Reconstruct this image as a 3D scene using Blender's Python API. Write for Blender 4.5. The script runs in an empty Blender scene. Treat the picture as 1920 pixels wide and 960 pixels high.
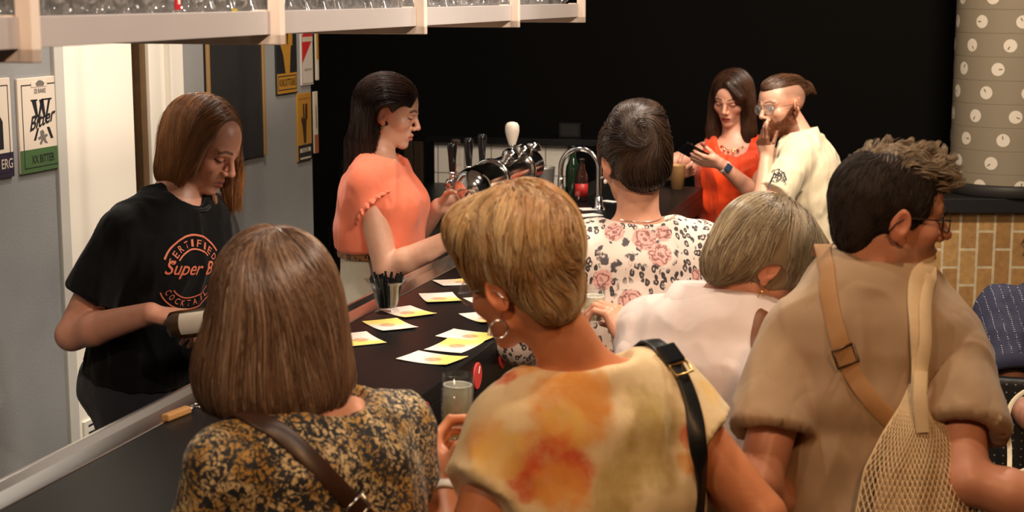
import bpy, math, random, os
import numpy as np
from mathutils import Vector, Matrix
from mathutils.bvhtree import BVHTree

rng = np.random.default_rng(11)
random.seed(5)
C = bpy.context.scene.collection
A = lambda *p: np.array(p, dtype=float)
def nrm(v):
    v = np.asarray(v, float); return v / max(np.linalg.norm(v), 1e-9)

# ---------------------------------------------------------------- camera model (image taken as 1920 x 960)
FPX = 3000.0
PITCH = math.atan(490 / FPX)
CAMH = 2.0
CP, SP = math.cos(PITCH), math.sin(PITCH)
def ray(u, v):
    t = (480 - v) / FPX
    return A((u - 960) / FPX, CP + SP * t, -SP + CP * t)
def P(u, v, s):
    return A(0, 0, CAMH) + ray(u, v) * s
def onz(u, v, z):
    r = ray(u, v); return A(0, 0, CAMH) + r * ((z - CAMH) / r[2])
# bar directions: BD along the bar, BN from the bar towards the guests
TH = math.atan((1807 - 960) / FPX / (CP + SP * 490 / FPX))
BD = A(math.sin(TH), math.cos(TH), 0)
BN = A(math.cos(TH), -math.sin(TH), 0)
def B(n, d, z):
    return BN * n + BD * d + A(0, 0, z)

# ---------------------------------------------------------------- node materials
class NT:
    def __init__(s, name):
        s.m = bpy.data.materials.new(name); s.m.use_nodes = True
        s.t = s.m.node_tree; s.b = s.t.nodes['Principled BSDF']
    def n(s, typ, **kw):
        nd = s.t.nodes.new(typ)
        for k, v in kw.items(): setattr(nd, k, v)
        return nd
    def link(s, a, b): s.t.links.new(a, b)
    def val(s, sock, v):
        if hasattr(v, 'links') or isinstance(v, bpy.types.NodeSocket): s.link(v, sock)
        else: sock.default_value = v
    def math(s, op, a, b=0.0, c=None, clamp=False):
        nd = s.n('ShaderNodeMath', operation=op, use_clamp=clamp)
        s.val(nd.inputs[0], a); s.val(nd.inputs[1], b)
        if c is not None: s.val(nd.inputs[2], c)
        return nd.outputs[0]
    def vmath(s, op, a, b=(0, 0, 0), out=0):
        nd = s.n('ShaderNodeVectorMath', operation=op)
        s.val(nd.inputs[0], a); s.val(nd.inputs[1], b)
        return nd.outputs[out]
    def mix(s, f, a, b):
        nd = s.n('ShaderNodeMix', data_type='RGBA')
        s.val(nd.inputs[0], f); s.val(nd.inputs[6], c4(a)); s.val(nd.inputs[7], c4(b))
        return nd.outputs[2]
    def smooth(s, x, lo, hi):
        nd = s.n('ShaderNodeMapRange', interpolation_type='SMOOTHSTEP')
        s.val(nd.inputs[0], x); nd.inputs[1].default_value = lo; nd.inputs[2].default_value = hi
        return nd.outputs[0]
    def obj(s): return s.n('ShaderNodeTexCoord').outputs['Object']
    def noise(s, vec, scale, detail=3, rough=.5, out='Fac', dist=0.0):
        nd = s.n('ShaderNodeTexNoise'); s.val(nd.inputs['Vector'], vec)
        nd.inputs['Scale'].default_value = scale; nd.inputs['Detail'].default_value = detail
        nd.inputs['Roughness'].default_value = rough; nd.inputs['Distortion'].default_value = dist
        return nd.outputs[out]
    def voro(s, vec, scale, feature='F1', out='Distance', rnd=1.0):
        nd = s.n('ShaderNodeTexVoronoi', feature=feature); s.val(nd.inputs['Vector'], vec)
        nd.inputs['Scale'].default_value = scale; nd.inputs['Randomness'].default_value = rnd
        return nd.outputs[out]
    def warp(s, vec, scale, amt):
        nz = s.noise(vec, scale, 2, out='Color')
        d = s.vmath('SUBTRACT', nz, (.5, .5, .5))
        nd = s.n('ShaderNodeVectorMath', operation='SCALE'); s.link(d, nd.inputs[0]); nd.inputs[3].default_value = amt
        return s.vmath('ADD', vec, nd.outputs[0])
    def mapping(s, vec, scale=(1, 1, 1), rot=(0, 0, 0), loc=(0, 0, 0)):
        nd = s.n('ShaderNodeMapping'); s.val(nd.inputs[0], vec)
        nd.inputs['Scale'].default_value = scale; nd.inputs['Rotation'].default_value = rot; nd.inputs['Location'].default_value = loc
        return nd.outputs[0]
    def bump(s, h, strength=.3, dist=.002):
        nd = s.n('ShaderNodeBump'); s.link(h, nd.inputs['Height'])
        nd.inputs['Strength'].default_value = strength; nd.inputs['Distance'].default_value = dist
        s.link(nd.outputs[0], s.b.inputs['Normal'])
    def color(s, c): s.val(s.b.inputs['Base Color'], c4(c) if not isinstance(c, bpy.types.NodeSocket) else c)
def c4(c):
    if isinstance(c, bpy.types.NodeSocket): return c
    c = tuple(c); return c if len(c) == 4 else c + (1.0,)
def srgb(r, g, b):
    f = lambda x: (x / 255 / 12.92) if x / 255 <= .04045 else ((x / 255 + .055) / 1.055) ** 2.4
    return (f(r), f(g), f(b))
def mat(name, col, rough=.5, metal=0.0, trans=0.0, ior=1.45, spec=.5, sheen=0.0, coat=0.0, noise=0.0, nscale=30, bump=0.0, bscale=200, bdist=.001):
    k = NT(name); b = k.b
    if noise:
        n = k.noise(k.obj(), nscale, 4)
        f = k.math('MULTIPLY_ADD', n, 2 * noise, 1 - noise)
        nd = k.n('ShaderNodeVectorMath', operation='SCALE'); nd.inputs[0].default_value = col[:3]; k.link(f, nd.inputs[3])
        k.link(nd.outputs[0], b.inputs['Base Color'])
    else: k.color(col)
    b.inputs['Roughness'].default_value = rough; b.inputs['Metallic'].default_value = metal
    b.inputs['Transmission Weight'].default_value = trans; b.inputs['IOR'].default_value = ior
    b.inputs['Specular IOR Level'].default_value = spec
    if sheen: b.inputs['Sheen Weight'].default_value = sheen
    if coat: b.inputs['Coat Weight'].default_value = coat
    if bump: k.bump(k.noise(k.obj(), bscale, 3), bump, bdist)
    return k.m

def thin_glass(name, tint=(1, 1, 1), base=.06, rough=.02):
    k = NT(name); k.t.nodes.remove(k.b); out = [n for n in k.t.nodes if n.type == 'OUTPUT_MATERIAL'][0]
    tr = k.n('ShaderNodeBsdfTransparent'); tr.inputs[0].default_value = c4(tint); gl = k.n('ShaderNodeBsdfGlossy'); gl.inputs['Roughness'].default_value = rough
    fr = k.n('ShaderNodeLayerWeight'); fr.inputs[0].default_value = .5; f = k.math('MULTIPLY_ADD', k.math('POWER', fr.outputs['Facing'], 3.0), .55, base, clamp=True); mx = k.n('ShaderNodeMixShader'); k.link(f, mx.inputs[0]); k.link(tr.outputs[0], mx.inputs[1]); k.link(gl.outputs[0], mx.inputs[2]); k.link(mx.outputs[0], out.inputs[0]); return k.m
def drink_mat(name, tint, haze=.3, hazec=(.8, .75, .62)):
    k = NT(name); k.t.nodes.remove(k.b); out = [n for n in k.t.nodes if n.type == 'OUTPUT_MATERIAL'][0]
    tr = k.n('ShaderNodeBsdfTransparent'); tr.inputs[0].default_value = c4(tint); df = k.n('ShaderNodeBsdfDiffuse'); df.inputs[0].default_value = c4(hazec); gl = k.n('ShaderNodeBsdfGlossy'); gl.inputs['Roughness'].default_value = .05
    m1 = k.n('ShaderNodeMixShader'); m1.inputs[0].default_value = haze; k.link(tr.outputs[0], m1.inputs[1]); k.link(df.outputs[0], m1.inputs[2]); m2 = k.n('ShaderNodeMixShader'); m2.inputs[0].default_value = .06; k.link(m1.outputs[0], m2.inputs[1]); k.link(gl.outputs[0], m2.inputs[2]); k.link(m2.outputs[0], out.inputs[0]); return k.m
# ---------------------------------------------------------------- objects
def setp(o, label=None, cat=None, group=None, kind=None):
    if label: o['label'] = label
    if cat: o['category'] = cat
    if group: o['group'] = group
    if kind: o['kind'] = kind
    return o
def empty(name, loc, label=None, cat=None, group=None, rz=0.0):
    o = bpy.data.objects.new(name, None); C.objects.link(o)
    o.location = [float(x) for x in loc]; o.rotation_euler = (0, 0, rz); o.empty_display_size = .05
    return setp(o, label, cat, group)
def mk(name, verts, faces, m, parent=None, smooth=True, cols=None, mats=None, midx=None, loc=None):
    """ONE mesh object. verts are world coordinates unless the parent is given, then relative to parent's location."""
    verts = np.asarray(verts, dtype=np.float32).reshape(-1, 3)
    if loc is not None: verts = verts - np.asarray(loc, np.float32)
    elif parent is not None and parent.get('_w'): verts = verts - np.asarray(parent['_w'][:], np.float32)
    me = bpy.data.meshes.new(name)
    if isinstance(faces, np.ndarray):
        nf, k = faces.shape
        me.vertices.add(len(verts)); me.vertices.foreach_set('co', verts.ravel())
        me.loops.add(nf * k); me.loops.foreach_set('vertex_index', faces.astype(np.int32).ravel())
        me.polygons.add(nf); me.polygons.foreach_set('loop_start', np.arange(0, nf * k, k, dtype=np.int32))
        try: me.polygons.foreach_set('loop_total', np.full(nf, k, dtype=np.int32))
        except Exception: pass
        me.update(calc_edges=True); me.validate()
    else:
        me.from_pydata([tuple(map(float, v)) for v in verts], [], [tuple(int(i) for i in f) for f in faces]); me.update()
    for mm in (mats or [m]): me.materials.append(mm)
    if midx is not None: me.polygons.foreach_set('material_index', np.asarray(midx, np.int32))
    me.polygons.foreach_set('use_smooth', np.full(len(me.polygons), bool(smooth)))
    if cols is not None:
        ca = me.color_attributes.new('Col', 'FLOAT_COLOR', 'POINT')
        cc = np.ones((len(verts), 4), np.float32); cc[:, :3] = cols
        ca.data.foreach_set('color', cc.ravel())
    o = bpy.data.objects.new(name, me); C.objects.link(o)
    if loc is not None: o.location = [float(x) for x in loc]
    if parent is not None: o.parent = parent
    return o
def root(name, loc, label, cat, group=None):
    o = empty(name, loc, label, cat, group); o['_w'] = [float(x) for x in loc]; return o

class MB:
    """collects shapes (world coordinates) that become ONE mesh"""
    def __init__(s): s.v = []; s.f = []; s.mi = []; s.cur = 0; s.n = 0
    def add(s, v, f):
        v = [tuple(map(float, p)) for p in v]
        s.v += v; s.f += [tuple(i + s.n for i in q) for q in f]; s.mi += [s.cur] * len(f); s.n += len(v); return s
    def box(s, c, e1, e2, e3):
        """centre and three half-extent vectors"""
        c, e1, e2, e3 = map(np.asarray, (c, e1, e2, e3))
        if np.dot(np.cross(e1, e2), e3) < 0: e3 = -e3
        v = [c + a * e1 + b * e2 + d * e3 for d in (-1, 1) for b in (-1, 1) for a in (-1, 1)]
        return s.add(v, [(0, 2, 3, 1), (4, 5, 7, 6), (0, 1, 5, 4), (2, 6, 7, 3), (0, 4, 6, 2), (1, 3, 7, 5)])
    def barbox(s, n0, n1, d0, d1, z0, z1):
        return s.box(B((n0 + n1) / 2, (d0 + d1) / 2, (z0 + z1) / 2), BN * (n1 - n0) / 2, BD * (d1 - d0) / 2, A(0, 0, (z1 - z0) / 2))
    def lathe(s, c, prof, seg=32, axis=None, closed=False):
        axis = nrm(axis if axis is not None else A(0, 0, 1)); x = nrm(np.cross(axis, A(0.31, .95, .05))); y = np.cross(axis, x)
        v = []; f = []; m = len(prof)
        for r, z in prof:
            for i in range(seg):
                a = 2 * math.pi * i / seg
                v.append(c + axis * z + (x * math.cos(a) + y * math.sin(a)) * r)
        for j in range(m - 1 + (1 if closed else 0)):
            j2 = (j + 1) % m
            for i in range(seg):
                i2 = (i + 1) % seg; f.append((j * seg + i, j * seg + i2, j2 * seg + i2, j2 * seg + i))
        if not closed:
            if prof[0][0] > 1e-4: f.append(tuple(reversed(range(seg))))
            if prof[-1][0] > 1e-4: f.append(tuple((m - 1) * seg + i for i in range(seg)))
        return s.add(v, f)
    def tube(s, pts, r, seg=10, cap=True):
        pts = [np.asarray(p, float) for p in pts]; n = len(pts); rr = r if hasattr(r, '__len__') else [r] * n
        v = []; f = []; ref = None
        for i, p in enumerate(pts):
            t = nrm(pts[min(i + 1, n - 1)] - pts[max(i - 1, 0)])
            if ref is None:
                ref = np.cross(t, A(0, 0, 1)) if abs(t[2]) < .9 else np.cross(t, A(1, 0, 0))
            x = nrm(ref - t * np.dot(ref, t)); y = np.cross(t, x); ref = x
            for k in range(seg):
                a = 2 * math.pi * k / seg; v.append(p + (x * math.cos(a) + y * math.sin(a)) * rr[i])
        for i in range(n - 1):
            for k in range(seg):
                k2 = (k + 1) % seg; f.append((i * seg + k, i * seg + k2, (i + 1) * seg + k2, (i + 1) * seg + k))
        if cap: f.append(tuple(reversed(range(seg)))); f.append(tuple((n - 1) * seg + k for k in range(seg)))
        return s.add(v, f)
    def prism(s, poly, ext):
        """poly: list of 3d points (planar), ext: extrusion vector"""
        n = len(poly); v = [np.asarray(p) for p in poly] + [np.asarray(p) + ext for p in poly]
        return s.add(v, [tuple(reversed(range(n))), tuple(range(n, 2 * n))] + [(i, (i + 1) % n, n + (i + 1) % n, n + i) for i in range(n)])
    def build(s, name, m, parent=None, smooth=False, bevel=0.0, loc=None, mats=None):
        o = mk(name, s.v, s.f, m, parent, smooth, mats=mats, midx=s.mi if mats else None, loc=loc)
        if bevel:
            b = o.modifiers.new('b', 'BEVEL'); b.width = bevel; b.segments = 2; b.limit_method = 'ANGLE'
        return o
def autosmooth(o, ang=40):
    me = o.data; import bmesh
    bm = bmesh.new(); bm.from_mesh(me)
    for f in bm.faces: f.smooth = True
    for e in bm.edges:
        if len(e.link_faces) == 2 and e.calc_face_angle(0) > math.radians(ang): e.smooth = False
    bm.to_mesh(me); bm.free(); return o
def text_mesh(txt, size=1.0, shear=0.0, spacing=1.0, align='CENTER', extr=0.0, offset=0.0):
    cu = bpy.data.curves.new('t', 'FONT'); cu.body = txt; cu.size = size; cu.shear = shear; cu.space_character = spacing
    cu.align_x = align; cu.align_y = 'CENTER'; cu.resolution_u = 4; cu.offset = offset
    ob = bpy.data.objects.new('t', cu); C.objects.link(ob)
    dg = bpy.context.evaluated_depsgraph_get(); dg.update()
    me = bpy.data.meshes.new_from_object(ob.evaluated_get(dg))
    v = np.array([x.co[:] for x in me.vertices]).reshape(-1, 3); f = [tuple(p.vertices) for p in me.polygons]
    bpy.data.objects.remove(ob); bpy.data.curves.remove(cu); bpy.data.meshes.remove(me)
    return v, f

# ---------------------------------------------------------------- signed distance sculpting
def axis_coords(lo, hi, h, fine):
    iv = sorted((max(lo, a), min(hi, b), f) for a, b, f in fine if b > lo and a < hi)
    out = []; x = lo
    while x < hi:
        step = h
        for a, b, f in iv:
            if a - 1e-9 <= x < b: step = min(step, f)
            elif x < a < x + step: step = max(min(step, a - x + 1e-6), 1e-3)
        out.append(x); x += step
    out.append(x); return np.array(out, np.float32)
class Vox:
    def __init__(s, lo, hi, h, fine=()):
        """fine: list of (centre, half size, h)"""
        s.ax = []
        for k in range(3):
            s.ax.append(axis_coords(lo[k], hi[k], h, [(c[k] - (r if np.isscalar(r) else r[k]), c[k] + (r if np.isscalar(r) else r[k]), f) for c, r, f in fine]))
        s.F = np.full([len(a) for a in s.ax], .5, np.float32)
    def blk(s, lo, hi, m):
        sl = []
        for k in range(3):
            i = max(int(np.searchsorted(s.ax[k], lo[k] - m)) - 1, 0); j = min(int(np.searchsorted(s.ax[k], hi[k] + m)) + 1, len(s.ax[k]))
            sl.append(slice(i, max(j, i)))
        X = s.ax[0][sl[0]][:, None, None]; Y = s.ax[1][sl[1]][None, :, None]; Z = s.ax[2][sl[2]][None, None, :]
        return tuple(sl), X, Y, Z
    def add(s, pr, k=.01):
        sl, X, Y, Z = s.blk(pr[0], pr[1], k + .03)
        if min(x.stop - x.start for x in sl) <= 0: return s
        d = pr[2](X, Y, Z); f = s.F[sl]
        if k > 0:
            h = np.clip(.5 + .5 * (f - d) / k, 0, 1); s.F[sl] = f + (d - f) * h - k * h * (1 - h)
        else: s.F[sl] = np.minimum(f, d)
        return s
    def sub(s, pr, k=.004):
        sl, X, Y, Z = s.blk(pr[0], pr[1], k + .03)
        if min(x.stop - x.start for x in sl) <= 0: return s
        d = -pr[2](X, Y, Z); f = s.F[sl]
        if k > 0:
            h = np.clip(.5 - .5 * (f - d) / k, 0, 1); s.F[sl] = f + (d - f) * h + k * h * (1 - h)
        else: s.F[sl] = np.maximum(f, d)
        return s
    def cutplane(s, p, n, k=.004):
        """remove everything on the side the normal points to"""
        n = nrm(n)
        d = ((s.ax[0][:, None, None] - p[0]) * n[0] + (s.ax[1][None, :, None] - p[1]) * n[1] + (s.ax[2][None, None, :] - p[2]) * n[2]).astype(np.float32)
        f = s.F; h = np.clip(.5 - .5 * (f - d) / k, 0, 1); s.F = f + (d - f) * h + k * h * (1 - h); return s
    def sample(s, p):
        idx = []; w = []
        for k in range(3):
            a = s.ax[k]; i = np.clip(np.searchsorted(a, p[:, k]) - 1, 0, len(a) - 2)
            idx.append(i); w.append(np.clip((p[:, k] - a[i]) / (a[i + 1] - a[i]), 0, 1))
        r = 0
        for dx in (0, 1):
            for dy in (0, 1):
                for dz in (0, 1):
                    ww = (w[0] if dx else 1 - w[0]) * (w[1] if dy else 1 - w[1]) * (w[2] if dz else 1 - w[2])
                    r = r + ww * s.F[idx[0] + dx, idx[1] + dy, idx[2] + dz]
        return r
    def grad(s, p, e=.004):
        g = np.stack([s.sample(p + o) - s.sample(p - o) for o in (A(e, 0, 0), A(0, e, 0), A(0, 0, e))], 1)
        return g / np.maximum(np.linalg.norm(g, axis=1, keepdims=True), 1e-6)
    def mesh(s):
        F = s.F; n = F.shape
        F[0], F[-1] = np.maximum(F[0], .01), np.maximum(F[-1], .01)
        F[:, 0], F[:, -1] = np.maximum(F[:, 0], .01), np.maximum(F[:, -1], .01)
        F[:, :, 0], F[:, :, -1] = np.maximum(F[:, :, 0], .01), np.maximum(F[:, :, -1], .01)
        S = (F < 0)
        cnt = np.zeros([q - 1 for q in n], np.int8)
        for a in (0, 1):
            for b in (0, 1):
                for c in (0, 1): cnt += S[a:n[0] - 1 + a, b:n[1] - 1 + b, c:n[2] - 1 + c]
        act = np.nonzero((cnt > 0) & (cnt < 8)); m = len(act[0])
        ids = np.full(cnt.shape, -1, np.int32); ids[act] = np.arange(m, dtype=np.int32)
        pos = np.zeros((m, 3), np.float32); num = np.zeros(m, np.float32)
        co = [(a, b, c) for a in (0, 1) for b in (0, 1) for c in (0, 1)]
        val = {k: F[act[0] + k[0], act[1] + k[1], act[2] + k[2]] for k in co}
        for k in co:
            for axn in range(3):
                if k[axn]: continue
                k2 = tuple(1 if q == axn else k[q] for q in range(3))
                a, b = val[k], val[k2]; hit = (a < 0) != (b < 0); t = np.where(hit, a / np.where(hit, a - b, 1), 0)
                for q in range(3):
                    base = s.ax[q][act[q] + k[q]]
                    if q == axn: base = base + t * (s.ax[q][act[q] + 1] - s.ax[q][act[q]])
                    pos[:, q] += np.where(hit, base, 0)
                num += hit
        pos /= num[:, None]
        quads = []
        for axn in range(3):
            o1, o2 = [(1, 2), (2, 0), (0, 1)][axn]
            sl0 = [slice(None)] * 3; sl1 = [slice(None)] * 3
            sl0[axn] = slice(0, n[axn] - 1); sl1[axn] = slice(1, n[axn])
            a = S[tuple(sl0)]; b = S[tuple(sl1)]
            e = np.nonzero(a != b); inside_first = a[e]
            e = list(e)
            ok = (e[o1] > 0) & (e[o2] > 0) & (e[o1] < n[o1] - 1) & (e[o2] < n[o2] - 1)
            e = [q[ok] for q in e]; inside_first = inside_first[ok]
            def g(d1, d2):
                c = [q.copy() for q in e]; c[o1] += d1; c[o2] += d2; return ids[c[0], c[1], c[2]]
            q = np.stack([g(-1, -1), g(0, -1), g(0, 0), g(-1, 0)], 1)
            q = np.where(inside_first[:, None], q, q[:, ::-1]); quads.append(q)
        quads = np.concatenate(quads)
        return pos, quads[(quads >= 0).all(1)]
def _bb(pts, r): pts = np.asarray(pts); return pts.min(0) - r, pts.max(0) + r
def cone(a, b, ra, rb=None):
    rb = ra if rb is None else rb; a = np.asarray(a, float); b = np.asarray(b, float); lo, hi = _bb([a, b], max(ra, rb)); ab = b - a; L2 = max(ab @ ab, 1e-9)
    def f(X, Y, Z):
        x, y, z = X - a[0], Y - a[1], Z - a[2]
        t = np.clip((x * ab[0] + y * ab[1] + z * ab[2]) / L2, 0, 1)
        return (np.sqrt((x - t * ab[0]) ** 2 + (y - t * ab[1]) ** 2 + (z - t * ab[2]) ** 2) - (ra + t * (rb - ra))).astype(np.float32)
    return lo, hi, f
def ell(c, r, R=None):
    c = np.asarray(c, float); r = np.asarray(r, float) if hasattr(r, '__len__') else A(r, r, r); R = np.eye(3) if R is None else R
    ext = np.sqrt(((R * r[None, :]) ** 2).sum(1)); lo, hi = c - ext, c + ext
    def f(X, Y, Z):
        x, y, z = X - c[0], Y - c[1], Z - c[2]; k0 = 0; k1 = 0
        for i in range(3):
            q = (x * R[0, i] + y * R[1, i] + z * R[2, i]) / r[i]; k0 = k0 + q * q; k1 = k1 + (q / r[i]) ** 2
        k0 = np.sqrt(k0); k1 = np.sqrt(k1)
        return (k0 * (k0 - 1) / np.maximum(k1, 1e-5)).astype(np.float32)
    return lo, hi, f
def rbox(c, half, R=None, rad=.005):
    c = np.asarray(c, float); half = np.asarray(half, float); R = np.eye(3) if R is None else R
    ext = (np.abs(R) * half[None, :]).sum(1); lo, hi = c - ext, c + ext
    def f(X, Y, Z):
        x, y, z = X - c[0], Y - c[1], Z - c[2]; o = 0; mx = -9.
        for i in range(3):
            q = np.abs(x * R[0, i] + y * R[1, i] + z * R[2, i]) - (half[i] - rad); o = o + np.maximum(q, 0) ** 2; mx = np.maximum(mx, q)
        return (np.sqrt(o) + np.minimum(mx, 0) - rad).astype(np.float32)
    return lo, hi, f
def loft(secs, pw=2.3):
    """secs: list of (centre, right, forward, half width, half depth)"""
    ctr = np.array([q[0] for q in secs]); mw = max(max(q[3], q[4]) for q in secs); lo, hi = _bb(ctr, mw)
    def f(X, Y, Z):
        best = None
        for i in range(len(secs) - 1):
            a, ra, fa, wa, da = secs[i]; b, rb, fb, wb, db = secs[i + 1]
            ab = b - a; L2 = ab @ ab; ax = ab / math.sqrt(L2)
            x, y, z = X - a[0], Y - a[1], Z - a[2]
            traw = (x * ab[0] + y * ab[1] + z * ab[2]) / L2; t = np.clip(traw, 0, 1); ts = t * t * (3 - 2 * t)
            w = wa + (wb - wa) * ts; d = da + (db - da) * ts
            qx, qy, qz = x - t * ab[0], y - t * ab[1], z - t * ab[2]
            rr = nrm(ra + rb); ff = nrm(fa + fb)
            lx = np.abs(qx * rr[0] + qy * rr[1] + qz * rr[2]); ly = np.abs(qx * ff[0] + qy * ff[1] + qz * ff[2])
            la = np.abs(traw - t) * math.sqrt(L2)
            mn = np.minimum(w, d)
            v = (((lx / w) ** pw + (ly / d) ** pw + (la / (mn * .9)) ** pw) ** (1 / pw) - 1) * mn
            if best is None: best = v
            else:
                k = .02; h = np.clip(.5 + .5 * (best - v) / k, 0, 1); best = best + (v - best) * h - k * h * (1 - h)
        return best.astype(np.float32)
    return lo, hi, f
def cut(pr, p, n):
    n = nrm(n); f0 = pr[2]
    return pr[0], pr[1], lambda X, Y, Z: np.maximum(f0(X, Y, Z), ((X - p[0]) * n[0] + (Y - p[1]) * n[1] + (Z - p[2]) * n[2]).astype(np.float32))
def hash3(i, j, k):
    h = (i * 374761393 + j * 668265263 + k * 2147483647 + 1274126177) & 0xffffffff
    h = ((h ^ (h >> 13)) * 1274126177) & 0xffffffff
    return ((h ^ (h >> 16)) & 0xffff) / 65535.0
def vnoise(p):
    p = np.asarray(p, float); i = np.floor(p).astype(np.int64); f = p - i; f = f * f * (3 - 2 * f); r = 0
    for a in (0, 1):
        for b in (0, 1):
            for c in (0, 1):
                w = (f[:, 0] if a else 1 - f[:, 0]) * (f[:, 1] if b else 1 - f[:, 1]) * (f[:, 2] if c else 1 - f[:, 2])
                r = r + w * hash3(i[:, 0] + a, i[:, 1] + b, i[:, 2] + c)
    return r
def vnormals(v, q):
    n = np.cross(v[q[:, 2]] - v[q[:, 0]], v[q[:, 3]] - v[q[:, 1]]); o = np.zeros_like(v)
    for k in range(4): np.add.at(o, q[:, k], n)
    return o / np.maximum(np.linalg.norm(o, axis=1, keepdims=True), 1e-9)
def relax(v, q, it=2, a=.5):
    """Taubin-like smoothing of a quad mesh"""
    e = np.concatenate([q[:, [0, 1]], q[:, [1, 2]], q[:, [2, 3]], q[:, [3, 0]]]); e = np.concatenate([e, e[:, ::-1]])
    deg = np.bincount(e[:, 0], minlength=len(v)).astype(np.float32)[:, None]
    for i in range(it):
        for fac in (a, -a * .95 if it > 1 else 0):
            s = np.stack([np.bincount(e[:, 0], weights=v[e[:, 1], k], minlength=len(v)) for k in range(3)], 1)
            v = v + fac * (s / np.maximum(deg, 1) - v)
    return v
def folds(v, q, amp=.004, sc=(16, 16, 5), seed=0, R=None, extra=None):
    """cloth folds: ridged noise displaced along the normals"""
    n = vnormals(v, q); p = v if R is None else v @ R
    w = np.stack([vnoise(p * 5 + 31 * k + seed) for k in range(3)], 1) - .5
    a = vnoise((p + w * .09) * np.array(sc) + seed * 7.1); b = vnoise((p + w * .05) * np.array(sc) * 2.1 + seed * 3.3)
    d = (1 - np.abs(2 * a - 1)) ** 2 * amp * 1.4 + (1 - np.abs(2 * b - 1)) ** 2 * amp * .5 - amp * .5
    return v + n * d[:, None]
def bvh(v, q): return BVHTree.FromPolygons([Vector(map(float, p)) for p in v], [tuple(map(int, f)) for f in q])
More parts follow.
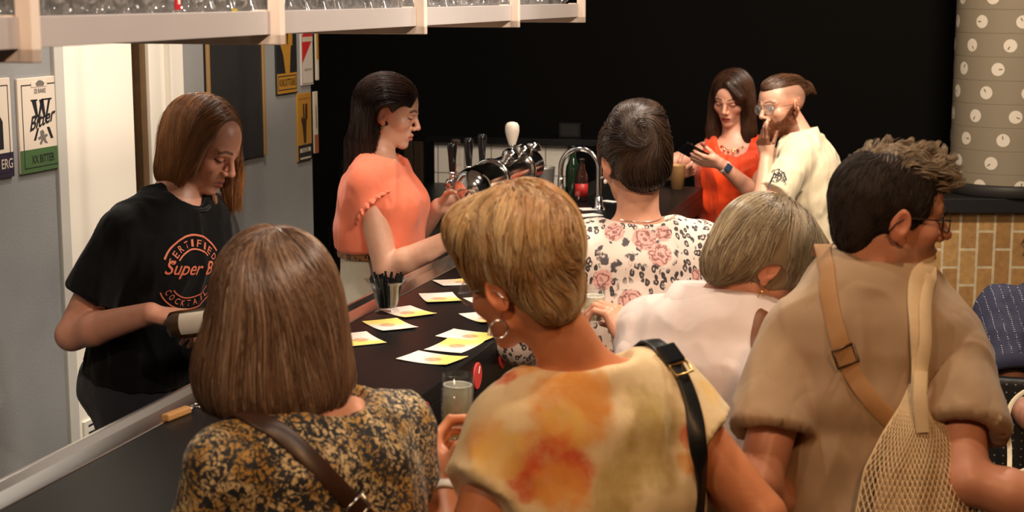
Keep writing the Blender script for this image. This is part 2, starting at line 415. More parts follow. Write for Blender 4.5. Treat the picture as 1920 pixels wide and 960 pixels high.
# ---------------------------------------------------------------- people: head, hands, body, hair
UP = A(0, 0, 1)
def head_frame(c, F, pitch=0.0, roll=0.0):
    """columns: person's right, forward, up. pitch>0 looks down, roll>0 tips the crown to the person's right"""
    F = nrm(A(F[0], F[1], 0)); X = np.cross(F, UP)
    cp, sp = math.cos(pitch), math.sin(pitch)
    Y = F * cp - UP * sp; Z = UP * cp + F * sp
    cr, sr = math.cos(roll), math.sin(roll)
    X2 = X * cr - Z * sr; Z2 = Z * cr + X * sr
    return np.stack([X2, Y, Z2], 1)
class Head:
    def __init__(s, c, F, pitch=0, roll=0, sc=1.0, female=True, nose=1.0, jaw=1.0):
        s.c = np.asarray(c, float); s.R = head_frame(c, F, math.radians(pitch), math.radians(roll)); s.sc = sc; s.female = female; s.nose = nose; s.jaw = jaw
    def L(s, x, y, z): return s.c + s.R @ (A(x, y, z) * s.sc)
    def q(s, v): return ((np.asarray(v) - s.c) @ s.R) / s.sc
    def D(s, x, y, z): return s.R @ A(x, y, z)
    def sculpt(s, V, ears=True):
        L, R, k = s.L, s.R, s.sc; E = lambda c, r, RR=R: ell(L(*c), A(*r) * k, RR); Cn = lambda a, b, ra, rb=None: cone(L(*a), L(*b), ra * k, (ra if rb is None else rb) * k)
        V.add(E((0, -.010, .030), (.0745, .098, .083)), .0)
        V.add(E((0, .040, .030), (.060, .054, .062)), .02)
        V.add(E((0, .030, -.035), (.057, .058, .070)), .02)
        j = s.jaw
        for sx in (-1, 1):
            V.add(Cn((sx * .044 * j, .004, -.062), (sx * .013, .068, -.099), .018, .0125), .02)
            V.add(E((sx * .042, .056, -.027), (.021, .023, .02)), .02)
        V.add(E((0, .074, -.100), (.019 * j, .016, .0145)), .012)
        V.add(E((0, .064, -.066), (.031, .029, .030)), .015)
        for sx in (-1, 1):
            br = .0085 if s.female else .0105
            V.add(Cn((sx * .041, .076, .017), (sx * .012, .090, .014), br, br), .012)
            V.sub(E((sx * .033, .102, -.003), (.0165, .017, .0125)), .010)
            V.add(E((sx * .032, .0755, -.003), (.0140, .0135, .0125)), .003)
        n = s.nose
        V.add(Cn((0, .0885, .010), (0, .1035 + .006 * n, -.029), .0075, .0092), .010)
        V.add(E((0, .1035 + .006 * n, -.034), (.0105, .010, .0085)), .006)
        for sx in (-1, 1):
            V.add(E((sx * .0120, .098, -.038), (.0075, .010, .0075)), .006)
            V.sub(Cn((sx * .0055, .1035, -.0445), (sx * .006, .100, -.039), .0024, .0018), .002)
        for sx in (-1, 1):
            V.add(Cn((sx * .019, .086, -.0655), (0, .0955, -.0620), .004, .0052), .004)
            V.add(Cn((sx * .016, .086, -.0735), (0, .0940, -.0750), .0048, .0062), .004)
        for sx in (-1, 1):
            V.sub(Cn((sx * .022, .091, -.0690), (0, .1030, -.0686), .0012, .0018), .002)
        if ears:
            for sx in (-1, 1):
                a = math.radians(24) * sx; ca, sa = math.cos(a), math.sin(a)
                RR = R @ np.array([[ca, -sa, 0], [sa, ca, 0], [0, 0, 1.]]).T
                b = math.radians(-10); RR = RR @ np.array([[1, 0, 0], [0, math.cos(b), -math.sin(b)], [0, math.sin(b), math.cos(b)]])
                V.add(E((sx * .0775, -.010, -.010), (.0065, .0185, .031), RR), .004)
                V.add(E((sx * .0745, -.002, -.036), (.006, .009, .011), RR), .004)
                V.sub(E((sx * .0848, -.007, -.005), (.0054, .0100, .0175), RR), .002)
                V.add(E((sx * .0775, .003, -.014), (.0045, .004, .007), RR), .002)
    def colors(s, v, skin, lip=(.42, .13, .11), brow=(.08, .045, .03), eyes='down', iris=(.1, .07, .05), gaze=(0, 0), beard=None, beardc=(.1, .05, .03), blush=.06, stubble=None, browk=1.0, lash=(.02, .012, .01), fade=None):
        q = s.q(v); x, y, z = q[:, 0], q[:, 1], q[:, 2]; ax = np.abs(x); col = np.tile(np.array(skin, np.float32), (len(v), 1))
        face = (y > .03) & (z > -.125) & (z < .11) & (ax < .08)
        def mixc(m, c):
            m = np.clip(m, 0, 1)[:, None]; col[:] = col * (1 - m) + np.array(c, np.float32) * m
        sm = lambda a, b, t: np.clip((t - a) / (b - a), 0, 1)
        r = np.sqrt(((ax - .042) / .03) ** 2 + ((z + .03) / .025) ** 2); mixc(face * blush * 5 * (1 - sm(.2, 1.2, r)), (skin[0] * 1.0, skin[1] * .72, skin[2] * .65))
        r = np.sqrt((x / .02) ** 2 + ((z + .033) / .016) ** 2); mixc(face * (y > .09) * blush * 4 * (1 - sm(.3, 1.2, r)), (skin[0] * 1.0, skin[1] * .72, skin[2] * .65))
        ear = (ax > .066) & (np.abs(y + .008) < .03) & (np.abs(z + .012) < .04); mixc(ear * .45, (skin[0] * 1.0, skin[1] * .66, skin[2] * .58))
        if stubble is not None:
            m = (1 - sm(-.055, -.035, z + .25 * np.maximum(0, .05 - y) * 0)) * (y > -.005) * (1 - sm(-.02, -.05, y) * 0); m = m * (z > -.125)
            m = np.maximum(m, (np.abs(z + .052) < .008) * (ax < .027) * (y > .07)); mixc(m * stubble, beardc)
        if beard is not None:
            line = -.058 + .05 * sm(.055, .005, y)          # sideburn up to the ear, lower on the cheek
            m = (1 - sm(line - .006, line + .008, z)) * (y > -.012) * (z > -.135)
            m = np.maximum(m, (1 - sm(.007, .011, np.abs(z + .0525))) * (ax < .030) * (y > .07))
            m = np.maximum(m, (1 - sm(.004, .010, np.abs(ax - .027))) * (z < -.05) * (z > -.09) * (y > .06))
            mixc(m * beard, beardc)
        if fade is not None:
            m = sm(.010, .045, z + .25 * np.maximum(-y, 0)) * sm(.058, .028, y + .3 * np.maximum(0, .05 - z)) * (1 - ear); mixc(m * fade[0], fade[1])
        rx = ax / .0225; u = np.where(z > -.0688, (z + .0688) / .0100, (z + .0688) / .0130)
        mixc(face * (y > .078) * (1 - sm(.75, 1.05, np.sqrt(rx ** 2 + u ** 2))), lip)
        mixc(face * (y > .078) * (np.abs(z + .0688) < .0014) * (ax < .0215), (lip[0] * .25, lip[1] * .2, lip[2] * .2))
        bz = .0215 + .004 * np.clip((ax - .012) / .022, 0, 1) - .006 * np.clip((ax - .036) / .014, 0, 1)
        mixc(face * (y > .055) * (ax > .012) * (ax < .052) * (1 - sm(.0026, .0055, np.abs(z - bz))) * .85 * browk, brow)
        ex = (ax - .032) / .0145; ey = (z + .003)
        if eyes == 'down':
            lz = -.0068 + .004 * ex ** 2
            mixc(face * (y > .062) * (np.abs(ex) < 1.1) * (1 - sm(.0016, .0032, np.abs(z - lz))), lash)
            mixc(face * (y > .062) * (1 - sm(.7, 1.2, np.sqrt(ex ** 2 + ((z - .003) / .009) ** 2))) * .25, (skin[0] * .6, skin[1] * .45, skin[2] * .42))
        else:
            op = 1 - sm(.85, 1.0, np.sqrt(ex ** 2 + (ey / .0062) ** 2))
            mixc(face * (y > .062) * (1 - sm(1.0, 1.35, np.sqrt(ex ** 2 + (ey / .0075) ** 2))) * .7, lash)
            mixc(face * (y > .062) * op, (.75, .72, .68))
            gx = np.where(x > 0, ex * .0145 - gaze[0], ex * .0145 + gaze[0])
            mixc(face * (y > .062) * op * (1 - sm(.0045, .0058, np.sqrt(gx ** 2 + (ey - gaze[1]) ** 2))), iris)
        return col
def hand(V, w, fwd, palm, left, curl=(25, 35, 25), spread=.6, thumb=(.55, .75, .35), tcurl=.5, sc=1.0, finger_curls=None):
    fwd = nrm(fwd); palm = nrm(palm - fwd * np.dot(palm, fwd)); side = np.cross(palm, fwd) if left else np.cross(fwd, palm)
    K = []; w = np.asarray(w, float)
    for i, (fo, so) in enumerate(((.086, .029), (.091, .0095), (.086, -.0095), (.078, -.0275))):
        kn = w + (fwd * fo + side * so - palm * .002) * sc; K.append(kn)
        V.add(cone(w + side * so * .55 * sc + fwd * .006 * sc, kn, .0135 * sc, .0108 * sc), .012)
    V.add(ell(w + (fwd * .04 + side * .022 + palm * .009) * sc, A(.016, .026, .012) * sc, np.stack([side, nrm(fwd + side * .4), palm], 1)), .012)
    V.add(ell(w + (fwd * .045 - side * .02 + palm * .006) * sc, A(.012, .03, .010) * sc, np.stack([side, fwd, palm], 1)), .012)
    ln = ((.043, .026, .021), (.047, .030, .022), (.043, .028, .021), (.034, .021, .019))
    for i in range(4):
        p = K[i]; a = 0; cs = (finger_curls[i] if finger_curls else curl); sd = side * (.09, .02, -.05, -.12)[i] * spread
        for j in range(3):
            a += math.radians(cs[j]); d = nrm(fwd * math.cos(a) + palm * math.sin(a) + sd)
            p2 = p + d * ln[i][j] * sc; r0 = (.0092, .0082, .0074)[j] * sc * (1 if i < 3 else .88); r1 = (.0082, .0074, .0062)[j] * sc * (1 if i < 3 else .88)
            V.add(cone(p, p2, r0, r1), .004 if j else .006); p = p2
    p = w + (fwd * .022 + side * .020 + palm * .008) * sc
    d = nrm(fwd * thumb[0] + side * thumb[1] + palm * thumb[2])
    for j, (l, r0, r1) in enumerate(((.046, .0135, .0105), (.033, .0105, .0092), (.027, .0092, .0070))):
        p2 = p + d * l * sc; V.add(cone(p, p2, r0 * sc, r1 * sc), .008 if j == 0 else .004); p = p2
        d = nrm(d + (palm * .75 - side * .55 + fwd * .35) * tcurl)
def ik(sh, wr, lu, lf, pole):
    d = wr - sh; D = np.linalg.norm(d)
    if D > (lu + lf) * .995:
        wr = sh + d / D * (lu + lf) * .995; d = wr - sh; D = np.linalg.norm(d)
    x = (lu * lu - lf * lf + D * D) / (2 * D); hgt = math.sqrt(max(lu * lu - x * x, 0)); u = d / D
    p = nrm(pole - u * np.dot(pole, u)); return sh + u * x + p * hgt, wr
class Fig:
    """joints of a figure; nb is the base of the neck, F the facing direction"""
    def __init__(s, nb, F, h, female=True, pelvis=None, lean=0.0, stout=1.0, shw=None, bulge=0.0, tilt=0.0, foot_z=0.0, drop=0.0):
        s.nb = np.asarray(nb, float); s.F = nrm(A(F[0], F[1], 0)); s.X = np.cross(s.F, UP); s.h = h; k = s.k = h / 1.7; s.female = female; s.st = stout; s.fz = foot_z
        s.pel = np.asarray(pelvis, float) if pelvis is not None else A(*(s.nb - s.F * lean)[:2], .535 * h + foot_z)
        s.bulge = bulge
        ax = nrm(s.nb - s.pel); s.ax = ax
        shw = (.158 if female else .178) * k if shw is None else shw
        dn = -(.064 + drop) * k
        s.sh = {1: s.nb + s.X * shw + ax * dn + UP * tilt, -1: s.nb - s.X * shw + ax * dn - UP * tilt}   # 1 = person's right
        s.elb = {}; s.wr = {}; s.hand = {}
        s.lu, s.lf = .168 * h, .148 * h; s.sharp = False
        hipw = .085 * k
        s.hip = {e: s.pel + s.X * hipw * e - UP * .045 * k for e in (1, -1)}
        s.kn = {e: s.hip[e] * 1 for e in (1, -1)}; s.an = {e: s.hip[e] * 1 for e in (1, -1)}
        for e in (1, -1):
            s.kn[e] = A(*(s.hip[e] + s.F * .02 + s.X * .01 * e)[:2], .275 * h + foot_z); s.an[e] = A(*(s.hip[e] - s.F * .02 + s.X * .015 * e)[:2], .05 * h + foot_z)
    def spine(s, t): return s.pel + (s.nb - s.pel) * t - nrm(np.cross(s.X, s.ax)) * -1 * 0 + (-s.F) * s.bulge * 4 * t * (1 - t)
    def secs(s, g=0.0, tb=0.0, hipx=0.0, waistx=0.0):
        """torso sections inflated by g"""
        k = s.k; st = s.st
        tab = ((-.06, .150, .110), (.06, .172, .122), (.30, .142, .104), (.52, .146, .108), (.72, .160, .112), (.88, .142, .083), (.945, .078, .064)) if s.female else \
              ((-.06, .150, .112), (.06, .165, .120), (.30, .152, .112), (.52, .162, .118), (.72, .178, .122), (.88, .160, .092), (.945, .084, .070))
        out = []
        for t, w, d in tab:
            if t < tb: continue
            c = s.spine(t); e = .02; axx = nrm(s.spine(t + e) - s.spine(t - e)); fw = nrm(np.cross(axx, s.X)) ; fw = fw if np.dot(fw, s.F) > 0 else -fw
            x = (hipx if t < .2 else waistx if t < .6 else 0)
            if t == .88: w = w * getattr(s, 'upw', 1.0)
            m = st if t < .8 else (1 + (st - 1) * .5)
            out.append((c + fw * (.012 if t > .6 else 0) * k, s.X, fw, w * k * m + g + x, d * k * m + g + x * .7))
        return out
    def arm(s, e, wrist=None, elbow=None, pole=None):
        sh = s.sh[e]
        if elbow is not None: el = sh + nrm(elbow - sh) * s.lu; wr = el + nrm(wrist - el) * s.lf
        else: el, wr = ik(sh, np.asarray(wrist, float), s.lu, s.lf, pole if pole is not None else -UP - s.F * .3 + s.X * .3 * e)
        s.elb[e] = el; s.wr[e] = wr; return s
    def body(s, V, head, legs=True, thick=1.0, neck=.053, armk=1.0):
        k = s.k
        V.add(loft(s.secs(-.006)), 0)
        for e in (1, -1):
            V.add(cone(s.nb - UP * .02, s.sh[e], .048 * k, .047 * k), .03)
            V.add(ell(s.sh[e], .052 * k * armk), .02)
            if e in s.elb:
                el, wr = s.elb[e], s.wr[e]; a = thick * armk * k
                V.add(cone(s.sh[e], el, .047 * a, .037 * a), .02)
                mid = el + (wr - el) * .28
                V.add(cone(el, mid, .036 * a, .039 * a), .012); V.add(cone(mid, wr, .039 * a, .0255 * a), .012)
            if s.female:
                b = s.spine(.70) + s.F * .085 * k + s.X * .065 * k * e; V.add(ell(b, A(.058, .05, .058) * k), .03)
            if legs:
                V.add(cone(s.hip[e], s.kn[e], .078 * k * s.st, .052 * k), .03); V.add(cone(s.kn[e], s.an[e], .052 * k, .036 * k), .02)
                V.add(ell(s.pel - s.F * .06 * k + s.X * .07 * k * e - UP * .02, A(.085, .08, .09) * k), .04)
                f = s.an[e]; V.add(cone(f - UP * .045 * k, A(f[0], f[1], s.fz + .03) + s.F * .12, .034 * k, .028 * k), .02)
        V.add(cone(s.nb - UP * .01, head.L(0, -.022, -.045), neck * 1.08 * k, neck * k), .03)
        head.sculpt(V)
    def shirt(s, V, g=.014, sleeve=(.55, .55), sr=(.064, .066), hem=.0, hipx=.0, waistx=0.0, arm_k=.02, shoulder_r=.052, sleeve_end=None):
        """garment over the torso and part of the upper arms; sleeve = covered share of the upper arm (right, left)"""
        k = s.k
        V.add(loft(s.secs(g, tb=hem, hipx=hipx, waistx=waistx)), 0)
        for e, f in ((1, sleeve[0]), (-1, sleeve[1])):
            V.add(cone(s.nb - UP * .02, s.sh[e], .052 * k + g * .6, shoulder_r * k + g * .3), .035)
            if s.female: V.add(ell(s.spine(.70) + s.F * .085 * k + s.X * .065 * k * e, A(.058, .05, .058) * k + g), .04)
            if e in s.elb and f > 0:
                if f <= 1: end = s.sh[e] + (s.elb[e] - s.sh[e]) * f
                else: end = s.elb[e]
                d = nrm(end - s.sh[e])
                pr = cone(s.sh[e], end + d * .05, sr[0] * k, sr[1] * k) if f <= 1 else cone(s.sh[e], s.elb[e], sr[0] * k, sr[1] * k * .9)
                tl = getattr(s, 'sleeve_tilt', 0); dc = nrm(d + (tl[e] if isinstance(tl, dict) else tl))
                if f <= 1: pr = cut(pr, end, dc)
                V.add(pr, arm_k)
                if f > 1:
                    e2 = s.elb[e] + (s.wr[e] - s.elb[e]) * (f - 1); d2 = nrm(e2 - s.elb[e]); V.add(cut(cone(s.elb[e], e2 + d2 * .05, sr[1] * k * .9, sr[1] * k * .75), e2, d2), arm_k)
                else:
                    V.sub(cut(cone(end - d * .02, end + d * .03, sr[1] * k - .022), end - d * .02, -d), .003) if sr[1] > .07 and not isinstance(getattr(s, 'sleeve_tilt', None), np.ndarray) and s.sharp else None
    def trousers(s, V, g=.012, top=.16, flare=0.0):
        k = s.k
        V.add(loft([q for q in s.secs(g)[:(3 if top < .3 else 4)]]), 0)
        for e in (1, -1):
            V.add(cone(s.hip[e], s.kn[e], .078 * k * s.st + g, .056 * k + g), .03); V.add(cone(s.kn[e], s.an[e], .056 * k + g, .045 * k + g + flare), .02)
            V.add(ell(s.pel - s.F * .06 * k + s.X * .07 * k * e - UP * .02, A(.085, .08, .09) * k + g), .04)
        V.cutplane(s.spine(top), s.ax); V.cutplane(A(0, 0, s.fz + .035), -UP)
    def shoes(s, V):
        for e in (1, -1):
            f = s.an[e]; b = A(f[0], f[1], s.fz + .036); V.add(cone(b - s.F * .045, b + s.F * .13, .040, .036), .0); V.add(cone(b + UP * .01, f - UP * .005, .044, .047), .02)
        V.cutplane(A(0, 0, s.fz + .001), -UP)
SKIN_M = {}
def skin_mat(name, rough=.42, sss=.12):
    k = NT(name); at = k.n('ShaderNodeVertexColor', layer_name='Col')
    o = k.obj(); n = k.noise(o, 55, 4); n2 = k.noise(o, 9, 2)
    f = k.math('ADD', k.math('MULTIPLY_ADD', n, .22, .84), k.math('MULTIPLY_ADD', n2, .16, -.03))
    nd = k.n('ShaderNodeVectorMath', operation='SCALE'); k.link(at.outputs[0], nd.inputs[0]); k.link(f, nd.inputs[3])
    k.link(nd.outputs[0], k.b.inputs['Base Color']); k.b.inputs['Roughness'].default_value = rough
    k.b.inputs['Subsurface Weight'].default_value = sss; k.b.inputs['Subsurface Radius'].default_value = (1, .35, .2); k.b.inputs['Subsurface Scale'].default_value = .008
    k.bump(k.noise(o, 420, 2), .12, .0006); return k.m
def hair_mat(name, rough=.38, spec=.5):
    k = NT(name); at = k.n('ShaderNodeVertexColor', layer_name='Col'); k.link(at.outputs[0], k.b.inputs['Base Color'])
    k.b.inputs['Roughness'].default_value = rough; k.b.inputs['Specular IOR Level'].default_value = spec
    return k.m
def finish_body(name, V, rt, head, skin, skinmat, it=1, **ck):
    v, q = V.mesh(); v = relax(v, q, it)
    o = mk(name, v, q, skinmat, rt, cols=head.colors(v, skin, **ck)); return o, v, q
def strands(V, roots, dirfn, length, n=13, off=(.0, .004), jitter=.10, clump=None, clump_amt=.55, wave=0.0, wfreq=30., free=.35, seed=1, zfree=None):
    """walk N strands over the hair mass V following dirfn(p, t) -> direction (world)"""
    g = np.random.default_rng(seed); N = len(roots); p = roots.copy(); L = np.asarray(length) if hasattr(length, '__len__') else np.full(N, length)
    offv = g.uniform(off[0], off[1], N); pts = [p.copy()]; ph = g.uniform(0, 6.28, N); jit = g.normal(0, jitter, (N, 3)); hold = np.ones(N, bool)
    for i in range(1, n):
        t = i / (n - 1); d = dirfn(p, t) + jit
        d = d / np.maximum(np.linalg.norm(d, axis=1, keepdims=True), 1e-6)
        gr = V.grad(p); dot = (d * gr).sum(1)
        inward = dot < free
        if zfree is not None: inward = inward | (p[:, 2] > zfree)
        d = d - gr * np.where(inward, dot, 0)[:, None]
        d = d / np.maximum(np.linalg.norm(d, axis=1, keepdims=True), 1e-6)
        p = p + d * (L / (n - 1))[:, None]
        f = V.sample(p); c = np.clip(f - offv, -.02, .004); c = np.where(inward & (f < .1), c, np.minimum(c, 0))
        p = p - V.grad(p) * c[:, None]
        pts.append(p.copy())
    pts = np.stack(pts, 1)
    pts[:, 1:-1] = .25 * pts[:, :-2] + .5 * pts[:, 1:-1] + .25 * pts[:, 2:]
    if clump:
        ci = g.choice(N, clump, replace=False); near = np.empty(N, int)
        for a in range(0, N, 1000):
            near[a:a + 1000] = ci[np.argmin(((roots[a:a + 1000, None] - roots[None, ci]) ** 2).sum(2), 1)]
        w = (np.linspace(0, 1, n) ** 1.2 * clump_amt)[None, :, None]; pts = pts + (pts[near] - pts) * w
        cid = near
    else: cid = np.arange(N)
    if wave:
        tt = np.linspace(0, 1, n)[None, :]; T = nrm(np.gradient(pts, axis=1).mean((0, 1)))
        s1 = np.cross(np.gradient(pts, axis=1), A(.3, .2, .9)); s1 /= np.maximum(np.linalg.norm(s1, axis=2, keepdims=True), 1e-9)
        pts = pts + s1 * (np.sin(tt * wfreq * L[:, None] + ph[cid][:, None]) * wave * tt)[..., None]
    return pts, cid
def strand_mesh(pts, rad, cid, pal, tipc=None, tipw=.5, seed=3, rootc=None, taper=.35):
    """3-sided tubes -> verts, quads, colours. pal = list of colours picked per clump / strand"""
    g = np.random.default_rng(seed); N, n, _ = pts.shape
    T = np.gradient(pts, axis=1); T /= np.maximum(np.linalg.norm(T, axis=2, keepdims=True), 1e-9)
    ref = A(.37, .61, .7); X = np.cross(T, ref); X /= np.maximum(np.linalg.norm(X, axis=2, keepdims=True), 1e-9); Y = np.cross(T, X)
    tt = np.linspace(0, 1, n); r = rad * (1 - (1 - taper) * tt ** 2)[None, :] * g.uniform(.7, 1.25, N)[:, None]; r[:, -1] *= .3
    v = np.stack([pts + (X * math.cos(a) + Y * math.sin(a)) * r[..., None] for a in (0, 2.094, 4.189)], 2)
    ia = (np.arange(N)[:, None, None] * n + np.arange(n - 1)[None, :, None]) * 3; k = np.arange(3)[None, None, :]
    q = np.stack([ia + k, ia + (k + 1) % 3, ia + 3 + (k + 1) % 3, ia + 3 + k], -1).reshape(-1, 4)
    pal = np.array(pal); cg = np.random.default_rng(seed + 9); ck = cg.integers(0, len(pal), int(cid.max()) + 1); base = pal[ck[cid]] * .6 + pal[g.integers(0, len(pal), N)] * .4
    base = base * g.uniform(.75, 1.25, (N, 1)); col = np.repeat(base[:, None], n, 1)
    if tipc is not None:
        w = (tt ** 1.5 * tipw)[None, :, None]; col = col * (1 - w) + np.array(tipc) * w
    if rootc is not None:
        w = ((1 - tt) ** 2)[None, :, None]; col = col * (1 - w) + np.array(rootc) * w
    col = np.repeat(col[:, :, None], 3, 2).reshape(-1, 3)
    return v.reshape(-1, 3), q, col
def roots_on(v, q, N, keep=None, seed=2):
    g = np.random.default_rng(seed); c = v[q].mean(1); a = np.linalg.norm(np.cross(v[q[:, 2]] - v[q[:, 0]], v[q[:, 3]] - v[q[:, 1]]), axis=1)
    if keep is not None: a = a * keep(c)
    i = g.choice(len(q), N, p=a / a.sum()); w = g.dirichlet((1, 1, 1, 1), N); return (v[q[i]] * w[..., None]).sum(1)
def make_hair(rt, V, dirfn, N, length, pal, m, rad=.0011, keep=None, base=None, name='hair', tipc=None, tipw=.5, rootc=None, clump=None, clump_amt=.55, wave=0., wfreq=30., jitter=.1, n=13, off=(0, .004), free=.35, seed=1, relaxn=2, len_fn=None, taper=.35, zmin=None, post=None, zfree=None, fly=.05):
    """hair mass plus strands combed over it, all ONE mesh"""
    v, q = V.mesh(); v = relax(v, q, relaxn)
    rts = roots_on(v, q, N, keep, seed); g = np.random.default_rng(seed)
    L = length * g.uniform(.75, 1.1, N)
    if len_fn is not None: L = L * len_fn(rts)
    pts, cid = strands(V, rts, dirfn, L, n, off, jitter, clump or N // 14, clump_amt, wave, wfreq, free, seed, zfree)
    if zmin is not None:
        zm = zmin(pts) if callable(zmin) else np.full(pts.shape[:2], zmin); zm = zm + g.normal(0, .006, (len(pts), 1)) + .5 * g.normal(0, .01, N)[cid][:, None]
        low = pts[:, :, 2] < zm; first_ = np.where(low.any(1), low.argmax(1), n - 1); ok = first_ > 1; pts, cid, first_ = pts[ok], cid[ok], first_[ok]
        tt = np.linspace(0, 1, n)[None, :] * first_[:, None]; i0 = np.clip(tt.astype(int), 0, n - 2); fr = (tt - i0)[..., None]; ar = np.arange(len(pts))[:, None]
        pts = pts[ar, i0] * (1 - fr) + pts[ar, i0 + 1] * fr
    if post is not None: pts, cid = post(pts, cid)
    if fly:
        nf = int(N * fly); r2 = roots_on(v, q, nf, keep, seed + 50); L2 = length * g.uniform(.4, 1.0, nf)
        p2, _ = strands(V, r2, dirfn, L2, n, (.001, .008), jitter * 1.5 + .08, None, 0, wave, wfreq, 2.0, seed + 50, zfree)
        for _ in range(3): p2[:, 1:-1] = .25 * p2[:, :-2] + .5 * p2[:, 1:-1] + .25 * p2[:, 2:]
        if post is not None: p2, _ = post(p2, np.arange(nf))
        if zmin is not None:
            ok = ~((p2[:, :, 2] < (zmin(p2) if callable(zmin) else zmin) - .012).any(1)); p2 = p2[ok]
        fv, fq, fc = strand_mesh(p2, rad * .55, np.arange(len(p2)), pal, tipc, tipw, seed + 51, rootc, taper)
    sv, sq, sc = strand_mesh(pts, rad, cid, pal, tipc, tipw, seed, rootc, taper)
    b = np.array(base if base is not None else np.array(pal).mean(0) * .6)
    col = np.concatenate([np.tile(b, (len(v), 1)), sc]); allv = np.concatenate([v, sv]); allq = np.concatenate([q, sq + len(v)])
    if fly: allq = np.concatenate([allq, fq + len(allv)]); allv = np.concatenate([allv, fv]); col = np.concatenate([col, fc])
    return mk(name, allv, allq, m, rt, cols=col)
def ear_post(hd, sides=(1, -1), grow=1.0, more=None, zc=-.012):
    def post(pts, cid):
        q = hd.q(pts.reshape(-1, 3)).reshape(pts.shape); bad = np.zeros(len(pts), bool)
        for sd in sides: bad |= ((q[:, :, 0] * sd > .055) & (((q[:, :, 1] + .006) / (.024 * grow)) ** 2 + ((q[:, :, 2] - zc) / (.036 * grow)) ** 2 < 1)).any(1)
        if more is not None: bad |= more(q[:, :, 0], q[:, :, 1], q[:, :, 2]).any(1)
        return pts[~bad], cid[~bad]
    return post
def project(bv, u, v, off=0.0):
    """surface point seen in direction (u, v) and its normal"""
    o = Vector((0, 0, CAMH)); d = Vector(ray(u, v)).normalized(); h = bv.ray_cast(o, d)
    if h[0] is None: return None
    n = np.array(h[1]); n = -n if np.dot(n, np.array(d)) > 0 else n
    return np.array(h[0]) + n * off, n
def band(name, pts, nor, width, thick, m, parent=None, loc=None, sub=4):
    """a strap: flat ribbon with thickness through pts lying on normals nor"""
    pts = np.array(pts); nor = np.array(nor); n = len(pts)
    tt = np.linspace(0, n - 1, (n - 1) * sub + 1); i = np.clip(tt.astype(int), 0, n - 2); f = (tt - i)[:, None]
    def cr(a):
        p0 = a[np.maximum(i - 1, 0)]; p1 = a[i]; p2 = a[i + 1]; p3 = a[np.minimum(i + 2, n - 1)]
        return .5 * ((2 * p1) + (-p0 + p2) * f + (2 * p0 - 5 * p1 + 4 * p2 - p3) * f ** 2 + (-p0 + 3 * p1 - 3 * p2 + p3) * f ** 3)
    p = cr(pts); nn = cr(nor); T = np.gradient(p, axis=0); T /= np.linalg.norm(T, axis=1, keepdims=True)
    S = np.cross(T, nn); S /= np.maximum(np.linalg.norm(S, axis=1, keepdims=True), 1e-9); nn = np.cross(S, T)
    w = width if np.isscalar(width) else np.interp(tt, np.arange(n), width)[:, None]
    prof = [(-.5, 0), (-.5, .7), (-.42, 1), (.42, 1), (.5, .7), (.5, 0)]
    v = np.stack([p + S * w * a + nn * thick * b for a, b in prof], 1); m_ = len(p); k = len(prof); fcs = []
    for a in range(m_ - 1):
        for b in range(k): b2 = (b + 1) % k; fcs.append((a * k + b, a * k + b2, (a + 1) * k + b2, (a + 1) * k + b))
    fcs += [tuple(range(k)), tuple(reversed([(m_ - 1) * k + b for b in range(k)]))]
    o = mk(name, v.reshape(-1, 3), fcs, m, parent, loc=loc); return autosmooth(o, 50)
# ---------------------------------------------------------------- materials of the room
def onplane_n(u, v, n):
    r = ray(u, v); o = A(0, 0, CAMH); t = (n - o @ BN) / (r @ BN); return o + r * t
def dz(p): return float(p @ BD), float(p[2])
M_wall = mat('wall_paint', srgb(136, 136, 136), .7, noise=.10, nscale=6, bump=.35, bscale=160, bdist=.003)
M_black = mat('black_paint', (.0022, .0021, .0022), .75, spec=.2)
M_floor = mat('floor_dark', (.02, .017, .015), .5, noise=.3, nscale=4)
M_white = mat('white_lacquer', srgb(244, 236, 222), .45, noise=.03, nscale=3)
M_trim = mat('trim_white', srgb(226, 220, 208), .5)
M_brownwood = mat('brown_wood', (.10, .055, .022), .5, noise=.3, nscale=18)
M_pale = mat('pale_board', srgb(226, 206, 190), .5, noise=.06, nscale=12)
M_plate = mat('grey_plate', srgb(178, 168, 164), .42, noise=.05, nscale=10)
M_steel = mat('brushed_steel', (.66, .64, .60), .38, .75)
M_chrome = mat('chrome', (.82, .81, .80), .13, 1.0)
M_top = mat('black_laminate', (.006, .006, .0065), .36, spec=.18, noise=.2, nscale=40)
M_blackgloss = mat('black_gloss', (.008, .008, .009), .2)
M_blackmat = mat('black_matte', (.012, .012, .013), .6)
M_glass = mat('clear_glass', (.90, .92, .92), .03, trans=.96, ior=1.45, spec=.8)
M_clearplastic = thin_glass('clear_plastic', (.96, .97, .97), .05, .08); M_thin = thin_glass('drinking_glass', (.97, .98, .97), .05)
M_redsign = mat('coral_red', srgb(205, 62, 55), .5)
M_signwhite = mat('sign_white', (.8, .76, .72), .5)
M_ink = mat('ink_black', (.015, .015, .017), .5)
M_screw = mat('screw', (.75, .73, .7), .3, 1.0)

def structure(o, **kw): o['kind'] = 'structure'; return o
NW = -2.75
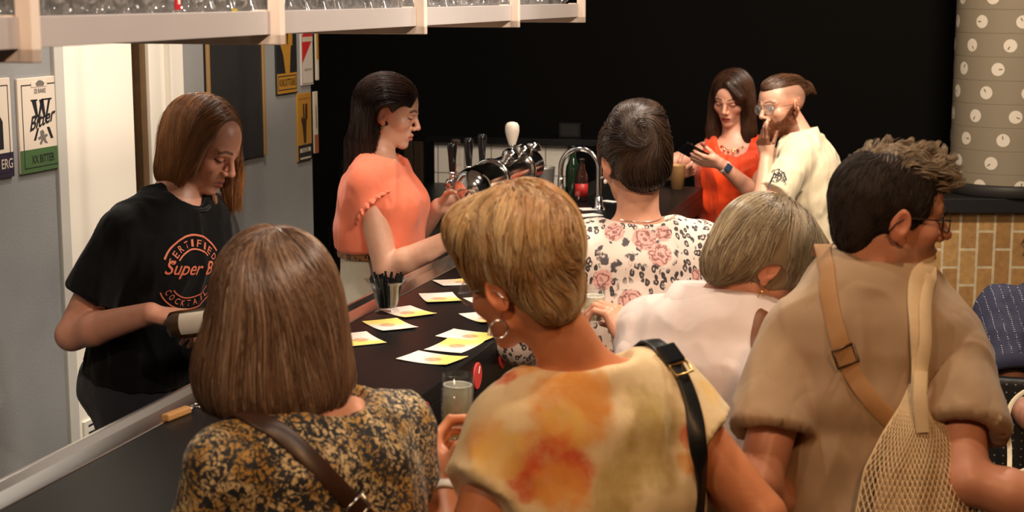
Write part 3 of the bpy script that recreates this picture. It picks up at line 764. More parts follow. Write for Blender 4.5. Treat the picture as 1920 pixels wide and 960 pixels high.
# floor, ceiling, walls
structure(MB().box(A(1, 4, -.05), A(8, 0, 0), A(0, 9, 0), A(0, 0, .05)).build('floor', M_floor))
structure(MB().box(A(1, 4, 4.05), A(8, 0, 0), A(0, 9, 0), A(0, 0, .05)).build('ceiling', M_black))
WEND = 6.57
structure(MB().barbox(NW - .12, NW, -3.0, 4.48, 0, 4).barbox(NW - .12, NW, 5.33, WEND, 0, 4).barbox(NW - .12, NW, 4.48, 5.33, 2.12, 4).build('wall_left', M_wall))
structure(MB().barbox(NW - 2.2, NW - .12, WEND - .02, WEND, 0, 4).barbox(NW - 2.2, 5.2, 9.6, 9.72, 0, 4).build('wall_back', M_black))
structure(MB().barbox(NW - 2.3, NW - 2.2, WEND - .02, 9.72, 0, 4).build('wall_side', M_black))
structure(MB().barbox(NW - .75, NW - .7, 4.3, 5.6, 0, 3).build('wall_recess', M_black))
# doorway: jamb strips, white door leaf with a louvre, brown jamb, white casing
structure(MB().barbox(NW - .10, NW + .012, 4.48, 4.535, 0, 2.12).build('trim_1', mat('trim_grey', srgb(196, 192, 184), .5), bevel=.003))
structure(MB().barbox(NW - .11, NW + .002, 5.045, 5.085, 0, 2.12).build('trim_2', M_brownwood, bevel=.002))
structure(MB().barbox(NW - .11, NW + .016, 5.085, 5.165, 0, 2.12).barbox(NW - .11, NW - .004, 5.165, 5.235, 0, 2.12).barbox(NW - .11, NW + .022, 5.235, 5.33, 0, 2.12).build('trim_3', M_trim, bevel=.004))
dr = structure(MB().barbox(NW - .05, NW - .005, 4.54, 5.0, .02, 2.10).build('door_1', M_white, bevel=.002))
g = MB().barbox(NW - .006, NW + .004, 4.575, 4.60, .40, .60).barbox(NW - .006, NW + .004, 4.94, 4.965, .40, .60).barbox(NW - .006, NW + .004, 4.6, 4.94, .585, .60)
for i in range(6): g.barbox(NW - .006, NW + .003, 4.6, 4.94, .41 + i * .03, .423 + i * .03)
g.build('louvre_grille', M_trim, dr)
MB().barbox(NW - .0075, NW - .0045, 4.6, 4.94, .41, .585).build('louvre_backing', M_ink, dr)
# brick parapet with black ledge and round column
def brick_mat():
    k = NT('brick_soldier'); o = k.obj(); x = k.mapping(o, (1, 1, 1))
    sx = k.n('ShaderNodeSeparateXYZ'); k.link(o, sx.inputs[0]); cx = k.n('ShaderNodeCombineXYZ'); k.link(sx.outputs[2], cx.inputs[0]); k.link(sx.outputs[0], cx.inputs[1])
    b = k.n('ShaderNodeTexBrick'); k.link(cx.outputs[0], b.inputs['Vector']); b.offset = .5
    b.inputs['Scale'].default_value = 1.0; b.inputs['Brick Width'].default_value = .175; b.inputs['Row Height'].default_value = .083; b.inputs['Mortar Size'].default_value = .0065; b.inputs['Mortar Smooth'].default_value = .1
    b.inputs['Color1'].default_value = c4(srgb(206, 164, 104)); b.inputs['Color2'].default_value = c4(srgb(176, 132, 80)); b.inputs['Mortar'].default_value = c4(srgb(222, 206, 172))
    n = k.noise(o, 35, 5); f = k.math('MULTIPLY_ADD', n, .7, .62); nd = k.n('ShaderNodeVectorMath', operation='SCALE'); k.link(b.outputs['Color'], nd.inputs[0]); k.link(f, nd.inputs[3])
    k.link(nd.outputs[0], k.b.inputs['Base Color']); k.b.inputs['Roughness'].default_value = .85
    h = k.math('MULTIPLY_ADD', b.outputs['Fac'], -1.0, n); k.bump(h, .6, .004); return k.m
YB = 7.62
structure(MB().box(A(3.2, YB + .15, .485), A(1.75, 0, 0), A(0, .15, 0), A(0, 0, .485)).build('wall_brick', brick_mat(), loc=(0, 0, 0)))
structure(MB().box(A(3.2, YB + .14, 1.005), A(1.78, 0, 0), A(0, .19, 0), A(0, 0, .035)).build('trim_ledge', M_blackmat, bevel=.004))
CX, CY, CR = 2.44, YB + .22, .278
col = MB(); prof = [(CR, 1.10)]
for i in range(14):
    z = 1.10 + .05 + i * .1115; prof += [(CR, z - .002), (CR - .0022, z), (CR, z + .002)]
col.lathe(A(CX, CY, 0), prof + [(CR, 4.0)], 96)
colo = structure(col.build('column', mat('column_cover', srgb(150, 140, 122), .55, noise=.05, nscale=9), smooth=True)); autosmooth(colo, 30)
MB().lathe(A(CX, CY, 0), [(CR + .004, 1.04), (CR + .012, 1.045), (CR + .012, 1.085), (CR + .002, 1.10)], 96).build('column_base', mat('column_foot', (.035, .033, .032), .5), colo, smooth=True)
dots, ticks = MB(), MB()
for row in range(-3, 9):
    zc = 1.10 + .105 + (7 - row) * .1115
    for j in range(9):
        ph = math.radians(-10 + 40 * j - 10.6 * (row - 1)); rd = .031
        def pt(du, dv, off): a = ph + du / CR; return A(CX + math.sin(a) * (CR + off), CY - math.cos(a) * (CR + off), zc + dv)
        ring = [pt(rd * math.cos(t), rd * math.sin(t), .0012) for t in np.linspace(0, 2 * math.pi, 24, endpoint=False)]
        mid = [pt(rd * .5 * math.cos(t), rd * .5 * math.sin(t), .0012) for t in np.linspace(0, 2 * math.pi, 24, endpoint=False)]
        dots.add(ring + mid + [pt(0, 0, .0012)], [(i, (i + 1) % 24, 24 + (i + 1) % 24, 24 + i) for i in range(24)] + [(24 + i, 24 + (i + 1) % 24, 48) for i in range(24)])
        ta = (row * 2.1 + j * 1.7) % 6.28; c_, s_ = math.cos(ta), math.sin(ta)
        q = [(.004, -.0022), (.021, -.0022), (.021, .0022), (.004, .0022)]
        ticks.add([pt(a * c_ - b * s_, a * s_ + b * c_, .002) for a, b in q], [(0, 1, 2, 3)])
dots.build('dots', mat('dot_white', srgb(238, 230, 216), .5), colo); ticks.build('dot_ticks', mat('tick_dark', (.06, .05, .045), .5), colo)

# ---------------------------------------------------------------- the bar
NF, NB = -1.15, -1.60
bar = root('bar_counter', B(-1.38, 4.5, 0), 'long black bar counter with steel rail and dark brick front', 'bar')
MB().barbox(NB, NF, 1.0, 7.5, 1.06, 1.10).barbox(NF - .03, NF, 1.0, 7.5, .985, 1.06).build('counter_top', M_top, bar, bevel=.0025)
def slat_mat():
    k = NT('bar_front_brick'); o = k.obj(); sx = k.n('ShaderNodeSeparateXYZ'); k.link(k.mapping(o, rot=(0, 0, TH)), sx.inputs[0]); cx = k.n('ShaderNodeCombineXYZ'); k.link(sx.outputs[2], cx.inputs[0]); k.link(sx.outputs[1], cx.inputs[1])
    b = k.n('ShaderNodeTexBrick'); k.link(cx.outputs[0], b.inputs['Vector']); b.inputs['Scale'].default_value = 1; b.inputs['Brick Width'].default_value = .2; b.inputs['Row Height'].default_value = .07; b.inputs['Mortar Size'].default_value = .005
    b.inputs['Color1'].default_value = c4(srgb(96, 68, 48)); b.inputs['Color2'].default_value = c4(srgb(70, 50, 38)); b.inputs['Mortar'].default_value = c4(srgb(120, 104, 86)); k.link(b.outputs['Color'], k.b.inputs['Base Color']); k.b.inputs['Roughness'].default_value = .7
    k.bump(b.outputs['Fac'], -.5, .004); return k.m
MB().barbox(NB + .02, NF - .04, 1.05, 7.45, 0, 1.06).build('bar_body', slat_mat(), bar)
rl = MB()
prof = [(-1.602, 1.088), (-1.602, 1.101), (-1.612, 1.104), (-1.640, 1.112), (-1.655, 1.124), (-1.664, 1.124), (-1.668, 1.112), (-1.668, 1.03), (-1.655, 1.03), (-1.655, 1.088)]
for d0, d1 in ((1.0, 3.58), (3.585, 5.9), (5.905, 7.5)): rl.prism([B(n, d0, z) for n, z in prof], BD * (d1 - d0))
rl.build('steel_rail', mat('rail_steel', (.70, .68, .66), .22, 1.0, bump=.1, bscale=60), bar, bevel=.0015)
# round coral signs on the fascia
for i, (u, v, where) in enumerate(((796, 772, 'below the raised glass of the blonde woman'), (894, 700, 'right above the rim of the raised glass'), (942, 660, 'beside the shoulder of the blonde woman'))):
    p = onplane_n(u, v, NF); d0, z0 = dz(p); z0 = 1.044
    o = root('round_sign', B(NF, d0, z0), 'round coral red sign on black bar front, ' + where, 'sign', 'coral signs on bar front')
    MB().lathe(B(NF, d0, z0), [(.0345, .0), (.0345, .003), (.033, .004), (.0, .004)], 40, axis=BN).build('disc', M_redsign, o, smooth=False)
    c, s = math.cos(1.0), math.sin(1.0)
    MB().box(B(NF + .0045, d0, z0) + BD * .016 * c + UP * .016 * s, (BD * c + UP * s) * .010, (UP * c - BD * s) * .0022, BN * .0006).build('tick', M_signwhite, o)

# return counter behind the taps with tiles
rc = root('back_counter', B(-2.1, 7.75, 0), 'dark return counter with white tiled panel behind the taps', 'counter')
MB().barbox(-2.75, -1.672, 7.2, 8.2, .95, .995).build('counter_top', M_top, rc, bevel=.003)
MB().barbox(-2.7, -1.68, 7.25, 8.2, 0, .95).build('cabinet', mat('cabinet_dark', (.03, .022, .017), .5), rc)
def tile_mat():
    k = NT('white_tile'); o = k.obj(); x = k.mapping(o, rot=(0, 0, TH)); sx = k.n('ShaderNodeSeparateXYZ'); k.link(x, sx.inputs[0]); cx = k.n('ShaderNodeCombineXYZ'); k.link(sx.outputs[0], cx.inputs[0]); k.link(sx.outputs[2], cx.inputs[1])
    b = k.n('ShaderNodeTexBrick'); b.offset = 0; k.link(cx.outputs[0], b.inputs['Vector']); b.inputs['Scale'].default_value = 1; b.inputs['Brick Width'].default_value = .15; b.inputs['Row Height'].default_value = .15; b.inputs['Mortar Size'].default_value = .003
    b.inputs['Color1'].default_value = c4(srgb(226, 222, 212)); b.inputs['Color2'].default_value = c4(srgb(220, 214, 204)); b.inputs['Mortar'].default_value = c4(srgb(120, 116, 110)); k.link(b.outputs['Color'], k.b.inputs['Base Color']); k.b.inputs['Roughness'].default_value = .3; return k.m
MB().barbox(-2.72, -1.98, 8.2, 8.26, .9, 1.215).build('tile_panel', tile_mat(), rc)
MB().barbox(-2.76, -1.80, 8.16, 8.5, 1.215, 1.25).build('upper_ledge', M_blackgloss, rc, bevel=.003)
wp = MB()
for i in range(2): wp.barbox(-2.875 + i * .055, -2.825 + i * .055, 8.14, 8.17, 0, 1.22)
setp(wp.build('wood_panel', mat('dark_wood', (.028, .016, .008), .5, noise=.3, nscale=18), bevel=.003), 'dark brown slatted wood panel left of the tiles', 'panel')

# ---------------------------------------------------------------- hanging glass rack
ZB = 1.90; NR = -1.317; NLf = -1.80
FR = [2.11 + .9 * k for k in range(-1, 5)]
rack = root('glass_rack', B(-1.55, 3.9, ZB), 'long white hanging rack of beer glasses above the bar', 'rack')
for k, d in enumerate(FR):
    f = MB()
    f.barbox(NR - .028, NR, d - .012, d + .012, ZB, 2.5).barbox(NLf, NLf + .028, d - .012, d + .012, ZB, 2.5).barbox(NLf, NR, d - .012, d + .012, ZB - .0, ZB + .022)
    f.build('divider_frame', M_pale, rack, bevel=.002)
    MB().barbox(NR - .055, NR - .032, d - .03, d + .0, ZB + .022, ZB + .07).build('wood_block', M_pale, rack, bevel=.001)
for k in range(5):
    d0, d1 = FR[k] + .013, FR[k + 1] - .013
    pl = MB().barbox(NR - .034, NR - .022, d0, d1, ZB + .021, ZB + .068).build('front_plate', M_plate, rack, bevel=.001)
    for j in range(6): MB().lathe(B(NR - .022, d0 + .07 + (d1 - d0 - .14) * j / 5, ZB + .0285), [(.0036, -.001), (.0036, .001), (.002, .003), (0, .0035)], 10, axis=BN).build('screw', M_screw, pl, smooth=True)
    MB().barbox(NLf + .02, NR - .034, d0, d1, ZB + .022, ZB + .03).build('shelf_board', M_plate, rack)
    MB().barbox(NLf + .005, NLf + .017, d0, d1, ZB + .021, ZB + .068).build('rear_plate', M_plate, rack, bevel=.001)
def glass_prof(kind):
    if kind == 0: out = [(.0, .0), (.030, .0), (.033, .004), (.012, .009), (.008, .02), (.012, .03), (.034, .05), (.043, .08), (.041, .12), (.035, .155)]
    elif kind == 1: out = [(.0, .0), (.026, .0), (.029, .004), (.030, .02), (.033, .09), (.036, .15)]
    else: out = [(.0, .0), (.031, .0), (.034, .005), (.036, .03), (.040, .06), (.041, .11), (.035, .15)]
    inn = [(max(r - .0022, .0), z) for r, z in reversed(out) if z > .024] + ([(0, .036)] if kind == 0 else [(0, .012)])
    return out + inn
gl_lab = ['stemmed', 'straight', 'rounded']
ggrp = 'beer glasses in the rack'
gproto = [MB().lathe(A(0, 0, 0), glass_prof(kd), 20).build('beer_glass', thin_glass('rack_glass_%d' % kd, (.965, .965, .965), .10, .06), smooth=True, loc=(0, 0, 0)) for kd in range(3)]
first = [True] * 3; gcount = 0
secname = ['section nearest the camera', 'section above the long-haired barman', 'section over the wall posters', 'section above the barmaid', 'farthest section']
for k in range(5):
    d0, d1 = FR[k] + .06, FR[k + 1] - .055
    for row in range(4 if k else 3):
        nn = 9
        for j in range(nn):
            if k == 0 and j < 4: continue
            kd = (0 if (k in (0, 1) and row < 2) else 1 if k == 2 else (j + row + k) % 3)
            o = gproto[kd]
            if not first[kd]: o = o.copy(); C.objects.link(o)
            first[kd] = False
            o.location = B(NR - .085 - row * .092 + rng.uniform(-.004, .004), d0 + (d1 - d0) * j / (nn - 1) + rng.uniform(-.003, .003), ZB + .0305)
            o.rotation_euler = (0, 0, rng.uniform(0, 6))
            rown = ['front', 'second', 'third', 'rear'][row]
            setp(o, f'clear {gl_lab[kd]} beer glass in the {rown} row, {secname[k]} of the rack', 'glass', f'{gl_lab[kd]} glasses, {rown} row, {secname[k]}'); gcount += 1
# red tag and yellow label among the glasses
p = onplane_n(334, 8, NR - .038); d0, z0 = dz(p)
tg = root('tag', p, 'small red plastic tag hanging over the rack front plate', 'tag')
MB().box(B(NR - .0385, d0, z0 + .012), BD * .011, UP * .022, BN * .0015).build('plate', mat('tag_red', srgb(190, 30, 40), .35), tg, bevel=.001)
MB().box(B(NR - .0365, d0 + .001, z0 + .008), BD * .0035, UP * .008, BN * .0006).build('window', M_signwhite, tg)
p = onplane_n(440, 27, NR - .0385); d0, z0 = dz(p)
setp(MB().box(B(NR - .0385, d0, z0 + .002), BD * .012, UP * .009, BN * .0005).build('sticker', mat('sticker_yellow', srgb(170, 150, 40), .5)), 'small yellow sticker behind the rack front plate', 'sticker')

# ---------------------------------------------------------------- signs and board on the wall
M_cream = mat('sign_cream', srgb(214, 200, 184), .4); M_green = mat('sign_green', srgb(70, 100, 62), .4); M_navy = mat('sign_navy', srgb(44, 42, 58), .4); M_ochre = mat('sign_ochre', srgb(176, 128, 48), .4); M_red2 = mat('sign_red', srgb(190, 44, 48), .4); M_grey = mat('sign_greyink', srgb(110, 104, 98), .5); M_beige = mat('sign_beige', srgb(196, 184, 166), .5); M_rust = mat('sign_rust', srgb(150, 82, 50), .5)
class Sign:
    """flat sign on the wall; local coords x along the wall 0..1, y up 0..1"""
    def __init__(s, u0, v0, u1, v1, label, cat='sign', thick=.008, base=None, n=NW, name='wall_sign'):
        a = onplane_n(u0, v0, n); b = onplane_n(u1, v1, n); s.d0, s.d1 = float(a @ BD), float(b @ BD); s.z1, s.z0 = float(a[2]), float(b[2]); s.n = n; s.th = thick
        s.o = root(name, B(n, (s.d0 + s.d1) / 2, s.z0), label, cat)
        MB().barbox(n, n + thick, s.d0, s.d1, s.z0, s.z1).build('panel', base or M_cream, s.o, bevel=.002); s.lay = 0; s.acc = {}
    def pt(s, x, y, off): return B(s.n + s.th + off, s.d0 + (s.d1 - s.d0) * x, s.z0 + (s.z1 - s.z0) * y)
    def mb(s, part, m): return s.acc.setdefault(part, (MB(), m))[0]
    def poly(s, part, m, pts, off=.0006): s.mb(part, m).prism([s.pt(x, y, 0.0002) for x, y in pts], BN * off)
    def rect(s, part, m, x0, y0, x1, y1, off=.0006): s.poly(part, m, [(x0, y0), (x1, y0), (x1, y1), (x0, y1)], off)
    def frame(s, part, m, x0, y0, x1, y1, w=.012, off=.0008):
        wy = w * (s.d1 - s.d0) / (s.z1 - s.z0)
        s.rect(part, m, x0, y0, x1, y0 + wy, off); s.rect(part, m, x0, y1 - wy, x1, y1, off); s.rect(part, m, x0, y0, x0 + w, y1, off); s.rect(part, m, x1 - w, y0, x1, y1, off)
    def text(s, part, m, txt, x, y, w, h, shear=0, rot=0, off=.0012, bold=0.0):
        v, f = text_mesh(txt, 1.0, shear, offset=bold); 
        if not len(v): return
        v = v[:, :2]; c = (v.max(0) + v.min(0)) / 2; sz = v.max(0) - v.min(0); q = (v - c) / sz * A(w, h)
        q[:, 1] += rot * q[:, 0]
        s.mb(part, m).add([s.pt(x + a, y + b, off) for a, b in q], f)
    def done(s):
        for part, (mb, m) in s.acc.items(): mb.build(part, m, s.o)
def lion(S, part, m, x, y, w, h):
    pts = [(0, .9), (.3, 1), (.5, .8), (.45, .6), (.7, .7), (.9, .55), (.6, .45), (.65, .25), (.85, .05), (.5, .1), (.35, .3), (.1, 0), (-.1, .1), (.15, .4), (-.2, .35), (-.25, .5), (.05, .6)]
    S.poly(part, m, [(x + (a - .3) * w, y + (b - .5) * h) for a, b in pts])
def bottle_shape(S, part, m, x, y0, w, h):
    pr = [(.5, 0), (.5, .55), (.2, .72), (.17, .92), (.21, .93), (.21, 1)]
    S.poly(part, m, [(x + a * w, y0 + b * h) for a, b in pr] + [(x - a * w, y0 + b * h) for a, b in reversed(pr)])
def handshape(S, part, m, x, y, w, h):
    pts = [(-.12, -.5), (.14, -.5), (.2, -.1), (.24, .1), (.34, .1), (.36, .5), (.1, .5), (.06, .1), (.0, .14), (-.04, .5), (-.2, .5), (-.16, .1), (-.3, .2), (-.42, .12), (-.25, -.1)]
    S.poly(part, m, [(x + a * w, y + b * h) for a, b in pts])
S = Sign(27, 148, 117, 312, 'cream enamel sign with black XX Bitter lettering and green foot', name='wall_sign')
S.rect('foot_band', M_green, 0, 0, 1, .245, .0004); S.frame('border', M_ink, .08, .045, .93, .93, .012)
S.rect('emblem_gap', M_cream, .30, .90, .66, .955, .0014); S.poly('emblem', M_grey, [(.42, .905), (.58, .905), (.6, .935), (.55, .96), (.5, .968), (.45, .96), (.4, .935)], .0018)
S.text('lettering', M_ink, 'DE RANKE', .50, .855, .26, .05); 
for xx in (.43, .60):
    S.poly('lettering', M_ink, [(xx - .13, .76), (xx - .03, .76), (xx + .0, .60), (xx - .035, .56)]); S.poly('lettering', M_ink, [(xx + .13, .76), (xx + .08, .76), (xx - .02, .53), (xx + .01, .51)])
S.rect('lettering', M_ink, .28, .752, .43, .768); S.rect('lettering', M_ink, .52, .752, .76, .768)
S.poly('lettering', M_ink, [(.40, .46), (.44, .46), (.36, .335), (.31, .335)]); S.poly('lettering', M_ink, [(.62, .46), (.68, .46), (.76, .335), (.70, .335)])
S.text('lettering', M_ink, 'Bitter', .53, .555, .60, .15, .35, .16, bold=.02); S.text('lettering', M_ink, 'XX BITTER', .5, .135, .52, .085, bold=.012)
lion(S, 'crest', M_grey, .52, .36, .2, .16); S.done()
S = Sign(-66, 152, 23, 330, 'cream enamel sign with bottle and navy foot at the frame edge', name='wall_sign')
S.rect('foot_band', M_navy, 0, 0, 1, .25, .0004); S.frame('border', M_ink, .06, .045, .93, .93, .012); bottle_shape(S, 'bottle_picture', M_ink, .62, .29, .30, .50); S.text('lettering', M_beige, 'ERG', .83, .14, .27, .10, bold=.01); S.done()
# chalkboard
S = Sign(378, 20, 494, 290, 'black chalkboard with thin pale wooden frame on the wall', 'chalkboard', .012, mat('chalk_black', (.018, .018, .018), .6, noise=.4, nscale=5), name='chalkboard')
fm = MB(); w = .022
for a in ((S.d0, S.d0 + w, S.z0, S.z1), (S.d1 - w, S.d1, S.z0, S.z1), (S.d0, S.d1, S.z1 - w, S.z1)): fm.barbox(NW + .002, NW + .018, *a)
fm.build('frame', mat('frame_pine', srgb(150, 116, 74), .5), S.o, bevel=.002)
# black hand sign, red sign, ochre hand sign, pale strip signs
S = Sign(513, 40, 555, 174, 'black and ochre sign with a raised yellow hand on the wall', base=M_blackmat)
S.rect('foot_band', M_ochre, .02, .02, .98, .29, .0004); S.frame('border', M_ink, .06, .06, .94, .26, .02); S.text('lettering', M_ink, 'NOIR.DOTTIGNIES', .5, .165, .78, .10, bold=.01); handshape(S, 'hand_picture', M_ochre, .52, .60, .75, .64); S.done()
S = Sign(560, 20, 585, 158, 'white sign with red diagonal panel right of the hand sign', base=mat('sign_white2', srgb(200, 190, 180), .4))
S.poly('red_panel', M_red2, [(.08, .30), (.95, .62), (.95, .98), (.08, .66)]); S.rect('band', M_beige, .08, .585, .95, .65, .0012); S.frame('border', M_grey, .04, .02, .96, .98, .02); S.text('lettering', M_grey, 'DEGUSTATION', .52, .21, .6, .03); S.done()
S = Sign(588, 20, 595.5, 150, 'narrow pale edge of a sign at the wall corner', base=M_beige); S.rect('band', M_ochre, .1, .3, .9, .8); S.done()
S = Sign(554, 176, 582, 298, 'ochre sign with a dark raised hand, below the red one', base=M_ochre)
S.rect('foot_band', M_ink, 0, 0, 1, .24, .0004); S.rect('foot_text', M_beige, .12, .13, .9, .19, .001); S.rect('foot_text', M_beige, .12, .03, .9, .055, .001); S.text('lettering', M_ink, 'NOIR', .5, .16, .5, .05, off=.002); S.rect('header', M_rust, .06, .91, .94, .925); handshape(S, 'hand_picture', mat('hand_dark', srgb(60, 36, 22), .5), .5, .55, .6, .58); S.done()
S = Sign(585, 172, 594.5, 286, 'pale sign with rust foot at the dark wall corner', base=M_beige)
S.rect('foot_band', M_rust, 0, 0, 1, .3, .0004); S.poly('figure', M_grey, [(.45, .4), (.7, .4), (.6, .8), (.4, .75)]); S.done()

# ---------------------------------------------------------------- things on the bar
def flyer_mat():
    k = NT('flyer_print'); at = k.n('ShaderNodeVertexColor', layer_name='Col'); k.link(at.outputs[0], k.b.inputs['Base Color']); k.b.inputs['Roughness'].default_value = .35; return k.m
M_fly = flyer_mat(); M_paper = mat('paper', (.86, .84, .80), .5)
def flyer(c, ax, ay, label, bend=.004, flip=False, z=1.1005):
    """c centre on the bar, ax long half axis, ay short half axis"""
    nx, ny = 40, 28; vs = []; cs = []
    for j in range(ny + 1):
        for i in range(nx + 1):
            x, y = 2 * i / nx - 1, 2 * j / ny - 1
            vs.append(np.array([c[0], c[1], 0]) + ax * x + ay * y + UP * (z + .0009 + bend * (x * x * .6 + .4 * max(0, x) ** 3 + .15 * y * y)))
            X = -x if flip else x; w = X + .25 * math.sin(y * 2.2 + .5)
            t_ = min(max((w + .25) / .75, 0), 1); cc = np.array(srgb(242, 226, 216)) * (1 - t_) + np.array(srgb(240, 214, 118)) * t_
            r = math.hypot((X - .08) / .30, (y + .1) / .42)
            if r < 1: cc = cc * .35 + .65 * (np.array(srgb(206, 140, 104)) if (math.sin(X * 19) * math.cos(y * 11) > -.2) else np.array(srgb(140, 88, 76)))
            cs.append(cc)
    f = [(j * (nx + 1) + i, j * (nx + 1) + i + 1, (j + 1) * (nx + 1) + i + 1, (j + 1) * (nx + 1) + i) for j in range(ny) for i in range(nx)]
    n0 = len(vs); lower = [v - UP * .0008 for v in vs]
    border = [i for i in range(nx + 1)] + [j * (nx + 1) + nx for j in range(1, ny + 1)] + [ny * (nx + 1) + i for i in range(nx - 1, -1, -1)] + [j * (nx + 1) for j in range(ny - 1, 0, -1)]
    f += [tuple(reversed([q + n0 for q in t])) for t in f[:nx * ny]]
    f += [(border[(i + 1) % len(border)], border[i], border[i] + n0, border[(i + 1) % len(border)] + n0) for i in range(len(border))]
    o = mk('flyer', vs + lower, f, M_fly, cols=np.array(cs + [np.array(srgb(235, 225, 215))] * n0), loc=(c[0], c[1], z)); autosmooth(o, 40)
    return setp(o, label, 'flyer', 'flyers on the bar')
def flyer_px(corn, label, flip=False, bend=.004):
    w = [onz(u, v, 1.1) for u, v in corn]; c = sum(w) / 4; e1 = (w[1] - w[0] + w[2] - w[3]) / 2; e2 = (w[3] - w[0] + w[2] - w[1]) / 2
    if np.linalg.norm(e1) < np.linalg.norm(e2): e1, e2 = e2, -e1
    ax = nrm(e1) * .074; ay = e2 - ax * (e2 @ ax) / (ax @ ax); ay = nrm(ay) * .0525
    return flyer(c, ax, ay, label, bend, flip)
FL = [
 ([(757, 676), (832, 686), (858, 671), (795, 663)], 'yellow and white flyer nearest the raised wine glass', 0),
 ([(802, 654), (872, 661), (897, 646), (838, 640)], 'yellow and white flyer, middle of the row of three by the bar edge', 0),
 ([(830, 633), (899, 641), (926, 627), (862, 621)], 'yellow and white flyer, farthest of the row of three by the bar edge', 0),
 ([(650, 647), (714, 641), (680, 628), (640, 636)], 'white and yellow flyer half hidden by the brown bob', 1),
 ([(685, 607), (712, 620), (778, 614), (750, 602)], 'flyer with yellow left side in front of the straw holder', 1),
 ([(718, 584), (752, 595), (812, 589), (777, 578)], 'flyer lying right beside the straw holder foot', 0),
 ([(785, 554), (800, 568), (864, 565), (852, 553)], 'flyer alone between straw holder and blonde head', 0),
 ([(832, 529), (834, 534), (892, 532), (888, 523)], 'flyer close to the steel rail, upper edge of the group', 0),
 ([(883, 564), (905, 572), (950, 570), (930, 560)], 'mostly hidden white flyer left of the blonde cheek', 0),
 ([(868, 593), (905, 605), (955, 601), (925, 588)], 'flyer partly behind the hoop earring', 0)]
for cr, lb, fl in FL: flyer_px(cr, lb, bool(fl), rng.uniform(.003, .006))
for i, (u, v, lb) in enumerate(((1108, 392, 'white card beside the tap, upper one'), (1103, 404, 'white card beside the tap, lower one'), (1143, 378, 'small white card left of the cheek of the dark haired woman'))):
    p = onz(u, v, 1.1); a = .3 + i * .25; ax = A(math.cos(a), math.sin(a), 0); ay = A(-math.sin(a), math.cos(a), 0)
    setp(MB().box(p + UP * (.0012 + .0 * i), ax * (.05 if i < 2 else .02), ay * .035, UP * .0012).build('card', M_paper, bevel=.0003), lb, 'card', 'white cards on the bar')
# straw holder
p = onz(726, 586, 1.1)
sh_ = root('straw_holder', p, 'clear flared plastic cup full of black straws', 'cup')
prf = [(0, .0), (.034, .0), (.036, .003), (.032, .009), (.026, .014), (.030, .024), (.046, .080), (.064, .094), (.067, .097)]
prf += [(.0645, .0965), (.0445, .0815), (.0285, .025), (.0245, .016), (0, .0155)]
MB().lathe(p, prf, 40).build('cup', M_clearplastic, sh_, smooth=True)
nst = 0
for ring, cnt in ((0, 1), (.0085, 6), (.0165, 12), (.0235, 16)):
    for i in range(cnt):
        a = 6.283 * i / cnt + ring * 40; k_ = ring
        b0 = p + A(math.cos(a), math.sin(a), 0) * k_ * .92 + UP * .017; b1 = p + A(math.cos(a), math.sin(a), 0) * (k_ * 1.95 + .001) + UP * (.106 + rng.uniform(-.007, .008)); t = nrm(b1 - b0)
        s_ = MB(); s_.tube([b0, b1], .0036, 10, cap=False); s_.tube([b0, b1], .0028, 10, cap=False)
        o = s_.build('straw', M_blackgloss, smooth=True, loc=p); MB
        setp(o, 'black drinking straw standing in the flared clear cup', 'straw', 'black straws in the cup')
        nst += 1
# bottle opener
p = onz(342, 778, 1.1); t = nrm(onz(372, 763, 1.1) - onz(312, 786, 1.1)); s_ = np.cross(UP, t)
bo = root('bottle_opener', p, 'bottle opener with pale wooden handle on the bar by the rail', 'opener')
MB().box(p + UP * .008 - t * .02, t * .042, s_ * .010, UP * .008).build('handle', mat('opener_wood', srgb(190, 140, 84), .45, noise=.15, nscale=60), bo, bevel=.004)
ob = MB(); ob.tube([p + UP * .007 + t * .02, p + UP * .007 + t * .045] + [p + UP * .007 + t * (.06 - .015 * math.cos(a)) + s_ * .014 * math.sin(a) for a in np.linspace(.2, 6.08, 16)], .003, 8); ob.build('metal_loop', M_chrome, bo, smooth=True)

# ---------------------------------------------------------------- taps
tp = root('beer_tap_tower', B(-1.62, 5.65, 1.10), 'chrome tap tower with a row of beer taps on the bar', 'beer tap')
M_tap = M_chrome
ZT = 1.335
tt = MB(); tt.lathe(B(-1.63, 5.30, ZT), [(0, -.035), (.03, -.030), (.052, -.016), (.064, .008), (.068, .04), (.068, .78), (.06, .81), (.03, .84), (0, .845)], 40, axis=BD); tt.build('tower_tube', M_tap, tp, smooth=True)
for i, d in enumerate((5.56, 5.92)):
    MB().lathe(B(-1.63, d, ZT), [(.075, -.014), (.078, -.006), (.078, .006), (.075, .014), (.06, .014), (.06, -.014)], 40, axis=BD, closed=True).build('tube_ring', M_tap, tp, smooth=True)
for d in (5.5, 5.95):
    MB().lathe(B(-1.63, d, 1.124), [(.0, 0), (.065, .0), (.066, .008), (.045, .014), (.040, .03), (.040, .16), (.05, .18)], 36).build('tower_leg', M_tap, tp, smooth=True)
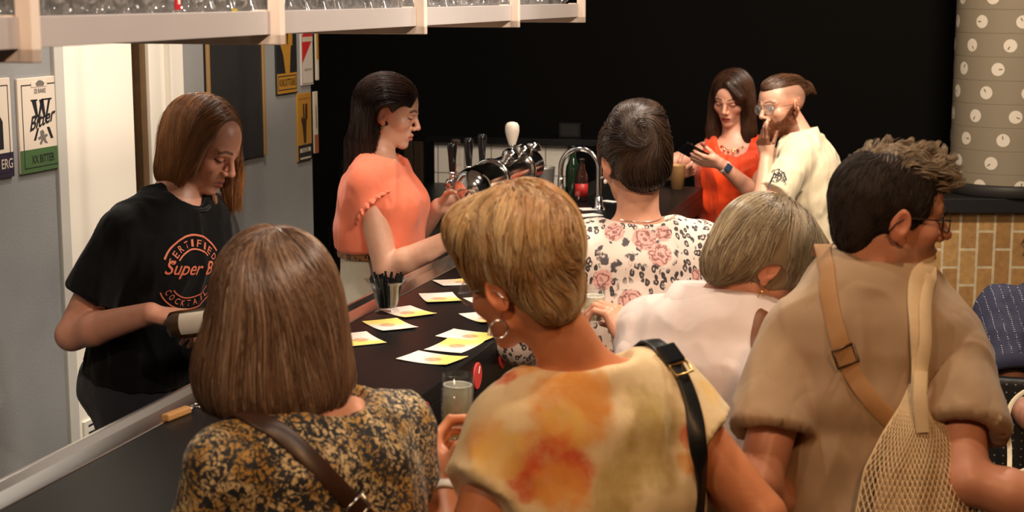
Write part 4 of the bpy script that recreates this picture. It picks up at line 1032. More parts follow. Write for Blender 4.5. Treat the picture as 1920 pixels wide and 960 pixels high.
for i, (d, white) in enumerate(((5.40, 0), (5.60, 0), (5.77, 0), (5.96, 1))):
    n0 = -1.725 if not white else -1.66; zt = ZT - .005 + (.05 if white else 0)
    b = MB(); b.tube([B(-1.66, d, zt), B(n0 - .02, d, zt)], [.02, .022], 20); b.lathe(B(n0, d, zt), [(0, -.026), (.018, -.024), (.026, -.008), (.026, .008), (.018, .024), (0, .026)], 24, axis=BD)
    if not white: b.tube([B(n0, d, zt - .01), B(n0 - .012, d - .01, zt - .05), B(n0 - .03, d - .015, zt - .13)], [.011, .009, .007], 14)
    b.tube([B(n0, d, zt + .015), B(n0, d, zt + .045)], [.012, .008], 16); b.lathe(B(n0, d, zt + .04), [(.0, 0), (.012, .0), (.014, .004), (.012, .009), (0, .009)], 20)
    b.build('tap_body', M_tap, tp, smooth=True)
    if white: pr = [(0, .0), (.012, .0), (.015, .006), (.024, .035), (.028, .055), (.027, .075), (.020, .086), (.008, .09), (0, .09)]
    else: pr = [(0, .0), (.009, .0), (.0115, .01), (.014, .05), (.0175, .085), (.0175, .1), (.012, .108), (0, .11)]
    h = MB().lathe(B(n0, d, zt + .045), pr, 28).build('tap_handle', mat('handle_white', srgb(232, 218, 205), .25) if white else M_blackgloss, tp, smooth=True)
    if white: MB().box(B(n0 + .0235, d - .014, zt + .095), (BD * .8 + BN * .55) * .007, UP * .009, nrm(BN * .8 - BD * .55) * .0012).build('badge', M_ink, h)
MB().box(B(-1.75, 5.52, ZT + .10), BN * .017, BD * .005, UP * .05).build('clear_plaque', M_clearplastic, tp, bevel=.002)
MB().box(B(-1.75, 5.52, ZT + .035), BN * .004, BD * .004, UP * .02).build('plaque_holder', M_tap, tp)
for d in (5.72, 5.9, 6.05): MB().lathe(B(-1.60, d, ZT + .06), [(0, .0), (.03, .0), (.034, .012), (.028, .03), (.012, .04), (0, .042)], 28).build('tower_cap', M_tap, tp, smooth=True)
# faucet
fc = root('faucet', onz(1122, 392, 1.1), 'tall chrome gooseneck tap arching over the bar', 'faucet'); p0 = onz(1122, 392, 1.1); sp = onz(1050, 372, 1.1)
dirn = nrm(A(-1, .25, 0)); R_ = .082; ht = .17
pts = [p0 + UP * z for z in (.0, .05, .1, ht)] + [p0 + UP * ht + dirn * R_ * (1 - math.cos(a)) + UP * R_ * 1.05 * math.sin(a) for a in np.linspace(.2, math.pi, 14)] + [p0 + dirn * 2 * R_ + UP * z for z in (ht - .03, ht - .06)]
MB().tube(pts, .0115, 16).build('neck', M_chrome, fc, smooth=True)
MB().lathe(p0, [(0, 0), (.028, 0), (.029, .005), (.02, .012), (.0165, .05), (.0135, .055)], 24).build('base', M_chrome, fc, smooth=True)
MB().lathe(p0 + dirn * 2 * R_ + UP * (ht - .085), [(0, 0), (.012, 0), (.014, .004), (.014, .04), (.011, .046)], 20).build('spout_tip', M_chrome, fc, smooth=True)
MB().tube([p0 + UP * .13 + dirn * .0, p0 + UP * .14 - dirn * .035], [.009, .006], 12).build('lever', M_chrome, fc, smooth=True)
# bucket, bottles, box, cup
p = B(-1.95, 7.55, .9955); ib = root('ice_bucket', p, 'small brushed steel bucket beside the gooseneck tap', 'bucket')
MB().lathe(p, [(0, 0), (.048, 0), (.052, .004), (.062, .165), (.065, .168), (.065, .171), (.060, .169), (.050, .01), (0, .008)], 40).build('pail', M_steel, ib, smooth=True)
MB().lathe(p + UP * .1695, [(.0605, -.003), (.0645, 0), (.0605, .003), (.058, 0)], 40, closed=True).build('rim', M_chrome, ib, smooth=True)
def bottle(p, hgt, r, col, label, lcol=None, cap=True):
    o = root('bottle', p, label, 'bottle'); k = hgt / .24
    pr = [(0, 0), (r * .9, 0), (r, .004), (r, .12 * k), (r * .9, .145 * k), (.016, .18 * k), (.013, .20 * k), (.0125, .235 * k), (.015, .236 * k), (.015, .24 * k), (0, .24 * k)]
    MB().lathe(p, pr, 32).build('glass_body', col, o, smooth=True)
    if lcol: MB().lathe(p, [(r + .0008, .03 * k), (r + .0008, .10 * k)], 32).build('label', lcol, o, smooth=True)
    if cap: MB().lathe(p + UP * hgt * .995, [(.0155, -.012), (.0155, 0), (.0, .003)], 20).build('cap', M_blackgloss, o, smooth=True)
M_dkglass = mat('dark_green_glass', (.02, .05, .025), .05, trans=.6, ior=1.5)
bottle(onz(1074, 371, 1.1), .235, .034, M_dkglass, 'dark green bottle standing under the arched tap')
bottle(onz(1090, 377, 1.1), .19, .028, mat('cola_glass', (.05, .02, .015), .05, trans=.4, ior=1.5), 'small dark bottle with a red label under the arched tap', mat('label_red', srgb(170, 40, 36), .4))
p = B(-1.98, 8.28, 1.25); bx = root('black_box', p, 'small upright black box on the ledge behind the tap', 'box')
MB().box(p + UP * .04, BN * .06, BD * .04, UP * .04).build('housing', M_blackgloss, bx, bevel=.004); MB().box(p + UP * .042 - BD * .0405, BN * .045, BD * .001, UP * .028).build('front', M_blackmat, bx)
p = onz(1270, 354, 1.1); cu = root('paper_cup', p, 'tan paper cup on the bar in front of the seated woman', 'cup')
pr = [(0, .004), (.026, .004), (.027, 0), (.0285, 0), (.0385, .108), (.0405, .111), (.0385, .114), (.037, .110), (.0275, .01), (0, .009)]
MB().lathe(p, pr, 36).build('cup_wall', mat('cup_tan', srgb(196, 150, 98), .55), cu, smooth=True)
MB().lathe(p, [(0, .095), (.0362, .095)], 36).build('drink', mat('foam', srgb(200, 170, 120), .6), cu, smooth=True)
# high table with green bowl by the brick wall
p = A(*(P(1890, 612, 5.7)[:2]), 0.0) + A(.06, 0, 0); tz = float(P(1890, 606, 5.7)[2]) - .055
tb = root('high_table', p, 'small dark round table by the brick wall', 'table')
MB().lathe(p, [(0, tz - .03), (.29, tz - .03), (.3, tz - .02), (.3, tz - .004), (.296, tz), (0, tz)], 48).build('table_top', M_brownwood, tb); MB().lathe(p, [(.0, 0.0), (.2, 0), (.2, .012), (.04, .03), (.03, .05), (.03, tz - .03)], 32).build('pedestal', M_blackmat, tb, smooth=True)
bp = A(*(P(1884, 590, 5.6)[:2]), tz); bw = MB().lathe(bp, [(0, .0), (.035, 0), (.04, .006), (.062, .05), (.075, .10), (.078, .103), (.074, .103), (.058, .052), (.036, .01), (0, .009)], 40).build('bowl', mat('lime_green', srgb(120, 170, 40), .4), smooth=True, loc=bp)
setp(bw, 'lime green bowl on the small table by the bricks', 'bowl')
# ---------------------------------------------------------------- the people
ONLY = None
def want(k): return ONLY is None or k in ONLY
M_skin = skin_mat('skin')
M_hair = hair_mat('hair_strands', .36)
M_hairdry = hair_mat('hair_strands_matte', .6, .15)
def fabric(name, col, rough=.8, noise=.06, weave=1400, bump=.15, sheen=.2, fold=.28):
    k = NT(name); o = k.obj(); n = k.noise(o, 14, 3); f = k.math('MULTIPLY_ADD', n, 2 * noise, 1 - noise)
    nd = k.n('ShaderNodeVectorMath', operation='SCALE'); nd.inputs[0].default_value = col[:3]; k.link(f, nd.inputs[3]); k.link(nd.outputs[0], k.b.inputs['Base Color'])
    k.b.inputs['Roughness'].default_value = rough; k.b.inputs['Sheen Weight'].default_value = sheen; k.b.inputs['Specular IOR Level'].default_value = .25 if max(col[:3]) > .02 else .08
    fo = k.noise(k.mapping(k.warp(o, 5, .06), (1, 1, .38)), 13, 2, .45); rid = k.math('ABSOLUTE', k.math('SUBTRACT', fo, .5))
    b1 = k.n('ShaderNodeBump'); k.link(rid, b1.inputs['Height']); b1.inputs['Strength'].default_value = fold; b1.inputs['Distance'].default_value = .035
    b2 = k.n('ShaderNodeBump'); k.link(k.noise(o, weave, 2), b2.inputs['Height']); b2.inputs['Strength'].default_value = bump; b2.inputs['Distance'].default_value = .0006; k.link(b1.outputs[0], b2.inputs['Normal']); k.link(b2.outputs[0], k.b.inputs['Normal']); return k.m
M_jeans = fabric('denim_dark', (.018, .021, .03)); M_blackcloth = fabric('black_cloth', (.008, .008, .009)); M_whitejeans = fabric('white_denim', srgb(206, 200, 184)); M_greytrouser = fabric('grey_cloth', (.06, .055, .05)); M_beigetrouser = fabric('beige_cloth', (.20, .15, .10))
M_shoe = mat('shoe_dark', (.02, .018, .016), .5)
M_gold = mat('gold', (.85, .58, .22), .22, 1.0); M_silver = mat('silver', (.8, .8, .8), .2, 1.0); M_pearl = mat('pearl', (.85, .80, .74), .25)
M_lens = mat('lens', (.9, .9, .9), .02); M_lens.node_tree.nodes['Principled BSDF'].inputs['Alpha'].default_value = .10; M_frame_dark = mat('spectacle_frame', (.03, .025, .025), .3)
M_leather = mat('brown_leather', (.045, .018, .010), .35, noise=.2, nscale=40, bump=.2, bscale=300, bdist=.0008); M_tan = mat('tan_webbing', srgb(176, 130, 84), .6, noise=.12, nscale=40, bump=.2, bscale=500, bdist=.0008); M_blackstrap = mat('black_leather', (.012, .012, .012), .4, bump=.2, bscale=300, bdist=.0006)
SK = dict(a=srgb(205, 148, 122), b=srgb(214, 160, 134), c=srgb(196, 134, 108))
def person(px, label):
    return root('person', A(px[0], px[1], 0), label, 'person')
def bounds(fig, head, pad=.16):
    pts = [fig.nb, fig.pel, head.c, *fig.sh.values(), *fig.elb.values(), *fig.wr.values(), *fig.hip.values(), *fig.kn.values(), *fig.an.values()]
    p = np.array(pts); lo = p.min(0) - pad; hi = p.max(0) + pad; hi[2] = max(hi[2], head.c[2] + .16); lo[2] = min(lo[2], fig.fz) if fig.fz == 0 else lo[2]
    return lo, hi
def body_of(rt, fig, head, skin, hands=(), facing_h=.0028, hand_h=.0032, coarse=.013, feet=True, **ck):
    lo, hi = bounds(fig, head); lo[2] = min(lo[2], fig.fz + .0)
    fine = [(head.c, (.125, .145, .145), facing_h)]
    for e, (f, p, kw) in hands: fine.append((fig.wr[e] + nrm(f) * .08, .12, hand_h))
    for e in fig.elb:
        m_ = (fig.elb[e] + fig.wr[e]) / 2; fine.append((m_, np.abs(fig.elb[e] - fig.wr[e]) / 2 + .05, .0075))
    V = Vox(lo, hi, coarse, fine); ckb = {k: ck.pop(k) for k in list(ck) if k in ('thick', 'neck', 'armk')}
    fig.body(V, head, **ckb)
    for e, (f, p, kw) in hands: hand(V, fig.wr[e], f, p, e == -1, **kw)
    if feet: V.cutplane(A(0, 0, fig.fz + .03), -UP)
    v, q = V.mesh(); v = relax(v, q, 1)
    return mk('body', v, q, M_skin, rt, cols=head.colors(v, skin, **ck))
def garment(rt, name, fig, head, m, fn, h=.0065, amp=.004, sc=(15, 15, 5), seed=0, lo=None, hi=None, rel=2, fine=()):
    l, u = bounds(fig, head, .24); l = l if lo is None else np.maximum(l, lo); u = u if hi is None else np.minimum(u, hi)
    V = Vox(l, u, h, fine); fn(V); v, q = V.mesh(); v = relax(v, q, rel); v = folds(v, q, amp, sc, seed)
    o = mk(name, v, q, m, rt); return o, bvh(v, q)
def lower(rt, fig, head, m, name='trousers', top=.16, h=.016, **kw):
    l, u = bounds(fig, head, .12); u[2] = fig.spine(top)[2] + .08
    V = Vox(l, u, h); fig.trousers(V, top=top, **kw); v, q = V.mesh(); v = relax(v, q, 2); v = folds(v, q, .003, (14, 14, 6), 3); mk(name, v, q, m, rt)
    V = Vox(np.minimum(fig.an[1], fig.an[-1]) - A(.18, .18, .12), np.maximum(fig.an[1], fig.an[-1]) + A(.18, .18, .08), .012); fig.shoes(V); v, q = V.mesh()
    for e in (1, -1):
        c = v - fig.an[e]; other = v - fig.an[-e]; keep = (np.linalg.norm(c, axis=1) < np.linalg.norm(other, axis=1)); qq = q[keep[q].all(1)]
        if len(qq):
            idx = np.unique(qq); mp = np.full(len(v), -1); mp[idx] = np.arange(len(idx)); mk('shoe', v[idx], mp[qq], M_shoe, rt)
def hairvox(head, pad=(.16, .17, .17), lo=None, hi=None, h=.0045):
    l = head.c - np.array(pad) if lo is None else lo; u = head.c + np.array(pad) if hi is None else hi
    return Vox(l, u, h)
def cap(V, hd, grow=.010, c=(0, -.012, .032), r=(.0755, .100, .084), k=0.0):
    V.add(ell(hd.L(*c), (A(*r) + grow) * hd.sc, hd.R), k)
def facecut(V, hd, c=(0, .118, -.03), r=(.074, .074, .115), k=.008): V.sub(ell(hd.L(*c), A(*r) * hd.sc, hd.R), k)
def earcut(V, hd, sides=(1, -1), c=(.085, -.002, -.018), r=(.03, .028, .042)):
    for s in sides: V.sub(ell(hd.L(c[0] * s, c[1], c[2]), A(*r) * hd.sc, hd.R), .005)
def flow(hd, src, down=1.0, radial=6.0, extra=None, gravity=0.0):
    """comb away from a crown point, towards the head's down"""
    s0 = hd.L(*src); dn = -hd.R[:, 2]; ex = hd.R @ np.array(extra, float) if extra is not None else 0
    def f(p, t):
        r = p - s0; r = r - np.outer(r @ dn, dn) * .5
        return r * radial + dn * down + ex + A(0, 0, -1) * gravity
    return f
def ringm(c, r, tr, axis, seg=28, t0=0., t1=6.2832):
    axis = nrm(axis); x = nrm(np.cross(axis, A(.2, .3, .93))); y = np.cross(axis, x)
    return MB().tube([c + (x * math.cos(a) + y * math.sin(a)) * r for a in np.linspace(t0, t1, seg)], tr, 8)
def earring(rt, hd, side, kind, m, r=.013):
    p = hd.L(side * .0815, -.004, -.050)
    if kind == 'hoop': ringm(p - UP * r, r, .0013, hd.R[:, 0] * .5 + hd.R[:, 1] * .85).build('earring', m, rt, smooth=True)
    elif kind == 'stud': MB().lathe(p - UP * .003, [(0, -.006), (.0035, -.005), (.006, 0), (.0035, .005), (0, .006)], 16).build('earring', m, rt, smooth=True)
    else: MB().tube([p + UP * .004, p - UP * .004, p - UP * .020], [.0012, .0015, .003], 8).build('earring', m, rt, smooth=True)
def spectacles(rt, hd, m, lens_r=(.0245, .020), round_=True, name='spectacles', ts=(1, -1), tr=.0011):
    L = hd.L; g = MB()
    for s in (1, -1):
        pts = [L(s * (.033 + lens_r[0] * math.cos(a)), .1025 - .010 * abs((.033 + lens_r[0] * math.cos(a)) / .06) ** 2, -.006 + lens_r[1] * (abs(math.sin(a)) ** (.8 if not round_ else 1)) * np.sign(math.sin(a))) for a in np.linspace(0, 2 * math.pi, 30)]
        g.tube(pts, tr, 6, cap=False)
        g.tube([L(s * .0575, .0935, .0), L(s * .066, .088, .002), L(s * .074, .06, .002), L(s * .0795, .0, .004), L(s * .080, -.018, -.006), L(s * .078, -.03, -.022)], tr * 1.1, 6)
    g.tube([L(.0095, .1015, -.001), L(0, .1055, .002), L(-.0095, .1015, -.001)], tr, 6)
    o = g.build(name, m, rt, smooth=True)
    for s in (1, -1):
        v = [L(s * .033, .1015, -.006)]; n = 24
        for a in np.linspace(0, 2 * math.pi, n, endpoint=False): v.append(L(s * (.033 + lens_r[0] * math.cos(a)), .1025 - .010 * ((.033 + lens_r[0] * math.cos(a)) / .06) ** 2, -.006 + lens_r[1] * math.sin(a)))
        v2 = [p + hd.R[:, 1] * .0012 for p in v]
        f = [(0, 1 + i, 1 + (i + 1) % n) for i in range(n)]; k = n + 1; f2 = [(k, k + 1 + (i + 1) % n, k + 1 + i) for i in range(n)]; rim = [(1 + i, k + 1 + i, k + 1 + (i + 1) % n, 1 + (i + 1) % n) for i in range(n)]
        mk('lens', v + v2, f + f2 + rim, M_lens, o, loc=None) if False else mk('lens', np.array(v + v2) - np.array(rt['_w'][:]), f + f2 + rim, M_lens, o)
    return o
def neckband(rt, name, bv, fig, pts_local, r, m):
    pass
def projected_ring(bv, c, axis, x, rads, seg=48, off=.0):
    """closed curve on surface bv around axis through c"""
    y = np.cross(axis, x); out = []; nn = []
    for a in np.linspace(0, 2 * math.pi, seg, endpoint=False):
        d = x * math.cos(a) + y * math.sin(a); o = c + d * .6; h = bv.ray_cast(Vector(map(float, o)), Vector(map(float, -d)))
        if h[0] is not None: out.append(np.array(h[0]) + np.array(h[1]) * off); nn.append(np.array(h[1]))
    return out, nn
def wine_glass(p, axis, label, fill=.62, r=.030, hgt=.135, group=None, liquid=(.93, .88, .74)):
    o = root('drinking_glass', p, label, 'glass', group)
    pr = [(0, 0), (r * .80, 0), (r * .86, .004), (r * .94, .04), (r * 1.02, .085), (r, hgt), (r - .0014, hgt + .0008), (r - .0022, hgt), (r * 1.02 - .0024, .085), (r * .94 - .0024, .04), (r * .82, .009), (0, .008)]
    MB().lathe(p, pr, 48, axis=axis).build('glass_body', M_thin, o, smooth=True)
    zf = .008 + (hgt - .008) * fill
    MB().lathe(p, [(0, .0085), (r * .80, .0095), (r * .94 - .003, .04), (r * 1.02 - .003, min(.085, zf)), (r * 1.0 - .003, zf), (0, zf)], 48, axis=axis).build('drink', drink_mat('sparkling_wine', liquid, .36), o, smooth=True)
    b = MB(); g = np.random.default_rng(4)
    for i in range(40):
        a, rr, z = g.uniform(0, 6.28), r * .9, g.uniform(.02, zf - .004); c_ = p + A(math.cos(a), math.sin(a), 0) * rr * .97 + UP * z; s_ = g.uniform(.0005, .0009)
        b.lathe(c_, [(0, -s_), (s_, 0), (0, s_)], 6)
    b.build('bubbles', M_paper, o, smooth=True)['kind'] = 'stuff'
    ringm(p + nrm(axis) * zf, r * .985 - .003, .0012, axis).build('foam_line', M_paper, o, smooth=True)
    return o
def decal(rt, name, m, v2, faces, bv, org, ex, ey, inward, off=.0012, sub=True):
    """project a flat figure (v2 in metres) along 'inward' onto the cloth bv"""
    out = []
    for a, b in v2:
        o = org + ex * a + ey * b - inward * .3
        h = bv.ray_cast(Vector(map(float, o)), Vector(map(float, inward)))
        out.append((np.array(h[0]) + np.array(h[1]) * off) if h[0] is not None else org + ex * a + ey * b)
    return mk(name, out, faces, m, rt)

# ======== the long-haired barman
def barman():
    s = 4.3; rt = person(P(262, 700, s), 'person with long brown hair in black T-shirt behind the bar, head bowed, arm bent')
    hd = Head(P(380, 268, s), (.93, -.36), 27, 0, 1.02, False, 1.25, 1.05)
    f = Fig(P(322, 378, s), (.86, -.50), 1.79, False, lean=.10, shw=.168)
    f.arm(1, elbow=P(176, 548, 4.18), wrist=P(352, 568, 4.02)); f.arm(-1, wrist=P(425, 600, 4.25), pole=A(.3, .6, -1))
    hands = [(1, (A(1, -.15, -.12), A(.1, .2, -1), dict(curl=(40, 50, 35), tcurl=.6, thumb=(.7, .5, .5)))), (-1, (A(.3, -.9, -.2), A(-.9, -.2, -.3), dict(curl=(45, 50, 35))))]
    body_of(rt, f, hd, srgb(204, 146, 122), hands, lip=srgb(150, 84, 74), brow=srgb(74, 46, 32), stubble=.35, beardc=srgb(110, 74, 54), armk=1.06)
    def shirt(V):
        f.shirt(V, .013, (.62, .60), (.062, .070), hem=.02, waistx=.006); V.add(loft(f.secs(.016)[:3]), .02)
        V.sub(cone(f.nb + UP * .035 + f.F * .056, hd.L(0, .01, -.05), .058, .062), .010); V.cutplane(f.spine(.035), -f.ax)
    o, bv = garment(rt, 't_shirt', f, hd, fabric('black_tee', (.0045, .0045, .005), .85, sheen=.08), shirt, amp=.006, seed=3)
    rp = []; x = f.X
    c = f.nb + f.F * .01; a0 = nrm(hd.c - f.nb)
    for a in np.linspace(0, 6.2832, 50): rp.append(c + f.F * .040 + UP * .012 + (f.X * math.cos(a) * .060 + nrm(f.F - UP * .45) * math.sin(a) * .066))
    MB().tube(rp, .0055, 8, cap=False).build('collar', M_blackcloth, rt, smooth=True)
    lower(rt, f, hd, M_jeans, 'jeans', top=.10)
    # print on the chest
    mo = mat('print_coral', srgb(206, 112, 82), .6); org = project(bv, 352, 508, 0)
    if org:
        p, n = org; inw = -nrm(n * .75 + f.F * .4); ex = nrm(np.cross(UP, -inw)); ey = np.cross(-inw, ex); K = 1 / 620.
        V2 = []; FF = []
        def put(v, fc):
            k = len(V2); V2.extend([tuple(q) for q in v]); FF.extend([tuple(i + k for i in q) for q in fc])
        def text(txt, cx, cy, w, h, shear=0, rot=0):
            v, fc = text_mesh(txt, 1, shear, offset=.008); v = v[:, :2]; ct = (v.max(0) + v.min(0)) / 2; q = (v - ct) / (v.max(0) - v.min(0)) * A(w, h); c, s_ = math.cos(rot), math.sin(rot); put(q @ np.array([[c, s_], [-s_, c]]) + A(cx, cy), fc)
        def arc(cx, cy, r, w, a0, a1, n=26):
            t = np.linspace(math.radians(a0), math.radians(a1), n); v = [(cx + (r + k) * math.cos(a), cy + (r + k) * math.sin(a)) for a in t for k in (0, w)]
            put(v, [(2 * i, 2 * i + 1, 2 * i + 3, 2 * i + 2) for i in range(n - 1)])
        text('Super B', .012, .0, .155, .048, .3, -.13)
        arc(.025, -.012, .098, .005, 28, 152); arc(.025, -.012, .062, .004, 40, 140); arc(.025, -.012, .098, .0035, 205, 330); arc(.025, -.012, .066, .0035, 215, 322)
        for i, ch in enumerate('CERTIFIED'):
            a = math.radians(150 - i * 15.5); text(ch, .025 + .080 * math.cos(a), -.012 + .080 * math.sin(a), .0125 if ch != 'I' else .008, .019, 0, a - math.pi / 2)
        for i, ch in enumerate('COCKTAIL'):
            a = math.radians(212 + i * 14); text(ch, .025 + .082 * math.cos(a), -.012 + .082 * math.sin(a), .012 if ch != 'I' else .004, .017, 0, a + math.pi / 2)
        decal(rt, 'chest_print', mo, V2, FF, bv, p, ex, ey, inw, .0022)
    # hair: centre parting, hanging straight down from the bowed head
    V = hairvox(hd, (.19, .19, .24)); Ry = head_frame(hd.c, f.F * 0 + hd.R[:, 1], 0, 0); c = hd.c; Fh = Ry[:, 1]; X = Ry[:, 0]
    cap(V, hd, .011); V.add(ell(c - Fh * .045 - UP * .02, A(.098, .075, .115), Ry), .03); V.add(ell(c - Fh * .072 - UP * .075 + X * .02, A(.07, .052, .055), Ry), .03)
    V.add(ell(c + X * .066 - Fh * .002 - UP * .022, A(.033, .064, .108), Ry), .02)
    V.add(ell(c - X * .070 + Fh * .045 - UP * .085, A(.024, .034, .105), Ry), .02)
    V.sub(ell(hd.L(.0, .125, -.03), A(.066, .078, .118), hd.R), .008); V.sub(ell(hd.L(.012, .100, .06), A(.066, .058, .062), hd.R), .008); V.sub(ell(hd.L(.035, .118, -.02), A(.085, .072, .13), hd.R), .008)
    V.sub(rbox(c + Fh * .035 - UP * .16 + X * .02, A(.065, .09, .09), Ry, .02), .01)
    def dr(p, t):
        q = hd.q(p); top = np.clip((q[:, 2] - .03) / .07, 0, 1)[:, None]
        fr = np.clip((q[:, 1] + .01) / .07, 0, 1)[:, None] * (q[:, :1] > 0)
        return hd.R[:, 0][None] * np.sign(q[:, :1]) * top * 1.2 - Fh[None] * (top * .35 + fr * 1.1) + A(0, 0, -1.0)
    zn, zf = P(350, 352, 4.25)[2], P(440, 394, 4.36)[2]
    def zmin(pts):
        r = (pts - c); far = (r @ X) < -.02; return np.where(far, zf, zn)
    def post(pts, cid):
        q = hd.q(pts.reshape(-1, 3)).reshape(pts.shape); bad = ((q[:, :, 1] > .054) & (q[:, :, 0] > -.05) & (q[:, :, 2] < .085)).any(1); return pts[~bad], cid[~bad]
    pal = [srgb(136, 90, 56), srgb(106, 68, 42), srgb(168, 114, 70), srgb(88, 56, 36)]
    make_hair(rt, V, dr, 8000, .20, pal, M_hair, .0008, name='hair', tipc=srgb(176, 118, 68), tipw=.6, clump=320, clump_amt=.58, jitter=.11, n=16, off=(-.001, .004), keep=lambda c_: (hd.q(c_)[:, 1] < .085) * 1.0, seed=4, zfree=zn - .03, zmin=zmin, post=post)
    g = MB()
    for i in range(16):
        b = hd.L(rng.uniform(-.008, .008), .090 + rng.uniform(-.004, .004), -.108); g.tube([b, b - UP * .018 + hd.R[:, 1] * .003, b - UP * rng.uniform(.03, .042) + hd.R[:, 1] * .002 + A(rng.normal(0, .002), 0, 0)], [.0012, .001, .0004], 5)
    g.build('goatee', mat('goatee_hair', srgb(130, 88, 56), .5), rt, smooth=True)
    # bottle held level in the hand
    ax = nrm(P(430, 598, 3.98) - P(320, 611, 4.02)); p = P(321, 611, 4.02)
    bt = root('bottle', p, 'brown bottle with white label held level by the barman', 'bottle')
    pr = [(0, .004), (.030, .0), (.035, .005), (.036, .02), (.036, .125), (.030, .15), (.018, .185), (.0145, .21), (.014, .25), (.0165, .252), (.0165, .262), (0, .263)]
    MB().lathe(p, pr, 36, axis=ax).build('glass_body', mat('brown_glass', (.10, .06, .02), .06, trans=.55, ior=1.5), bt, smooth=True)
    xx = nrm(np.cross(ax, UP)); yy = np.cross(ax, xx) * 1.0
    def lab(x, a): return p + ax * x + (xx * math.cos(a) + yy * math.sin(a)) * .0368
    A0 = math.atan2(-(yy @ ray(340, 610)), -(xx @ ray(340, 610))); vs = [lab(x, A0 + a) for x in np.linspace(.038, .105, 6) for a in np.linspace(-.85, .75, 14)]
    lb = MB(); lb.add(vs, [(i * 14 + j, (i + 1) * 14 + j, (i + 1) * 14 + j + 1, i * 14 + j + 1) for i in range(5) for j in range(13)]); lo_ = lb.build('label', mat('label_paper', srgb(214, 204, 190), .5), bt, smooth=True)
if want('barman'): barman()

